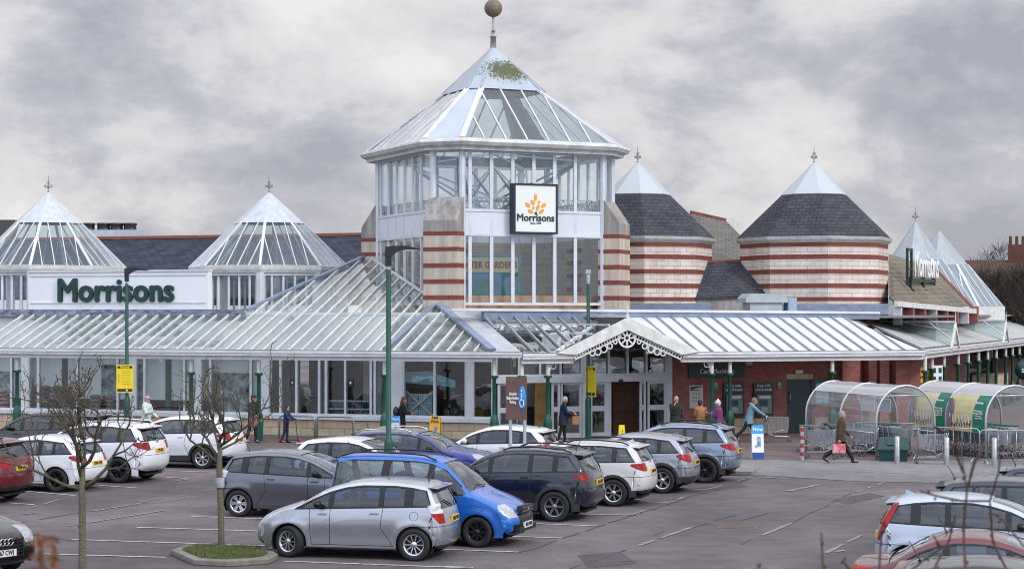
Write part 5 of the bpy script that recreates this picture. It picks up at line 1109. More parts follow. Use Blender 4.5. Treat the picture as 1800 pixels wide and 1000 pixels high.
h = NL + R(1); car('suv_car', 'very dark navy suv with tinted windows and grey six spoke wheels, nose left', 'car', at_wheel(974, 917, 'suv', h, 'r', 1, (1, 1.03, 1)), h, 'suv', navy, scale=(1.0, 1.03, 1.0), wheels=(6, .05, .0), rim=rim_g, clad=True, tails='block', tint=(0, 1, 1, 1), plate='OL16 XKV', rails='black')
h = NL + R(1); car('suv_car', 'white crossover with dark roof rails and light alloy wheels right of the navy suv', 'car', at_wheel(1078, 890, 'suv', h, 'r', 1, (.97, .99, .96)), h, 'suv', paintm('cream_white', (.58, .57, .57), 0, .35), scale=(.97, .99, .96), wheels=(7, .022, .1), rim=rim_s, clad=True, tails='wide', plate='BD71 VKK', rails='black', badge='VW', aerial='fin')
h = NL + R(1); car('hatchback', 'silver hatchback with black and silver wheels between the white crossover and silver-blue suv', 'car', at_wheel(1164, 867, 'hatch', h, 'r', 1, (1.0, 1.0, 1.06)), h, 'hatch', skoda, scale=(1.0, 1.0, 1.06), wheels=(5, .06, .0), rim=rim_s, clad=True, tails='wide', plate='KV22 LUH', aerial='fin')
h = NL + R(1); car('suv_car', 'silver-blue suv at the right end of the middle row beside the kerb', 'car', at_wheel(1238, 849, 'suv', h, 'r', 1, (1.0, 1.0, 1.0)), h, 'suv', sgrey, wheels=(5, .06, .0), rim=rim_d, clad=True, tails='slim', tint=(0, 1, 1, 1), plate='YC22 UEX', rails='black', aerial='fin')
g1 = G(585, 865); car('hatchback', 'white hatchback with only its roof showing behind the grey mpv', 'car', (g1.x + 1.0, g1.y), BAY, 'hatch', whitep, wheels=(7, .03, 0), tails='wide', rails=None)
g1 = G(742, 852); car('suv_car', 'deep blue crossover with a white tail and silver rails, nose right behind the blue van', 'car', (g1.x, g1.y), BAY, 'suv', dblue, scale=(.97, .97, .94), roof=mat('grey_roof', (.16, .16, .17), .3, coat=1), clad=True, rails='chrome', wheels=(7, .03, 0), tails='wide')
g1 = G(850, 836); car('hatchback', 'white hatchback with tinted rear windows parked behind the disabled parking sign', 'car', (g1.x + .15, g1.y + .6), NL, 'hatch', whitep, wheels=(7, .03, 0), tails='wide', tint=(0, 1, 1, 0))
# left block
h = NL + R(2); car('suv_car', 'white suv with silver roof rails and a yellow plate, between the two bare trees', 'car', at_wheel(207, 849, 'suv', h, 'r', 1, (1.02, 1, 1.02)), h, 'suv', whitep, scale=(1.02, 1, 1.02), wheels=(5, .045, .22), rim=rim_d, clad=False, tails='wide', rails='chrome', plate='Y9 XRS', badge='VW', tint=(0, 1, 1, 0))
h = NL + R(2); car('suv_car', 'white suv with diamond cut alloys parked furthest back on the left', 'car', at_wheel(355, 824, 'suv', h, 'r', 1, (1.0, 1, .97)), h, 'suv', whitep, scale=(1, 1, .97), wheels=(7, .03, .12), rim=rim_s, clad=True, tails='wide', plate='YB19 ZKD')
h = NL + R(2); car('hatchback', 'white hatchback with black wheels behind the branches of the left tree', 'car', at_wheel(98, 865, 'hatch', h, 'r', 1), h, 'hatch', whitep, wheels=(5, .05, .0), rim=rim_d, tails='wide', plate='YD20 OYK')
h = NL + R(2); car('suv_car', 'dark red suv cut off by the left edge of the picture', 'car', at_wheel(-48, 887, 'suv', h, 'r', 1), h, 'suv', red, wheels=(5, .05, .0), rim=rim_d, clad=True, tails='wide', plate='PN70 GTX', tint=(0, 1, 1, 0))
g1 = G(75, 815); car('suv_car', 'dark grey suv with black glass behind the white cars on the left', 'car', (g1.x, g1.y), NL, 'suv', dgrey, scale=(1.08, 1, 1.03), wheels=(5, .05, .0), rim=rim_d, clad=True, tails='wide', tint=(0, 1, 1, 1))
# bottom left corner: only the nose shows
gA = G(-32, 1012); hA = R(-38); A_ = ARCH['sedan']; pa_ = (gA.x - 1.75 * math.cos(hA), gA.y - 1.75 * math.sin(hA) )
au = car('executive_car', 'black car nose with a slatted grille and four chrome rings in the bottom left corner', 'car', pa_, hA, 'estate', blk, scale=(1.0, 1.03, 1.08), plate_front='FH67 CWJ', wheels=(5, .05, 0), rim=rim_s)
MA = WM[au.name]; gr = MB(); xn = ARCH['estate']['L'] / 2
for i in range(6): gr.box(xn - .02, xn + .03, -.42, .42, .36 + i * .055, .375 + i * .055)
for i in range(8): gr.bar((xn + .005, -.42 + i * .12, .34), (xn - .02, -.42 + i * .12, .66), .012, .02)
gr.build('grille', mat('grille_black', (.02, .02, .022), .3), au, MA)
bd = MB()
for i in range(4): bd.tube([(xn + .045, -.123 + i * .082 + .055 * math.cos(a * .524), .60 + .055 * math.sin(a * .524)) for a in range(13)], .009, 6)
bd.build('badge', chrome, au, MA)
# right foreground row
def by_tail(px, d, arch, head, ytop, sc_=(1, 1, 1)):      # place by the roof's rear end: photo x of the roof rear, depth
    A = ARCH[arch]; x = (A['L'] / 2 - A['rw'][0]) * sc_[0]; X0 = (px - 900) * d / F
    return (X0 - x * math.cos(head), d - x * math.sin(head))
h = R(-17)
car('mpv_car', 'pale blue hatchback with tall red tail lights in the right foreground', 'car', by_tail(1578, 33.6, 'mpv', h, 0), h, 'mpv', ice, scale=(1.02, 1.02, 1.0), tails='spire', plate='FY17 ODC', aerial='fin', wheels=(10, .02, 0), rails='chromeh', badge='H')
car('estate_car', 'dark blue estate with chrome window line behind the pale blue hatchback', 'car', by_tail(1660, 37.2, 'estate', h, 0), h, 'estate', dnavy, tails='wide', wheels=(10, .02, 0))
car('hatchback', 'dark car at the right edge furthest from the camera in the right row', 'car', by_tail(1768, 41.0, 'hatch', h, 0), h, 'hatch', dnavy, tails='wide', wheels=(10, .02, 0))
car('saloon_car', 'maroon saloon with its boot lid showing at the bottom right', 'car', by_tail(1640, 28.4, 'sedan', h, 0), h, 'sedan', maroon, tails='wide', wheels=(10, .02, 0), plate='YK10 MVE')
car('hatchback', 'black car whose pale reflecting roof fills the bottom right corner', 'car', by_tail(1590, 25.2, 'hatch', h, 0), h, 'hatch', blk, tails='wide', wheels=(10, .02, 0))
# ================================================================ people
def remesh(mb, name, m, parent, mw, vox=.012, sm=3, mats=None):
    o = mb.build(name + '_raw', m); r_ = o.modifiers.new('r', 'REMESH'); r_.mode = 'VOXEL'; r_.voxel_size = vox; r_.use_smooth_shade = True
    s_ = o.modifiers.new('s', 'SMOOTH'); s_.iterations = sm; s_.factor = .5
    bpy.context.view_layer.update(); me = bpy.data.meshes.new_from_object(o.evaluated_get(bpy.context.evaluated_depsgraph_get())); bpy.data.objects.remove(o)
    me.name = name; me.materials.clear(); me.materials.append(m); n = bpy.data.objects.new(name, me); C.objects.link(n); place(n, parent, mw); return n
def limb(mb, pts, rs, n=10):
    mb.tube(pts, rs, n)
    for p, r in zip(pts, rs): mb.sphere(p, r, 8)
def loft(mb, rows, n=14):                       # rows: (x,y,z, rx, ry)
    vs = [];
    for x, y, z, rx, ry in rows:
        for k in range(n): a = 2 * math.pi * k / n; vs.append((x + rx * math.cos(a), y + ry * math.sin(a), z))
    fs = [(i * n + k, i * n + (k + 1) % n, (i + 1) * n + (k + 1) % n, (i + 1) * n + k) for i in range(len(rows) - 1) for k in range(n)]
    fs += [tuple(range(n))[::-1], tuple((len(rows) - 1) * n + k for k in range(n))]; mb.add(vs, fs, 0, True)
skins = mat('skin', (.50, .26, .18), .55, var=.1, vs=20); shoe = mat('shoe_black', (.015, .015, .017), .5)
def person(label, pos, H, head, top, trou, hair, legs=((8, 4), (-10, 12)), arms=((10, 15, 8), (-8, 20, 8)), lean=3, coat=.0, hat=None, hood=False, bald=False, hairlen=0, headyaw=0, headpitch=0, bulk=1.0, bag=None, sole=None, glasses=False, scarf=None):
    """legs: (thigh swing, knee bend) left,right in degrees; arms: (shoulder swing, elbow bend, outward) left,right"""
    k = H / 1.75; M0 = at((pos[0], pos[1], 0), head); rt = empty('person', M0); tag(rt, label, 'person', 'people outside the supermarket')
    V = Vector; ln = R(lean)
    def leg(s_, th, kn):
        hip = V((0, s_ * .09, .92)); a = R(th); kne = hip + V((math.sin(a), 0, -math.cos(a))) * .43; b = a - R(kn); ank = kne + V((math.sin(b), 0, -math.cos(b))) * .41
        return hip, kne, ank, b
    L_, R_ = leg(1, *legs[0]), leg(-1, *legs[1]); dz = .085 - min(L_[2].z - .04 * 0, R_[2].z)
    up = lambda v: (v + V((0, 0, dz))) * k
    def tors(z, x=0, y=0): h = z - .92; return V((x + h * math.sin(ln), y, .92 + h * math.cos(ln) + dz)) * k
    neck, headc = tors(1.47, .0), tors(1.60, .025 + .05 * math.sin(R(headpitch)))
    def arm(s_, sw, el, ou):
        sh = tors(1.40, 0, s_ * .185); a = R(sw) + ln * .3; o_ = R(ou); e = sh + V((math.sin(a) * math.cos(o_), s_ * math.sin(o_), -math.cos(a) * math.cos(o_))) * .29 * k
        b = a + R(el); wv = V((math.sin(b), -s_ * .12 if el > 40 else s_ * .03, -math.cos(b))).normalized(); w_ = e + wv * .255 * k; return sh, e, w_, wv
    AL, AR = arm(1, *arms[0]), arm(-1, *arms[1])
    B = MB()                                     # the body: one continuous surface
    loft(B, [(*tors(.86), .10 * k, .13 * k), (*tors(.98), .105 * k, .145 * k), (*tors(1.12), .095 * k, .125 * k), (*tors(1.30), .115 * k, .16 * k), (*tors(1.40), .09 * k, .17 * k), (*tors(1.455), .055 * k, .08 * k)])
    limb(B, [neck - V((0, 0, .04)) * k, neck + V((0, 0, .06)) * k], [.055 * k, .05 * k])
    yw = R(headyaw); hp = R(headpitch); HM = Matrix.Translation(headc) @ Matrix.Rotation(yw, 4, 'Z') @ Matrix.Rotation(hp, 4, 'Y')
    def hs(c, r, sq): o0 = len(B.v); B.sphere((0, 0, 0), r * k, 14, sq=sq); B.xf(HM @ Matrix.Translation(V(c) * k), o0)
    hs((0, 0, .02), .10, (.98, .76, 1.12)); hs((.025, 0, -.055), .062, (1.0, .85, .95)); hs((.10, 0, -.008), .018, (1.1, .7, 1.5)); hs((.086, 0, -.052), .016, (.8, 1.5, .45)); hs((.075, 0, -.09), .025, (.9, 1.1, .8))
    for s_ in (1, -1): hs((-.005, s_ * .078, -.005), .026, (.8, .4, 1.2))
    for s_, A in ((1, AL), (-1, AR)):
        sh, e, w_, wv = A; limb(B, [sh, e, w_], [.048 * k, .038 * k, .027 * k]); sd = V((0, 1, 0)); palm = w_ + wv * .05 * k
        limb(B, [w_, palm + wv * .03 * k], [.026 * k, .03 * k]); side = wv.cross(V((0, s_, 0))).normalized()
        for i, (o_, fl) in enumerate(((-.026, .062), (-.009, .072), (.009, .068), (.026, .052))):
            r0 = palm + side * o_ * k + wv * .035 * k; cur = V((0, -s_, 0)); limb(B, [r0, r0 + wv * fl * .5 * k, r0 + wv * fl * .85 * k + cur * fl * .35 * k], [.010 * k, .009 * k, .008 * k], 6)
        limb(B, [w_ + wv * .02 * k, w_ + wv * .045 * k - side * .035 * k, w_ + wv * .08 * k - side * .042 * k], [.013 * k, .012 * k, .010 * k], 6)
    for Q in (L_, R_):
        limb(B, [up(Q[0]), up(Q[1]), up(Q[2])], [.078 * k, .052 * k, .038 * k]); f = V((math.cos(Q[3] * .6), 0, min(0, math.sin(Q[3])) * .6)); limb(B, [up(Q[2]), up(Q[2] + f * .14 - V((0, 0, .045)))], [.036 * k, .03 * k])
    remesh(B, 'body', skins, rt, M0, .011, 2)
    T = MB(); b_ = bulk                           # jacket or coat
    bot = .86 - coat; rows = []
    for z, rx, ry in ((bot, .15 + coat * .10, .185 + coat * .08), (.92 if coat else .90, .145, .18), (1.05, .135, .165), (1.2, .14, .175), (1.34, .135, .19), (1.42, .10, .18), (1.475, .07, .095)):
        if z < .92: v = V(((z - .92) * math.sin(ln) * .3 * k, 0, (z + dz) * k)); rows.append((v.x, v.y, v.z, rx * k * b_, ry * k * b_))
        else: rows.append((*tors(z), rx * k * b_, ry * k * b_))
    loft(T, rows, 16)
    for A in (AL, AR): limb(T, [A[0], A[0].lerp(A[1], .5), A[1], A[1].lerp(A[2], .5), A[2] - A[3] * .01], [.072 * k * b_, .066 * k * b_, .058 * k * b_, .054 * k * b_, .046 * k * b_])
    limb(T, [neck - V((0, 0, .02)) * k, neck + V((0, 0, .025)) * k], [.075 * k, .07 * k])
    if hood: T.sphere(neck + V((-.07, 0, .02)) * k, .095 * k, 10, sq=(.9, 1.2, .7))
    for z in (1.0, 1.12, 1.24): T.tube([tors(z, .14 * math.cos(a * .52) * b_, .176 * math.sin(a * .52) * b_) for a in range(13)], .008 * k, 5)   # quilting folds
    remesh(T, 'jacket' if coat < .2 else 'coat', top, rt, M0, .013, 3)
    U = MB(); loft(U, [(*tors(.80), .12 * k, .15 * k), (*tors(.92), .125 * k, .16 * k), (*tors(1.0), .12 * k, .15 * k)])
    for Q in (L_, R_): limb(U, [up(Q[0]), up(Q[0].lerp(Q[1], .5)), up(Q[1]), up(Q[1].lerp(Q[2], .5)), up(Q[2] + V((0, 0, .01)))], [.095 * k, .085 * k, .068 * k, .060 * k, .052 * k])
    remesh(U, 'trousers', trou, rt, M0, .013, 2)
    for Q in (L_, R_):
        S_ = MB(); f = V((math.cos(Q[3] * .6), 0, min(0, math.sin(Q[3])) * .6)); a = up(Q[2]) + V((-.03, 0, -.03)) * k; S_.sphere(a, .05 * k, 10, sq=(1.1, .8, .9)); limb(S_, [a, a + f * .10 * k + V((0, 0, -.01)) * k, a + f * .19 * k + V((0, 0, -.02)) * k], [.042 * k, .04 * k, .032 * k])
        remesh(S_, 'shoe', sole or shoe, rt, M0, .012, 1)
    hb = MB()
    def hh(c, r, sq): o0 = len(hb.v); hb.sphere((0, 0, 0), r * k, 14, sq=sq); hb.xf(HM @ Matrix.Translation(V(c) * k), o0)
    if not bald:
        hh((-.022, 0, .045), .108, (.95, .84, .98)); hh((-.055, 0, -.01), .085, (.72, .98, 1.1))
        if hairlen: hh((-.05, 0, -.08 - hairlen / 2), .09, (.75, 1.0, 1 + hairlen * 6))
        remesh(hb, 'hair', hair, rt, M0, .012, 1)
    else: hh((-.06, 0, -.02), .07, (.5, 1.12, .5)); remesh(hb, 'hair', hair, rt, M0, .012, 1)
    fc = MB()
    for s_ in (1, -1): fc.sphere(HM @ (V((.082, s_ * .032, .018)) * k), .011 * k, 8)
    fc.build('eyes', mat('eye_dark', (.02, .015, .012), .3), rt, M0)
    if hat:
        ht = MB(); o0 = 0; ht.sphere((0, 0, 0), .112 * k, 14, sq=(1.0, .86, .80)); ht.xf(HM @ Matrix.Translation(V((-.012, 0, .065)) * k), 0)
        if hat[1] == 'bobble': o0 = len(ht.v); ht.sphere((0, 0, 0), .04 * k, 8); ht.xf(HM @ Matrix.Translation(V((-.02, 0, .165)) * k), o0); o0 = len(ht.v); ht.tube([(.10 * math.cos(a * .52), .086 * math.sin(a * .52), 0) for a in range(13)], .022, 6); ht.xf(HM @ Matrix.Translation(V((-.005, 0, .035)) * k), o0)
        if hat[1] == 'cap': o0 = len(ht.v); ht.slab([(.06, -.06, .06), (.06, .06, .06), (.16, .045, .045), (.18, 0, .043), (.16, -.045, .045)], (0, 0, .01)); ht.xf(HM, o0)
        ht.build('hat', hat[0], rt, M0)
    if glasses:
        gs = MB(); 
        for s_ in (1, -1): gs.tube([HM @ (V((.098, s_ * .034 + .022 * math.cos(a * .785), .015 + .02 * math.sin(a * .785))) * k) for a in range(9)], .004, 4)
        gs.build('glasses', trim_m, rt, M0)
    rt['_l'] = 0; del rt['_l']
    return rt, M0, AL, AR, k
def cloth(n, c, var=.25, col2=None, vs=6): return mat('cloth_' + n, c, .9, var=var if not col2 else 1.0, vs=vs, col2=col2, bump=.25, bs=18)
hair_g, hair_b, hair_d, hair_w = mat('hair_grey', (.28, .27, .26), .8), mat('hair_brown', (.10, .05, .025), .8), mat('hair_dark', (.018, .014, .012), .7), mat('hair_pale', (.52, .47, .40), .8)
jeans, blackt, navyt = cloth('black_trousers', (.016, .016, .02)), cloth('black_leggings', (.012, .012, .014)), cloth('navy_trousers', (.02, .028, .055))
def carry(owner, name, label, cat, shape, m, mats=None):
    o = shape.build(name, mats or m, None, owner[1]); return tag(o, label, cat)
# man striding with a red bag
q = G(1478, 814); P_ = person('grey haired man in a brown quilted jacket striding past the first trolley shelter', q, 1.76, R(3), cloth('brown', (.075, .045, .028)), blackt, hair_g, legs=((30, 2), (-30, 22)), arms=((24, 22, 6), (-20, 14, 8)), lean=2, coat=.08, headyaw=0, bulk=1.02)
hnd = P_[3][2] + Vector((-.02, -.03, -.09)); b = MB(); b.box(hnd.x - .20, hnd.x + .20, hnd.y - .07, hnd.y + .07, hnd.z - .34, hnd.z - .06)
b.tube([(hnd.x - .09, hnd.y, hnd.z - .07), (hnd.x - .05, hnd.y, hnd.z + .02), (hnd.x + .05, hnd.y, hnd.z + .02), (hnd.x + .09, hnd.y, hnd.z - .07)], .008, 5); carry(P_, 'shopping_bag', 'bright red bag with a white mark carried by the striding man', 'bag', b, mat('bag_red', (.58, .01, .02), .4, var=.85, vs=5, col2=(.72, .55, .55)))
# woman pushing a trolley by the cash machines
q = G(1316, 777); PT = person('person in a pale teal padded coat leaning forward behind a trolley at the cash machines', q, 1.72, R(6), cloth('teal', (.17, .32, .37)), blackt, mat('hair_mousy', (.20, .14, .10), .8), legs=((26, 6), (-30, 16)), arms=((48, 8, 6), (44, 10, 6)), lean=16, coat=.12, hood=True, headpitch=12, bulk=1.08)
q = G(1187, 784); P_ = person('bald man in a black camouflage jacket by the entrance, phone to his ear', q, 1.80, R(-60), cloth('camo', (.03, .03, .028), col2=(.008, .008, .009), vs=9), blackt, hair_g, bald=True, arms=((6, 20, 10), (30, 128, 14)), bulk=1.12, headyaw=R(0))
q = G(1232, 782); person('person with dark hair in a tan jacket between the bald man and the purple coat', q, 1.62, R(100), cloth('tan', (.36, .17, .07)), blackt, hair_d, arms=((12, 60, 6), (10, 62, 6)), headyaw=-40)
q = G(1264, 783); person('person in a purple jacket and white bobble hat facing the cash machines', q, 1.62, R(150), cloth('purple', (.17, .035, .13)), blackt, hair_w, hat=(cloth('cream_knit', (.72, .66, .66)), 'bobble'), arms=((20, 95, 8), (18, 80, 8)), coat=.06, bulk=1.12)
q = G(989, 777); P_ = person('person in a long navy coat walking into the entrance with a brown paper bag', q, 1.68, R(8), cloth('navy', (.018, .026, .06)), blackt, hair_w, legs=((9, 3), (-10, 6)), arms=((22, 62, 6), (18, 60, 6)), coat=.22, lean=5, headpitch=18)
hnd = P_[3][2]; b = MB(); b.box(hnd.x - .04, hnd.x + .20, hnd.y - .02, hnd.y + .12, hnd.z - .38, hnd.z - .08); b.tube([(hnd.x + .02, hnd.y + .02, hnd.z - .08), (hnd.x + .05, hnd.y + .02, hnd.z), (hnd.x + .11, hnd.y + .02, hnd.z), (hnd.x + .14, hnd.y + .02, hnd.z - .08)], .006, 4); carry(P_, 'paper_bag', 'brown paper bag in the hands of the person in navy', 'bag', b, mat('kraft', (.33, .17, .08), .8))
q = G(706, 776); P_ = person('person with loose brown hair in a black coat looking at a phone by the windows', q, 1.66, R(4), cloth('black_coat', (.012, .012, .014)), blackt, hair_b, legs=((10, 4), (-14, 10)), arms=((14, 72, 6), (12, 70, 6)), coat=.28, hairlen=.04, headpitch=16, lean=4)
hnd = P_[3][2]; b = MB().box(hnd.x + .06, hnd.x + .20, hnd.y - .035, hnd.y + .035, hnd.z + .0, hnd.z + .02); carry(P_, 'phone', 'dark phone held in front of the person in the black coat', 'phone', b, trim_m)
bk = MB(); bk.sphere((-.20, 0, 1.08), .19, 14, sq=(.62, .85, 1.1)); carry(P_, 'backpack', 'black rucksack on the back of the person looking at a phone', 'backpack', bk, black)
q = G(503, 778); P_ = person('boy in dark blue clothes and glasses riding a kick scooter on the pavement', q, 1.36, R(-12), cloth('boy_navy', (.02, .035, .10)), navyt, hair_d, legs=((3, 2), (-8, 10)), arms=((34, 30, 6), (30, 34, 6)), glasses=True, hood=True)
k = MB(); k.bar((-.30, 0, .10), (.38, 0, .10), .11, .02); k.tube([(.40, 0, .07), (.33, 0, .18), (.26, 0, .82)], .017, 8); k.tube([(.26, -.2, .82), (.26, .2, .82)], .015, 8); MS = at((q.x + .10, q.y - .05, 0), R(-12))
sc_ = empty('kick_scooter', MS); tag(sc_, 'small black kick scooter with red wheels under the boy', 'scooter'); k.build('deck', trim_m, sc_, MS)
for x in (-.33, .43): MB().lathe([(.03, -.015), (.075, -.014), (.08, 0), (.075, .014), (.03, .015)], 16, (x, 0, .08), ax='y').build('wheel', mat('scooter_red', (.45, .02, .03), .4), sc_, MS)
q = G(444, 778); P_ = person('person in a black jacket and cap standing behind the branches of the right tree', q, 1.76, R(-35), cloth('black_jkt', (.016, .017, .019)), blackt, hair_d, hat=(black, 'cap'), bulk=1.1, arms=((6, 18, 8), (20, 40, 8)))
b = MB(); b.box(.12, .24, -.32, -.02, .62, .95); carry(P_, 'shopping_bag', 'faded pink bag held by the person in the black cap', 'bag', b, mat('bag_pink', (.42, .12, .14), .7, var=.3))
q = G(257, 782); person('person in a pale mint padded jacket and cap standing behind the white cars', q, 1.76, R(-20), cloth('mint', (.60, .68, .62)), blackt, hair_g, hat=(cloth('cap_pink', (.46, .36, .33)), 'cap'), arms=((12, 45, 14), (24, 78, 10)), bulk=1.15, hood=True)
# ================================================================ signs on the building
gtxt = mat('sign_green', (.003, .038, .030), .35); wtxt = mat('sign_white', (.78, .79, .78), .5); sgreen = mat('sign_dark_green', (.008, .035, .028), .45); orange = mat('leaf_orange', (.80, .33, .02), .5); yel = mat('sign_yellow', (.86, .66, .015), .5, var=.12, vs=3); sblue = mat('sign_blue', (.02, .25, .62), .5)
ys_ = WL - .03; sx0, sx1 = LF.s(102, ys_), LF.s(306, ys_); zc_ = LF.z(204, 512, ys_)
sg = empty('shop_sign', ML @ Matrix.Translation(((sx0 + sx1) / 2, ys_, zc_))); tag(sg, 'large dark green raised letters reading Morrisons on the white wall between the glass lanterns', 'shop sign')
def fit_text(name, body, w_, m, par, mw, **k):
    o = text(name, body, 1.0, m, par, mw, **k); xs = [v.co.x for v in o.data.vertices]; zs = [v.co.z for v in o.data.vertices]; f = w_ / (max(xs) - min(xs)); o.data.transform(Matrix.Translation((-(max(xs) + min(xs)) / 2, 0, 0))); o.data.transform(Matrix.Diagonal((f, 1, f * k.get('hz', 1) if False else f, 1))); return o
lt = fit_text('lettering', 'Morrisons', sx1 - sx0, gtxt, sg, WM[sg.name], bold=.028, ext=.05); lt.data.transform(Matrix.Diagonal((1, 1, 1.0, 1)))
# tower sign
TF = Fr(812.5, D0, 24.5); yb_ = -.42; a, b = TF.s(903, yb_), TF.s(980, yb_); z0, z1 = TF.z(940, 411, yb_), TF.z(940, 323, yb_)
MTs = TF.M() @ Matrix.Translation(((a + b) / 2, yb_, (z0 + z1) / 2)); hw, hh_ = (b - a) / 2, (z1 - z0) / 2
ts = empty('tower_sign', MTs); tag(ts, 'square white illuminated sign box with orange leaves on the glass tower', 'shop sign')
f = MB(); f.box(-hw, hw, .03, .40, -hh_, hh_); t = .07
for q in ((-hw, -hw + t, -hh_, hh_), (hw - t, hw, -hh_, hh_), (-hw + t, hw - t, -hh_, -hh_ + t), (-hw + t, hw - t, hh_ - t, hh_)): f.box(q[0], q[1], -.03, .03, q[2], q[3])
f.build('sign_case', mat('case_navy', (.008, .014, .035), .4), ts, MTs); MB().box(-hw + t, hw - t, 0, .03, -hh_ + t, hh_ - t).build('face_panel', mat('sign_face', (.74, .76, .70), .4), ts, MTs)
fit_text('lettering', 'Morrisons', hw * 1.70, sgreen, ts, MTs @ Matrix.Translation((0, -.012, -.37 * hh_)), bold=.022, ext=.008); text('small_lettering', 'Since 1899', .105, sgreen, ts, MTs @ Matrix.Translation((0, -.01, -.58 * hh_)), bold=.001, ext=.004)
lf = MB()
for (px, py, ln_, wd, an) in ((627, 350, 82, 40, 90), (588, 418, 68, 44, -52), (522, 455, 74, 42, -38), (737, 455, 74, 42, 38), (657, 487, 80, 42, 68), (560, 541, 76, 42, -25), (705, 539, 76, 42, 30)):
    u = 7.7; cx_, cz_ = (px - 630) / u / (980 - 903) * 2 * hw, -(py - 505) / u / (411 - 323) * 2 * hh_; L2, W2 = ln_ / u / 77 * hw * 1.05, wd / u / 77 * hw; A_ = R(an)
    pts = [(cx_ + L2 * math.cos(t_) * math.cos(A_) - W2 * math.sin(t_) * abs(math.sin(t_)) ** .3 * math.sin(A_), -.022, cz_ + L2 * math.cos(t_) * math.sin(A_) + W2 * math.sin(t_) * abs(math.sin(t_)) ** .3 * math.cos(A_)) for t_ in [2 * math.pi * i / 16 for i in range(16)]]
    lf.slab(pts, (0, .02, 0))
for px, py, r in ((673, 413, 17), (597, 490, 16), (630, 566, 17)):
    u = 7.7; cx_, cz_ = (px - 630) / u / 77 * 2 * hw, -(py - 505) / u / 88 * 2 * hh_; rr_ = r / u / 77 * 2 * hw; lf.slab([(cx_ + rr_ * math.cos(i * .524), -.022, cz_ + rr_ * math.sin(i * .524)) for i in range(12)], (0, .02, 0), 1 if py > 550 else 0)
lf.build('leaf_emblem', [orange, sgreen], ts, MTs)
# rooftop sign seen end on
p0 = P(1603, 520, 82.0); Ms = at((p0.x, p0.y, 0), R(64)); rs = empty('rooftop_sign', Ms); tag(rs, 'white Morrisons letters on a dark frame above the brown slate roof', 'shop sign')
zA_, zB_ = HC + (YH - 441) * .0249, HC + (YH - 487) * .0249
o = fit_text('lettering', 'Morrisons', 4.4, wtxt, rs, Ms @ Matrix.Translation((2.25, -.12, (zA_ + zB_) / 2 - .05)), bold=.014, ext=.012); zs_ = [v.co.z for v in o.data.vertices]; o.data.transform(Matrix.Diagonal((1, 1, (zA_ - zB_) / (max(zs_) - min(zs_)), 1)))
fr_ = MB(); 
for x in (0, 2.3, 4.3): fr_.box(x - .07, x + .07, 0, .16, 5.4, zB_ + .02); fr_.box(x - .16, x + .16, -.1, .3, 5.35, 5.75)
fr_.box(-.05, 4.5, 0, .14, zB_ - .2, zB_ - .05); fr_.box(-.86, -.78, -.05, .05, 5.9, zA_ + .1); fr_.box(-.12, -.04, -.05, .05, 6.1, zA_ + .1); fr_.box(-.78, -.12, -.04, .04, zA_ - .02, zA_ + .08); fr_.box(-.78, -.12, -.04, .04, zB_ + .3, zB_ + .38); fr_.build('sign_frame', sgreen, rs, Ms)
# cash machines sign
def wallbox(fr, px0, px1, py0, py1, y, th=.05):
    pm = (px0 + px1) / 2; a, b = fr.s(px0, y), fr.s(px1, y); return a, b, fr.z(pm, py1, y), fr.z(pm, py0, y)
a, b, z0, z1 = wallbox(RF, 1209, 1307, 640, 663, WR); Mx_ = MR @ Matrix.Translation(((a + b) / 2, WR - .08, (z0 + z1) / 2)); cs = MB().box(-(b - a) / 2, (b - a) / 2, 0, .07, -(z1 - z0) / 2, (z1 - z0) / 2).build('cash_machine_sign', sgreen, None, Mx_); tag(cs, 'wide dark green fascia sign reading Cash Machines', 'sign')
fit_text('lettering', 'Cash Machines', (b - a) * .61, wtxt, cs, Mx_ @ Matrix.Translation((0, -.01, -.02)), bold=.012, ext=.006)
def atm(px0, px1, py0, py1, label):
    a, b, z0, z1 = wallbox(RF, px0, px1, py0, py1, WR); w_, h_ = (b - a) / 2, (z1 - z0) / 2; M_ = MR @ Matrix.Translation(((a + b) / 2, WR - .10, (z0 + z1) / 2)); t = empty('cash_machine', M_); tag(t, label, 'cash machine', 'cash machines in the brick wall')
    MB().box(-w_, w_, 0, .09, -h_, h_).build('surround', mat('atm_black', (.010, .010, .012), .3), t, M_); text('lettering', 'Free cash\nwithdrawals', .155, wtxt, t, M_ @ Matrix.Translation((0, -.008, h_ * .70)), bold=.002, ext=.004)
    k = MB(); k.box(-w_ * .80, w_ * .80, -.07, 0, -h_ * .84, h_ * .30); k.build('casing', mat('atm_grey', (.16, .18, .20), .4, metal=.3, var=.2, vs=6), t, M_, bevel=.02)
    MB().box(-w_ * .5, w_ * .3, -.085, -.07, -h_ * .36, -h_ * .02).build('screen', mat('atm_screen', (.02, .04, .10), .15), t, M_); MB().box(-w_ * .55, w_ * .6, -.09, -.07, .08 * h_, .24 * h_).build('light_panel', mat('atm_light', (.62, .64, .62), .4), t, M_)
    kp = MB(); 
    for i in range(4):
        for j in range(3): kp.box(-.13 + i * .07, -.08 + i * .07, -.085, -.07, -h_ * .72 + j * .07, -h_ * .72 + j * .07 + .045)
    kp.build('keypad', steel, t, M_); MB().box(w_ * .35, w_ * .65, -.085, -.07, -h_ * .5, -h_ * .1).build('card_slot', mat('atm_green', (.10, .30, .16), .4), t, M_)
atm(1270, 1306, 672, 732, 'cash machine beside the green column, nearer the entrance'); atm(1323, 1357, 672, 732, 'cash machine the teal coated shopper is passing')
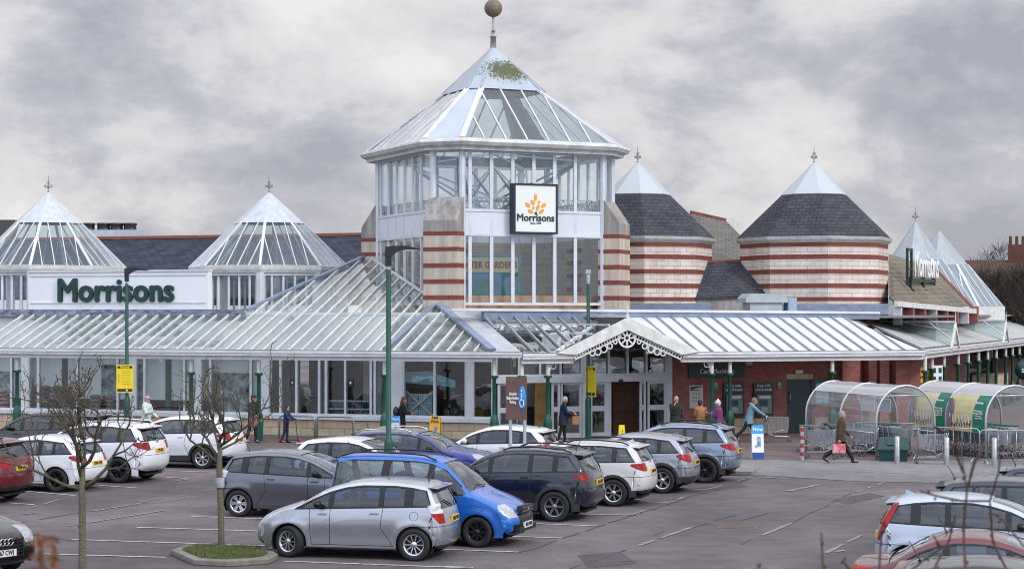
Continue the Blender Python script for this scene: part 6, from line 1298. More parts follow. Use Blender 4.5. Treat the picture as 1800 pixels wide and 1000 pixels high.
def flat(name, label, cat, px0, px1, py0, py1, m, y=None, fr=None, th=.03, group=None):
    fr = fr or RF; y = WR - .035 if y is None else y; a, b, z0, z1 = wallbox(fr, px0, px1, py0, py1, y); M_ = fr.M() @ Matrix.Translation(((a + b) / 2, y, (z0 + z1) / 2)); o = MB().box(-(b - a) / 2, (b - a) / 2, 0, th, -(z1 - z0) / 2, (z1 - z0) / 2).build(name, m, None, M_); tag(o, label, cat, group); return o, M_, (b - a), (z1 - z0)
o, M_, w_, h_ = flat('poster', 'white framed opening hours poster on the brick wall', 'poster', 1212, 1236, 677, 717, mat('poster_frame', (.55, .55, .52), .5), None)
MB().box(-w_ * .43, w_ * .43, -.006, 0, -h_ * .45, h_ * .45).build('sheet', mat('poster_sheet', (.62, .62, .56), .6), o, M_)
c_ = MB(); 
for i in range(9):
    for x, l in ((-.32, .16), (-.08, .14), (.14, .16)): c_.box(x * w_, (x + l) * w_, -.010, -.006, h_ * (.22 - i * .06), h_ * (.235 - i * .06))
c_.box(-.25 * w_, .25 * w_, -.010, -.006, h_ * .28, h_ * .31); c_.slab([(-w_ * .43, -.012, h_ * .45), (w_ * .43, -.012, h_ * .45), (w_ * .43, -.012, h_ * .42), (-w_ * .1, -.012, h_ * .36), (-w_ * .43, -.012, h_ * .25)], (0, .004, 0)); c_.build('lettering', sgreen, o, M_)
for a, lb in ((1254, 'small green notice between the poster and the first cash machine'), (1366, 'small green notice beside the green door')):
    o, M_, w_, h_ = flat('notice', lb, 'notice', a, a + 9, 671, 684, mat('notice_green', (.02, .16, .08), .5)); MB().lathe([(.07, 0), (.001, 0)], 10, (0, -.004, h_ * .22), ax='y').build('emblem', mat('lime', (.35, .6, .08), .5), o, M_)
    text('lettering', 'Police\naware', .07, wtxt, o, M_ @ Matrix.Translation((0, -.005, -h_ * .18)), ext=.002)
x = RF.s(1315, WR); al = MB(); al.slab([(-.20, -.12, .13), (.20, -.12, .13), (.22, -.12, .03), (.08, -.12, -.16), (-.08, -.12, -.16), (-.22, -.12, .03)], (0, .12, 0)); o = al.build('alarm_box', mat('alarm_white', (.70, .68, .66), .5, var=.3, vs=5), None, MR @ Matrix.Translation((x, WR, RF.z(1315, 634, WR)))); tag(o, 'white hexagonal alarm box high on the brick wall', 'alarm box')
x = RF.s(1403, WR); o = MB().box(-.17, .17, -.10, 0, -.07, .07).build('bulkhead_light', mat('light_cream', (.72, .68, .60), .4), None, MR @ Matrix.Translation((x, WR, RF.z(1403, 653, WR))), bevel=.03); tag(o, 'pale bulkhead light above the green door', 'wall light')
o, M_, w_, h_ = flat('banner', 'amber car wash banner behind the right wing columns', 'banner', 1618, 1637, 645, 672, mat('banner_amber', (.75, .36, .01), .5), y=WR - 1.0); text('lettering', 'rProof', .20, platetx, o, M_ @ Matrix.Translation((0, -.01, -.1)), ext=.003)
o, M_, w_, h_ = flat('notice_board', 'white notice board with small dark print next to the amber banner', 'notice board', 1639, 1657, 642, 672, wtxt, y=WR - 1.2)
for i, (x, z) in enumerate(((-.15, .12), (.12, .12), (-.15, -.22), (.12, -.22))): MB().box(x - .07, x + .07, -.01, 0, z - .08, z + .12).build('print_panel', dgreen, o, M_)
pr = P(1801, 650, 92); o = MB().lathe([(.001, -.04), (.48, -.04), (.48, .04), (.001, .04)], 24, (0, 0, 0), ax='y').build('round_sign', gtxt, None, at(pr)); tag(o, 'round green hanging sign cut by the right edge', 'sign'); text('lettering', 'M&S'[:0] or 's', .4, wtxt, o, at(pr) @ Matrix.Translation((-.1, -.05, 0)), ext=.003)
# ================================================================ lamp posts and parking signs
def lamp(px, d, arm, label):
    x = (px - 900) * d / F; M_ = at((x, d, 0)); t = empty('street_lamp', M_); tag(t, label, 'lamp post', 'green lamp posts of the car park')
    p = MB(); p.lathe([(.11, 0), (.11, 1.45), (.10, 1.55), (.068, 1.62), (.062, 5.75), (.055, 5.78)], 12, m=0); p.build('pole', green, t, M_); MB().lathe([(.056, 5.75), (.056, 5.86)], 10).build('band', greyp, t, M_)
    a = MB(); s_ = arm
    if s_: a.box(-.075, .075, -.07, .07, 5.86, 6.25); pts = [(-.075, 6.33), (.1, 6.36), (.45, 6.36), (.78, 6.29), (.80, 6.26), (.45, 6.27), (.22, 6.22), (.09, 6.12), (-.075, 6.10)]; a.slab([(x_, -.10, z_) for x_, z_ in pts], (0, .2, 0)); MB().box(.3, .72, -.08, .08, 6.235, 6.27).build('lamp_lens', clearl, t, M_)
    else: a.lathe([(.07, 5.86), (.075, 6.1), (.06, 6.2)], 10); a.slab([(-.09, -.1, 6.15), (.09, -.1, 6.15), (.09, -.1, 6.3), (-.09, -.1, 6.3)], (0, .8, 0))
    a.build('lamp_head', mat('lamp_black', (.012, .014, .018), .4) if s_ else greyp, t, M_); return t
lamp(223, 69.0, True, 'green lamp post in front of the shop letters, carrying the left yellow sign'); lamp(683, 46.5, True, 'green lamp post rising among the middle cars before the glazed slope'); lamp(1034, 69.4, False, 'green lamp post at the entrance carrying a yellow sign, its head end on')
def ysign(px, py0, py1, d, w_, rz, label):
    z0, z1 = HC + (YH - py1) * d / F, HC + (YH - py0) * d / F; M_ = at(((px - 900) * d / F, d, (z0 + z1) / 2), rz); h = z1 - z0; o = MB().box(-w_ / 2, w_ / 2, 0, .03, -h / 2, h / 2).build('parking_sign', yel, None, M_); tag(o, label, 'parking sign')
    MB().box(-w_ * .44, w_ * .44, -.006, 0, h * .37, h * .46).build('header', platetx, o, M_); text('lettering', 'Parking', .115, yel, o, M_ @ Matrix.Translation((0, -.010, h * .412)), bold=.003, ext=.003); MB().box(-w_ * .44, w_ * .44, -.006, 0, -h * .46, -h * .36).build('footer', mat('sign_dark', (.03, .03, .045), .5), o, M_)
    MB().lathe([(.035, -.008), (.001, -.008)], 10, (w_ * .12, 0, -h * .41), ax='y').build('footer_dot', wtxt, o, M_)
    c_ = MB()
    for i in range(7): c_.box(-w_ * .2, w_ * (.30 if i % 2 else .36), -.005, 0, h * (.28 - i * .08), h * (.289 - i * .08))
    for i in range(4): c_.box(-w_ * .40, -w_ * .32, -.006, 0, h * (.10 - i * .08), h * (.13 - i * .08))
    c_.build('small_print', mat('sign_print', (.30, .24, .03), .6), o, M_); return o
ysign(219.5, 641, 690, 68.8, .62, 0, 'yellow parking sign half hidden by twigs on the left lamp post'); ysign(1038, 644, 697, 69.2, .62, R(-55), 'yellow parking sign turned aside on the entrance lamp post')
# disabled bay sign
d = 48.0; M_ = at(((908 - 900) * d / F, d, 0), R(-22)); ds = empty('disabled_parking_sign', M_); tag(ds, 'brown sign on two grey poles reserving parking for disabled badge holders', 'parking sign')
zt_, zb2_ = HC + (YH - 662) * d / F, HC + (YH - 737) * d / F
for x in (-.19, .20): MB().lathe([(.045, 0), (.045, zb2_ + .9)], 10, (x, .06, 0)).build('pole', greyp, ds, M_)
MB().box(-.30, .28, 0, .02, zb2_, zt_).build('panel', mat('sign_brown', (.17, .09, .07), .6, var=.2, vs=3, stretch=(1, 1, 8)), ds, M_); zc_ = (zt_ + zb2_) / 2
text('lettering', 'Disabled\nBadge Holders\nParking', .105, wtxt, ds, M_ @ Matrix.Translation((-.10, -.008, zc_)), bold=.003, ext=.003, sx=.55)
MB().lathe([(.001, -.012), (.25, -.012), (.25, 0), (.001, 0)], 24, ax='y').xf(Matrix.Translation((.155, 0, zc_)) @ Matrix.Diagonal((.42, 1, 1.25, 1))).build('emblem_oval', sblue, ds, M_)
wc_ = MB(); wc_.tube([(.15 + .055 * math.cos(R(a)), -.02, zc_ - .12 + .105 * math.sin(R(a))) for a in range(120, 400, 20)], .012, 5); wc_.bar((.135, -.02, zc_ + .14), (.14, -.02, zc_ - .04), .02, .01, up=(0, 1, 0)); wc_.bar((.14, -.02, zc_ + .05), (.185, -.02, zc_ + .05), .015, .01, up=(0, 1, 0)); wc_.bar((.14, -.02, zc_ - .04), (.19, -.02, zc_ - .05), .018, .01, up=(0, 1, 0)); wc_.bar((.19, -.02, zc_ - .04), (.215, -.02, zc_ - .18), .015, .01, up=(0, 1, 0)); wc_.sphere((.135, -.02, zc_ + .19), .03, 8, sq=(.6, .3, 1)); wc_.build('wheelchair_symbol', wtxt, ds, M_)
# A boards
def aboard(px, py, w_, h_, label, cols, txt, tm, size, rz=0):
    g_ = G(px, py); M_ = at((g_.x, g_.y, 0), rz); t = empty('pavement_board', M_); tag(t, label, 'advertising board'); Mt = M_ @ Matrix.Rotation(R(-8), 4, 'X')
    MB().box(-w_ / 2, w_ / 2, 0, .02, .03, h_).build('front_board', cols[0], t, Mt); MB().box(-w_ / 2, w_ / 2, .0, .02, .03, h_).xf(Matrix.Translation((0, .30, 0)) @ Matrix.Rotation(R(16), 4, 'X')).build('rear_board', cols[0], t, Mt)
    MB().box(-w_ / 2, w_ / 2, -.004, 0, h_ * .75, h_).build('header', cols[1], t, Mt); MB().box(-w_ / 2, w_ / 2, -.004, 0, .03, h_ * .2).build('footer', cols[2], t, Mt)
    text('lettering', txt, size, tm, t, Mt @ Matrix.Translation((0, -.008, h_ * .875)), bold=.004, ext=.003)
    b = MB(); b.box(-.03, .09, -.005, 0, h_ * .36, h_ * .66); b.box(-.09, -.04, -.005, 0, h_ * .34, h_ * .42); b.build('printed_picture', mat('board_print', (.03, .12, .35), .5, col2=(.5, .6, .7), var=.8, vs=14), t, Mt)
aboard(1333, 807, .38, 1.10, 'white and blue New board standing on the paving near the trolleys', (wtxt, sblue2 := mat('cyan', (.02, .33, .78), .5), mat('board_navy', (.01, .06, .30), .5)), 'New', wtxt, .17, R(3))
aboard(693, 778, .30, .98, 'white and blue New board beside the person in the black coat', (wtxt, sblue2, wtxt), 'New', wtxt, .14, R(-18)); aboard(763, 779, .40, .98, 'orange Half Price board showing above the blue crossover', (mat('board_amber', (.85, .42, .01), .5), mat('board_amber', (1, 1, 1)), mat('board_plum', (.30, .02, .12), .5)), 'Half\nPrice', platetx, .14, R(-15))
g_ = G(1094, 779); o = MB(); o.slab([(-.14, 0, 0), (.14, 0, 0), (.10, .10, .66), (-.10, .10, .66)], (0, .02, 0)); o.slab([(-.14, .22, 0), (.14, .22, 0), (.10, .12, .66), (-.10, .12, .66)], (0, .02, 0)); o = o.build('wet_floor_sign', yel, None, at((g_.x, g_.y, 0), R(10))); tag(o, 'small folding yellow caution sign in the open doorway', 'caution sign'); text('lettering', '!', .2, platetx, o, at((g_.x, g_.y - .02, .42), R(10)), ext=.002)
# ================================================================ rails, bollards, bin
def stdpost(px, py, r, h, name, label, m, grp): g_ = G(px, py); o = MB().lathe([(r, 0), (r, h - .02), (r - .02, h), (.001, h + .005)], 14).build(name, m, None, at((g_.x, g_.y, 0))); return tag(o, label, 'bollard', grp)
brush = mat('brushed_steel', (.46, .47, .46), .35, metal=.7, var=.25, vs=6)
stdpost(1577, 815, .085, .86, 'bollard', 'steel bollard right of the dark green grit bin', brush, 'steel bollards by the trolley shelters'); stdpost(1664, 817, .085, .86, 'bollard', 'steel bollard touching the loose trolley with the baby seat', brush, 'steel bollards by the trolley shelters'); stdpost(1748, 818, .085, .86, 'bollard', 'steel bollard behind the foreground twigs at the second shelter', brush, 'steel bollards by the trolley shelters')
g_ = G(1410, 808); o = MB(); 
for i in range(8): o.lathe([(.06, i * .13), (.06, i * .13 + .13)], 12, m=i % 2)
o.lathe([(.06, 1.04), (.001, 1.06)], 12, m=0); o = o.build('striped_post', [mat('worn_white', (.55, .52, .50), .7, var=.5, vs=8), mat('worn_red', (.42, .06, .05), .7, var=.4, vs=8)], None, at((g_.x, g_.y, 0))); tag(o, 'short red and white striped post left of the first trolley shelter', 'post')
prv = None
for i, px in enumerate((174, 237, 491, 557.5, 625.5)):
    s_ = LF.s(px, 1.2)
    if i in (1, 3, 4):
        ps = LF.s((174, 237, 491, 557.5, 625.5)[i - 1], 1.2); r_ = MB(); h = .88; c_ = .12
        r_.tube([(ps, 1.2, 0), (ps, 1.2, h - c_), (ps + c_ * .3, 1.2, h - c_ * .3), (ps + c_, 1.2, h), (s_ - .1 - c_, 1.2, h), (s_ - .1 - c_ * .3, 1.2, h - c_ * .3), (s_ - .1, 1.2, h - c_), (s_ - .1, 1.2, 0)], .04, 8)
        o = r_.build('guard_rail', brush, None, ML); tag(o, ('', 'steel hoop rail behind the left lamp post', '', 'steel hoop rail right behind the boy on the scooter', 'steel hoop rail furthest right under the shop window')[i], 'guard rail', 'hoop rails along the shop front')
g_ = G(1570, 811); M_ = at((g_.x, g_.y, 0), R(-14)); gb_ = empty('grit_bin', M_); tag(gb_, 'dark green plastic grit bin with a sloping lid beside the first shelter', 'grit bin'); gm2 = mat('bin_green', (.012, .062, .060), .5, var=.3, vs=4)
b = MB(); b.frustum([(-.42, 0), (.42, 0), (.42, .6), (-.42, .6)], .0, [(-.48, -.04), (.48, -.04), (.48, .64), (-.48, .64)], .40, cap=True); b.build('tub', gm2, gb_, M_, bevel=.02)
b = MB(); b.add([(-.5, -.08, .40), (.5, -.08, .40), (.5, .66, .40), (-.5, .66, .40), (-.44, .26, .74), (.44, .26, .74), (.44, .62, .74), (-.44, .62, .74), (-.5, -.08, .36), (.5, -.08, .36)], [(0, 1, 5, 4), (1, 2, 6, 5), (2, 3, 7, 6), (3, 0, 4, 7), (4, 5, 6, 7), (8, 9, 1, 0)]); b.slab([(-.2, .02, .50), (.2, .02, .50), (.2, .20, .69), (-.2, .20, .69)], (0, -.03, .03)); b.build('lid', gm2, gb_, M_, bevel=.012)
# ================================================================ shopping trolleys and shelters
wire = mat('wire_chrome', (.50, .53, .57), .28, metal=.8)
def make_trolley(M_, label, seat=False):
    t = empty('shopping_trolley', M_); tag(t, label, 'shopping trolley', 'shopping trolleys at the shelters'); b = MB(); th = .007
    # basket: front (x=+.45) lower/narrower, handle end x=-.42
    def cr(u, v, s_): # u 0 rear..1 front, v 0 bottom..1 top
        x = -.36 + .80 * u; zb = .42 + .10 * u; ztop = .92 - .02 * u; w_ = (.24 - .05 * u) * (.80 + .20 * v); return Vector((x, s_ * w_, zb + (ztop - zb) * v))
    for s_ in (1, -1):
        for i in range(17): b.bar(cr(i / 16, 0, s_), cr(i / 16, 1, s_), th, th)
        for j in range(7): b.bar(cr(0, j / 6, s_), cr(1, j / 6, s_), th if j < 6 else .014, th if j < 6 else .014)
    for u in (0, 1):
        for i in range(9): q = i / 8; b.bar(cr(u, 0, 1).lerp(cr(u, 0, -1), q), cr(u, 1, 1).lerp(cr(u, 1, -1), q), th, th)
        for j in range(7): b.bar(cr(u, j / 6, 1), cr(u, j / 6, -1), th if j < 6 else .014, th if j < 6 else .014)
    for i in range(13): b.bar(cr(i / 12, 0, 1), cr(i / 12, 0, -1), th, th)
    b.build('basket', wire, t, M_)
    c = MB()
    for s_ in (1, -1): c.tube([(-.46, s_ * .25, 1.0), (-.40, s_ * .25, .82), (-.30, s_ * .25, .34), (-.42, s_ * .27, .17)], .013, 7); c.tube([(-.30, s_ * .25, .34), (-.1, s_ * .23, .22), (.46, s_ * .17, .20), (.50, s_ * .17, .14)], .013, 7); c.tube([(-.12, s_ * .235, .23), (-.05, s_ * .23, .40), (.30, s_ * .2, .46)], .011, 6)
    c.tube([(.46, -.17, .20), (.46, .17, .20)], .012, 6); c.build('chassis', steel, t, M_)
    MB().tube([(-.46, -.27, 1.0), (-.46, .27, 1.0)], .02, 8).build('handle', mat('handle_green', (.01, .10, .06), .4), t, M_)
    for x, y in ((-.42, .27), (-.42, -.27), (.50, .17), (.50, -.17)): w_ = MB(); w_.lathe([(.02, -.014), (.058, -.013), (.062, 0), (.058, .013), (.02, .014)], 14, (x, y, .062), ax='y'); w_.bar((x, y - .02, .06), (x, y - .02, .15), .012, .03); w_.bar((x, y + .02, .06), (x, y + .02, .15), .012, .03); w_.build('castor', [mat('castor_grey', (.12, .12, .13), .6)], t, M_)
    if seat: s2 = MB(); s2.slab([(-.44, -.12, .99), (-.44, .12, .99), (-.28, .12, .95), (-.16, .12, 1.10), (-.02, .12, 1.12), (-.02, -.12, 1.12), (-.16, -.12, 1.10), (-.28, -.12, .95)], (0, 0, .05)); s2.build('baby_seat', black, t, M_, bevel=.02)
    else: MB().slab([(-.38, -.2, .96), (-.38, .2, .96), (-.33, .2, .75), (-.33, -.2, .75)], (.01, 0, 0)).build('child_seat_flap', mat('flap_grey', (.30, .33, .36), .5), t, M_)
    return t
ax = Vector((-math.sin(R(21.5)), math.cos(R(21.5)), 0)); pxd = Vector((math.cos(R(21.5)), math.sin(R(21.5)), 0)); AXH = R(90 + 21.5)
proto = make_trolley(at((100, 60, 0), 0), 'proto')
def put_trolley(p, rz, label, src=proto): t = copy_tree(src, at((p.x, p.y, 0), rz)); t['label'] = label; return t
def shelter(cpx, d, n, label, poster=None):
    c = Vector(((cpx - 900) * d / F, d, 0)); M_ = at(c, R(21.5)); t = empty('trolley_shelter', M_); tag(t, label, 'trolley shelter'); w_, h_ = 1.10, 2.36; alu = mat('shelter_alu', (.52, .55, .58), .35, metal=.6)
    def arc(k): a = math.pi * k / 16; return (-w_ * math.cos(a) , 1.25 + (h_ - 1.25) * math.sin(a))
    prof = [(-w_, 0)] + [arc(k) for k in range(17)] + [(w_, 0)]
    for i in range(n + 1): MB().tube([(x, i * 2.2, z) for x, z in prof], .035, 8).build('hoop', alu, t, M_)
    for i in range(n):
        tp_ = MB(); q_ = [(x * 1.01, z + .012) for x, z in [arc(k) for k in range(4, 13)]]; tp_.add([(x, y, z) for y in (i * 2.2 + .04, i * 2.2 + 2.16) for x, z in q_], [(k, k + 1, k + 1 + 9, k + 9) for k in range(8)], 0, True); tp_.build('opal_top', glass('opal_polycarbonate', (.86, .87, .88), 1.6, rough=.12, haze=.62, hazecol=(.86, .87, .88)), t, M_)
        a0 = MB(); pr_ = [arc(k) for k in range(0, 17)]; pr_ = [(-w_, .85)] + pr_ + [(w_, .85)]
        a0.add([(x * 1.0, y, z) for y in (i * 2.2 + .04, i * 2.2 + 2.16) for x, z in pr_], [(k, k + 1, k + 1 + len(pr_), k + len(pr_)) for k in range(len(pr_) - 1)], 0, True)
        a0.build('clear_panel', glass('polycarbonate', (.86, .87, .88), 1.3, rough=.06, haze=.2, hazecol=(.85, .85, .86)), t, M_)
    for x, z in (arc(4), arc(12), (-w_, .85), (w_, .85)): MB().tube([(x, 0, z), (x, n * 2.2, z)], .02, 6).build('purlin', alu, t, M_)
    MB().tube([(arc(4)[0], 0, arc(4)[1]), (arc(12)[0], 0, arc(12)[1])], .025, 6).build('tie_bar', alu, t, M_)
    if poster:
        for i in range(n):
            hens = mat('hen_print', (.48, .46, .13), .5, var=1, vs=1.1, col2=(.62, .52, .38)); o = MB(); K = [(-w_ - .02, .85)] + [(arc(k)[0] - .02, arc(k)[1]) for k in range(0, 5)]
            for (y0, y1, mi) in ((i * 2.2 + .70, i * 2.2 + 2.14, 0), (i * 2.2 + .05, i * 2.2 + .70, 1)): o.add([(x, y, z) for y in (y0, y1) for x, z in K], [(k, k + 1, k + 1 + len(K), k + len(K)) for k in range(len(K) - 1)], mi, False)
            po = o.build('side_poster', [hens, mat('poster_green', (.012, .17, .10), .45)], t, M_)
            hb = MB(); rg = random.Random(5 + i)
            for j in range(9): y = i * 2.2 + .85 + j * .14; z = 1.02 + rg.random() * .12; hb.sphere((-w_ - .02, y, z), .07, 8, sq=(.12, .9, .8)); hb.sphere((-w_ - .02, y - .05, z + .09), .03, 6, sq=(.3, 1, 1.5)); hb.bar((-w_ - .03, y, z - .05), (-w_ - .03, y, z - .14), .008, .03)
            hb.build('hens', mat('hen_brown', (.20, .07, .03), .6, var=.5, vs=8), po, M_)
            lg = MB(); 
            for j in range(7): y = i * 2.2 + .9 + j * .17; lg.bar((-w_ - .028, y, 1.1), (-w_ - .028, y + .03, 1.1 + .25 + .1 * rg.random()), .004, .05)
            lg.build('flowers', wtxt, po, M_); ps = MB(); ps.slab([(-w_ - .04, i * 2.2 + 1.9, .95), (-w_ - .04, i * 2.2 + 2.1, .95), (-w_ - .04, i * 2.2 + 2.12, 1.5), (-w_ + .06, i * 2.2 + 2.08, 1.9), (-w_ + .06, i * 2.2 + 1.85, 1.9), (-w_ - .04, i * 2.2 + 1.75, 1.5)], (.01, 0, 0)); ps.build('figure_print', mat('purple_print', (.20, .14, .20), .6), po, M_)
            Mt = M_ @ Matrix.Translation((-w_ - .03, i * 2.2 + .375, 1.42)) @ Matrix.Rotation(R(-90), 4, 'Z'); text('lettering', "We're making\nsure your trolley\nis clean and\nready to roll", .075, wtxt, po, Mt, bold=.002, ext=.003)
            Mt2 = M_ @ Matrix.Translation((-w_ + .03, i * 2.2 + .375, 1.80)) @ Matrix.Rotation(R(-90), 4, 'Z') @ Matrix.Rotation(R(-22), 4, 'X'); text('small_lettering', 'Morrisons', .10, wtxt, po, Mt2, bold=.003, ext=.003)
            st = MB(); st.tube([(-w_ - .035, i * 2.2 + .2, 1.05), (-w_ - .035, i * 2.2 + .25, .92), (-w_ - .035, i * 2.2 + .5, .92), (-w_ - .035, i * 2.2 + .52, 1.05), (-w_ - .035, i * 2.2 + .2, 1.05)], .006, 4); st.build('trolley_drawing', mat('lime_line', (.15, .5, .12), .5), po, M_)
    else:
        for i in (0, 1): MB().box(.98, 1.0, 2.4 + i * 1.0, 3.2 + i * 1.0, 1.35, 1.8).build('hanging_notice', mat('notice_white', (.62, .66, .68), .5), t, M_)
    return c
c1 = shelter(1592, 60.6, 2, 'arched clear trolley shelter on the left with plain see-through sides'); c2 = shelter(1783, 60.6, 2, 'arched clear trolley shelter on the right with green and yellow side posters', poster=True)
for j in range(9): p = c1 + pxd * .42 + ax * (.9 + j * .30); put_trolley(p, AXH + math.pi, 'shopping trolley nested in the row inside the left shelter')
for j in range(12): p = c2 - pxd * .52 + ax * (.1 + j * .30); put_trolley(p, AXH + math.pi, 'shopping trolley nested along the poster side of the right shelter')
for j in range(8): p = c2 + pxd * .45 + ax * (.3 + j * .30); put_trolley(p, AXH + math.pi, 'shopping trolley nested on the open side of the right shelter')
seatp = make_trolley(at((100, 62, 0), 0), 'proto', True)
for (px, py, rz, lb, sd) in ((1640, 815, 172, 'loose trolley with a black baby seat leaning at the bollard', 1), (1446, 806, 160, 'loose trolley with a black seat left of the striding man', 1), (1478, 798, 165, 'loose trolley behind the striding man', 0), (1520, 803, 168, 'loose trolley with a white card in front of the left shelter', 0), (1430, 794, 150, 'loose trolley furthest left, set back from the striped post', 0), (1500, 792, 10, 'loose trolley under the mouth of the left shelter', 0), (1556, 790, 170, 'loose trolley behind the dark green grit bin', 0), (1462, 792, 155, 'loose trolley deep in the tangle left of the first shelter', 0), (1492, 802, 20, 'loose trolley turned towards the shelter mouth by the striding man', 0), (1536, 797, 190, 'loose trolley between the white card trolley and the grit bin', 0)):
    put_trolley(G(px, py), R(rz), lb, seatp if sd else proto)
qd = PT[1] @ Vector((1.02, 0, 0)); put_trolley(qd, R(6), 'trolley being pushed by the shopper in the teal coat')
for pr_ in (proto, seatp):
    for ch in list(pr_.children): bpy.data.objects.remove(ch)
    bpy.data.objects.remove(pr_)
def barrier(p0, p1, label):
    d_ = p1 - p0; L_ = d_.length; M_ = at((p0.x, p0.y, 0), math.atan2(d_.y, d_.x)); b = MB(); b.tube([(0, 0, .12), (0, 0, .95), (.08, 0, 1.05), (L_ - .08, 0, 1.05), (L_, 0, .95), (L_, 0, .12), (0, 0, .12)], .02, 7); n = int(L_ / .28)
    for i in range(1, n): b.tube([(L_ * i / n, 0, .12), (L_ * i / n, 0, 1.05)], .010, 5)
    for x in (.2, L_ - .2): b.tube([(x, -.25, 0), (x, 0, .14), (x, .25, 0)], .018, 6)
    o = b.build('crowd_barrier', steel, None, M_); tag(o, label, 'barrier', 'steel barriers round the trolleys')
barrier(G(1600, 806), G(1722, 812), 'steel barrier between the two trolley shelters'); barrier(G(1722, 815), G(1835, 815), 'steel barrier across the mouth of the right shelter'); barrier(G(1500, 797), G(1612, 800), 'steel barrier across the mouth of the left shelter')
# ================================================================ goods behind the glass
def stack(px0, px1, py0, y, label, cols, bag=True):
    x0, x1 = LF.s(px0, WL + y), LF.s(px1, WL + y); z1 = LF.z((px0 + px1) / 2, py0, WL + y); M_ = ML @ Matrix.Translation((x0, WL + y, 0)); t = empty('goods_stack', M_); tag(t, label, 'stack of goods', 'stacks of goods inside the windows'); n = max(1, round((x1 - x0) / .55)); h = .16 if bag else .30; z = .15; rg = random.Random(px0)
    MB().box(0, x1 - x0, -.3, .3, 0, .14).build('pallet', mat('pallet_wood', (.25, .17, .10), .9), t, M_)
    while z < z1:
        b = MB()
        for i in range(n):
            w_ = (x1 - x0) / n
            if bag: b.sphere(((i + .5) * w_, 0, z + h / 2), .5, 12, sq=(w_ * 1.02, .56, h * 1.1))
            else:
                b.box(i * w_ + .02, (i + 1) * w_ - .02, -.25, .25, z, z + h * .82, 0); b.box(i * w_ + .01, (i + 1) * w_ - .01, -.26, .26, z + h * .82, z + h - .01, 1)
                for q in range(5): b.lathe([(.035, z + .02), (.035, z + h * .8)], 6, (i * w_ + .06 + q * w_ / 5.5, -.255, 0), 0)
        b.build('bag_row' if bag else 'crate_row', cols, t, M_); z += h
stack(-20, 19, 690, .42, 'stack of red and white bags behind the leftmost window', [mat('bag_redwhite', (.40, .07, .07), .6, col2=(.6, .5, .5), var=1, vs=5)]); stack(55, 128, 682, .45, 'tall dark stack of wrapped goods behind the second window', [mat('bag_dark', (.05, .05, .05), .6, col2=(.2, .17, .15), var=1, vs=5)]); stack(158, 205, 700, .45, 'low stack of beige sacks behind the window by the yellow sign', [mat('bag_beige', (.30, .22, .15), .7, col2=(.08, .07, .06), var=1, vs=6)])
pk1, pk2 = mat('bottle_dark', (.03, .05, .09), .3, var=.5, vs=12), mat('bottle_top', (.55, .60, .66), .4); stack(583, 640, 708, .9, 'stack of dark bottle packs with white tops right of the boy', [pk1, pk2], False); stack(640, 655, 708, .9, 'narrow stack of bottle packs beside the white pier', [pk1, pk2], False); stack(715, 764, 702, .7, 'pale blue stack of bottled water behind a crossed brace', [mat('water_blue', (.22, .42, .55), .3, col2=(.5, .62, .7), var=1, vs=8), pk2], False)
xa, xb = LF.s(713, WL + .3), LF.s(760, WL + .3); o = MB(); o.bar((xa, WL + .32, .85), (xb, WL + .32, 1.75), .07, .03, up=(0, 1, 0)); o.bar((xb, WL + .36, .85), (xa, WL + .36, 1.75), .07, .03, up=(0, 1, 0)); o = o.build('cross_brace', mat('brace_cream', (.62, .58, .42), .7), None, ML); tag(o, 'cream crossed timbers inside the window right of the black coated person', 'timber brace')
a, b = LF.s(712, WL + .8), LF.s(800, WL + .8); o = MB().slab([(a, WL + .8, 2.05), (b, WL + .8, 1.9), (b, WL + .8, 2.15), (a + 1.0, WL + .8, 2.5), (a, WL + .8, 2.45)], (0, .05, 0)).build('hanging_banner', mat('banner_teal', (.22, .48, .55), .5), None, ML); tag(o, 'pale teal curved banner hanging above the bottled water', 'banner')
for px in (514, 616): o, M_, w_, h_ = flat('window_sticker', 'small dark green sticker with a white diamond on the %s' % ('window above the boy' if px < 600 else 'window above the dark bottle packs'), 'sticker', px - 5, px + 5, 666, 679, sgreen, y=WL + .02, fr=LF, th=.01); MB().slab([(-.05, -.004, 0), (0, -.004, -.06), (.05, -.004, 0), (0, -.004, .06)], (0, .003, 0)).build('diamond', wtxt, o, M_)
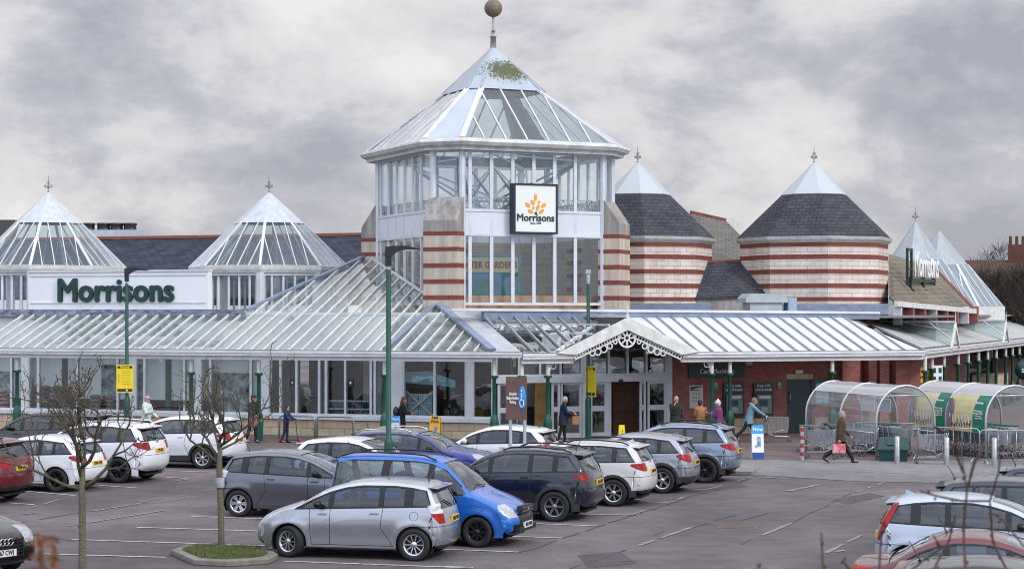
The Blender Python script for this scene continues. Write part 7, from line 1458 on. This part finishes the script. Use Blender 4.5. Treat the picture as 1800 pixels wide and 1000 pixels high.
# ================================================================ trees
bark = mat('bark', (.10, .092, .085), .9, var=.8, vs=5, col2=(.17, .14, .05), bump=.6, bs=25); twigm = mat('twig_bark', (.065, .053, .048), .9, var=.7, vs=7, col2=(.13, .115, .05), bump=.4, bs=30)
def bare_tree(name, label, base, h_fork, rtr, spread, htop, seed, nl=8, lean=(0, 0)):
    rg = random.Random(seed); M_ = at(base); t = empty(name, M_); tag(t, label, 'tree', 'bare trees in the car park'); T = MB(); Bm = MB(); fork = Vector((lean[0], lean[1], h_fork))
    T.tube([(0, 0, -.02), (.0, 0, .15), (lean[0] * .5 + .01, lean[1] * .5, h_fork * .5), tuple(fork), tuple(fork + Vector((.02, 0, .5))), tuple(fork + Vector((-.02, .02, htop - h_fork - .3)))], [rtr * 1.25, rtr, rtr * .92, rtr * .9, rtr * .6, rtr * .18], 10)
    for i in range(5): a = rg.random() * 6.28; z = .4 + rg.random() * (h_fork - .6); T.sphere((lean[0] * z / h_fork + rtr * .8 * math.cos(a), lean[1] * z / h_fork + rtr * .8 * math.sin(a), z), rtr * .28, 6)
    def grow(p, d, L_, r, lev):
        n = 5 if lev < 2 else 4; pts = [p]; rs = [r]; q = p.copy(); dd = d.copy()
        for i in range(n):
            kk = .32 if lev < 2 else .55; dd = (dd + Vector((rg.uniform(-kk, kk), rg.uniform(-kk, kk), rg.uniform(-kk * .7, kk) + (.16 if lev > 0 else .10)))).normalized(); q = q + dd * L_ / n; pts.append(q.copy()); rs.append(r * (1 - .66 * (i + 1) / n) + .0022)
            if lev < 4 and i > 0:
                for _ in range(1 if rg.random() < (.85, .88, .88, .42)[lev] else (2 if lev == 0 else 0 if lev > 1 else 1)):
                    sd = dd.cross(Vector((rg.uniform(-1, 1), rg.uniform(-1, 1), rg.uniform(-.3, 1)))).normalized(); grow(q, (dd * .5 + sd * .9 + Vector((0, 0, .12))).normalized(), L_ * rg.uniform(.34, .56), max(r * (.5, .5, .6, .8)[lev], .0042), lev + 1)
        Bm.tube(pts, rs, 6 if lev < 2 else 4, cap=True)
        if rg.random() < .35: Bm.sphere(pts[-1], rs[-1] * 1.7, 5)
        if lev < 2: 
            for q_ in pts[1:-1]: Bm.sphere(q_, rs[pts.index(q_)] * 1.25, 5)
    for i in range(nl):
        a = 2 * math.pi * i / nl + rg.uniform(-.3, .3); el = R(rg.choice((8, 20, 32, 48))); z = h_fork + rg.uniform(-.05, .55); grow(Vector((fork.x, fork.y, z)), Vector((math.cos(a) * math.cos(el), math.sin(a) * math.cos(el), math.sin(el))), spread * rg.uniform(.8, 1.1), rtr * rg.uniform(.38, .52), 0)
    grow(fork + Vector((0, 0, .9)), Vector((.1, 0, 1)), (htop - h_fork) * .75, rtr * .45, 0)
    T.build('trunk', bark, t, M_); Bm.build('crown', twigm, t, M_); return t
g2 = G(389, 971); bare_tree('bare_tree', 'bare tree with a banded trunk growing from the small grass island', g2, 1.66, .066, 1.45, 2.45, 4, nl=7, lean=(-.04, 0))
g1_ = G(144, 1024); bare_tree('bare_tree', 'bare tree at the left whose foot is below the picture', g1_, 1.60, .068, 1.4, 2.55, 11, nl=7)
MB().lathe([(.092, 1.28), (.094, 1.30), (.094, 1.46), (.09, 1.48)], 12, (g2.x - .03, g2.y, 0)).build('tape_band', mat('tape_grey', (.38, .40, .42), .5, var=.4, vs=8), [o for o in C.objects if o.name.startswith('bare_tree')][0], Matrix())
ip = [G(300, 975), G(340, 993), G(400, 996), G(474, 991), G(489, 983), G(470, 970), G(380, 965), G(330, 966)]; cx_ = sum(ip, Vector()) / 8
kb = MB(); kb.slab([(p.x, p.y, 0) for p in ip], (0, 0, .11)); o = kb.build('island_kerb', mat('old_kerb', (.22, .21, .185), .9, var=.7, vs=4, col2=(.10, .10, .06)), bevel=.02); tag(o, kind='structure')
gi = [cx_ + (p - cx_) * .80 for p in ip]; o = MB().poly([(p.x, p.y, .116) for p in gi]).build('island_turf', mat('turf', (.05, .07, .022), .9, var=1, vs=6, col2=(.13, .13, .04)), None, Matrix()); 
if o.data.polygons[0].normal.z < 0: o.data.flip_normals()
tag(o, kind='structure')
rg = random.Random(3); gr = MB()
def inpoly(p, poly):
    c_ = False; j = len(poly) - 1
    for i in range(len(poly)):
        if (poly[i].y > p[1]) != (poly[j].y > p[1]) and p[0] < (poly[j].x - poly[i].x) * (p[1] - poly[i].y) / (poly[j].y - poly[i].y) + poly[i].x: c_ = not c_
        j = i
    return c_
xs = [p.x for p in gi]; ysl = [p.y for p in gi]; cnt = 0
while cnt < 5200:
    x, y = rg.uniform(min(xs), max(xs)), rg.uniform(min(ysl), max(ysl))
    if not inpoly((x, y), gi): continue
    h, a = rg.uniform(.03, .085), rg.random() * 6.28; dx, dy = .007 * math.cos(a), .007 * math.sin(a); gr.add([(x - dx, y - dy, .115), (x + dx, y + dy, .115), (x + rg.uniform(-.03, .03), y + rg.uniform(-.03, .03), .115 + h)], [(0, 1, 2)]); cnt += 1
o = gr.build('grass', mat('grass_blade', (.065, .12, .022), .8, var=1, vs=3.5, col2=(.16, .14, .06))); tag(o, 'short green grass on the kerbed tree island', 'grass', kind='stuff')
# far side: houses and winter trees
hb_ = mat('house_brick', (.13, .055, .04), .9, var=.3, vs=1); hr_ = mat('house_roof', (.09, .05, .035), .9, var=.4, vs=.8, pat=(.6, .35, .03, (.10, .055, .04), (.05, .03, .025)))
def house(px, d, w_, hE, hR, rz, label, ch=((.3, 3),)):
    M_ = at(((px - 900) * d / F, d, 0), rz); t = empty('brick_house', M_); tag(t, label, 'house', 'houses beyond the supermarket'); D_ = 9
    MB().box(-w_ / 2, w_ / 2, 0, D_, 0, hE).build('wall', hb_, t, M_)
    r_ = MB(); r_.slab([(-w_ / 2 - .4, -.4, hE), (w_ / 2 + .4, -.4, hE), (w_ / 2 - .6, D_ / 2, hR), (-w_ / 2 + .6, D_ / 2, hR)], (0, 0, .15)); r_.slab([(-w_ / 2 - .4, D_ + .4, hE), (w_ / 2 + .4, D_ + .4, hE), (w_ / 2 - .6, D_ / 2, hR), (-w_ / 2 + .6, D_ / 2, hR)], (0, 0, .15)); ro = r_.build('roof', hr_, t, M_)
    gx = w_ * .12; g_ = MB(); g_.slab([(gx - 2.4, -.8, 0), (gx + 2.4, -.8, 0), (gx + 2.4, -.8, hE), (gx, -.8, hE + (hR - hE) * .8), (gx - 2.4, -.8, hE)], (0, .8, 0)); g_.build('gable', hb_, t, M_); g2_ = MB()
    for s_ in (1, -1): g2_.slab([(gx, -1.0, hE + (hR - hE) * .84), (gx + s_ * 2.8, -1.0, hE - .2), (gx + s_ * 2.8, D_ * .4, hE - .2), (gx, D_ * .4, hE + (hR - hE) * .84)], (0, 0, .15))
    g2_.build('gable_roof', hr_, t, M_)
    for wx, wz in ((gx, hE - 1.5), (w_ * .38, hE - 1.6), (-w_ * .3, hE - 1.6), (gx, hE - 4.3)): yy_ = -.85 if wx == gx else -.05; wo = MB(); wo.box(wx - 1.1, wx + 1.1, yy_ - .04, yy_, wz - .75, wz + .75); wo = wo.build('window', white, t, M_); wp = MB(); [wp.box(wx - 1.0 + i * .7, wx - .42 + i * .7, yy_ - .06, yy_ - .04, wz - .65, wz + .65) for i in range(3)]; wp.build('pane', trim_m, wo, M_)
    for fx, n in ch:
        MB().box(fx * w_ - .7, fx * w_ + .7, D_ / 2 - .4, D_ / 2 + .4, hR - .8, hR + 1.4).build('chimney', hb_, ro, M_); [MB().lathe([(.14, hR + 1.4), (.12, hR + 2.1)], 8, (fx * w_ - .5 + i * .5, D_ / 2, 0)).build('chimney_pot', hb_, ro, M_) for i in range(n)]
house(1775, 150, 13, 5.9, 8.9, R(-12), 'dark brick house with a white gable window above the right canopy', ((.06, 3), (.28, 2))); house(1715, 165, 12, 5.6, 8.4, R(-12), 'further brick house mostly hidden by the glazed pyramids', ((-.2, 2),)); house(1830, 172, 14, 6.4, 9.0, R(-8), 'third brick house cut by the right edge of the picture', ((-.1, 2),))
def wtree(px, d, h, sp, seed, label, dens=4200):
    M_ = at(((px - 900) * d / F, d, 0)); t = empty('winter_tree', M_); tag(t, label, 'tree', 'winter trees behind the car park'); rg = random.Random(seed); T = MB(); T.tube([(0, 0, 0), (.1, 0, h * .25), (0, .1, h * .5), (.1, 0, h * .8)], [.28, .22, .14, .04], 8); B_ = MB()
    for i in range(16):
        z = h * rg.uniform(.15, .6); a = rg.random() * 6.28; d_ = Vector((math.cos(a), math.sin(a), rg.uniform(.5, 1.6))).normalized(); p = Vector((0, 0, z)); T.tube([p, p + d_ * sp * .5, p + d_ * sp * .9 + Vector((0, 0, .5))], [.09, .05, .015], 5)
    for i in range(dens):
        a = rg.random() * 6.28; r_ = sp * math.sqrt(rg.random()); z = h * (.12 + .88 * rg.random()); r_ *= math.sin(min(1, (1 - z / h) * 1.6 + .18) * math.pi / 2); p = Vector((r_ * math.cos(a), r_ * math.sin(a), z)); d_ = Vector((math.cos(a) * .5 + rg.uniform(-.6, .6), math.sin(a) * .5 + rg.uniform(-.6, .6), rg.uniform(.2, 1.2))).normalized(); B_.bar(p, p + d_ * rg.uniform(.5, 1.2), .022, .022)
    T.build('trunk', twigm, t, M_); B_.build('crown', mat('far_twigs', (.075, .060, .048), .95, var=.5, vs=.8), t, M_)
wtree(1738, 118, 6.9, 2.3, 1, 'dense dark winter tree just right of the glazed pyramids', 2000); wtree(1775, 122, 6.7, 2.8, 2, 'dense dark winter tree under the brick house gable', 3000); wtree(1812, 116, 7.1, 2.8, 3, 'winter tree cut by the right edge behind the canopy', 2600)
for i, (px, hh2) in enumerate(((1738, 10.5), (1757, 11.0), (1716, 9.6))):
    wtree(px, 185, hh2, 1.3, 20 + i, ('thin bare treetop above the house ridge, middle one', 'tallest thin bare treetop above the house ridge', 'lowest thin bare treetop next to the white pyramid')[i], 500)
o = MB().box(0, 26, 0, .3, 0, 2.1).build('boundary_wall', hb_, None, at(P(1745, 680, 108), R(12))); o.location.z = 0; tag(o, 'low brick boundary wall beyond the right wing columns', 'wall')
# ================================================================ foreground stems close to the camera
dry = mat('dry_stem', (.10, .055, .04), .9, var=.4, vs=9); rg = random.Random(8)
def stems(name, label, specs, d0, m, seeds=True, leafm=None):
    M_ = at(((specs[0][0][0] - 900) * d0 / F, d0, 0)); o0 = Vector(((specs[0][0][0] - 900) * d0 / F, d0, 0)); t = empty(name, M_); tag(t, label, 'dry plant'); B_ = MB(); L_ = MB()
    for pts in specs:
        q = [P(x, y, d0 + rg.uniform(-.3, .3)) - o0 for x, y in pts]; 
        q = [Vector((q[0].x + rg.uniform(-.1, .1), q[0].y, 0))] + q if pts[0][1] >= 1000 else q; B_.tube(q, [.009 if pts[0][1] >= 1000 else .006] + [.006 * (1 - i / len(q)) + .003 for i in range(1, len(q))], 6)
        if seeds:
            for i in range(1, len(q) - 1):
                for _ in range(2): p = q[i].lerp(q[i + 1], rg.random()); B_.sphere(p + Vector((rg.uniform(-.012, .012), 0, rg.uniform(-.02, .02))), .009, 5, sq=(1, 1, 1.5))
    B_.build('stem', m, t, M_)
    if leafm:
        for _ in range(26): c_ = P(specs[0][0][0] + rg.uniform(-22, 26), rg.uniform(938, 1004), d0) - o0; a = rg.random() * 6.28; L_.add([c_ + Vector((math.cos(a + k_ * 1.57) * (.020 if k_ % 2 == 0 else .009), rg.uniform(-.01, .01), math.sin(a + k_ * 1.57) * (.020 if k_ % 2 == 0 else .009))) for k_ in range(4)], [(0, 1, 2, 3)])
        L_.build('leaf', leafm, t, M_)
stems('dry_plant', 'tall brown forked stem out of focus at the right edge', [[(1697, 1002), (1694, 930), (1700, 860), (1690, 800)], [(1700, 860), (1712, 815), (1735, 772)], [(1693, 830), (1680, 795), (1682, 770)], [(1690, 802), (1680, 786), (1672, 780)]], 9.5, dry)
stems('dry_plant', 'thin leaning seed stems in front of the right foreground cars', [[(1770, 1002), (1745, 950), (1740, 880), (1755, 830), (1762, 780)], [(1740, 880), (1690, 880), (1650, 872), (1618, 863)], [(1800, 960), (1762, 912), (1742, 900)], [(1640, 1002), (1668, 950), (1680, 905)], [(1600, 1002), (1655, 962), (1640, 940)]], 10.5, dry)
stems('dry_plant', 'upright dark seed spike at the bottom beside the road arrow', [[(1447, 1002), (1445, 965), (1444, 935)], [(1494, 1002), (1482, 985)], [(1546, 1002), (1548, 950), (1552, 930)], [(1336, 1002), (1331, 992)]], 10.0, dry)
stems('dry_plant', 'cluster of withered orange brown leaves blurred at the bottom left', [[(76, 1002), (74, 970), (70, 945)]], 6.5, dry, False, mat('withered', (.24, .09, .03), .9, var=.4, vs=9))
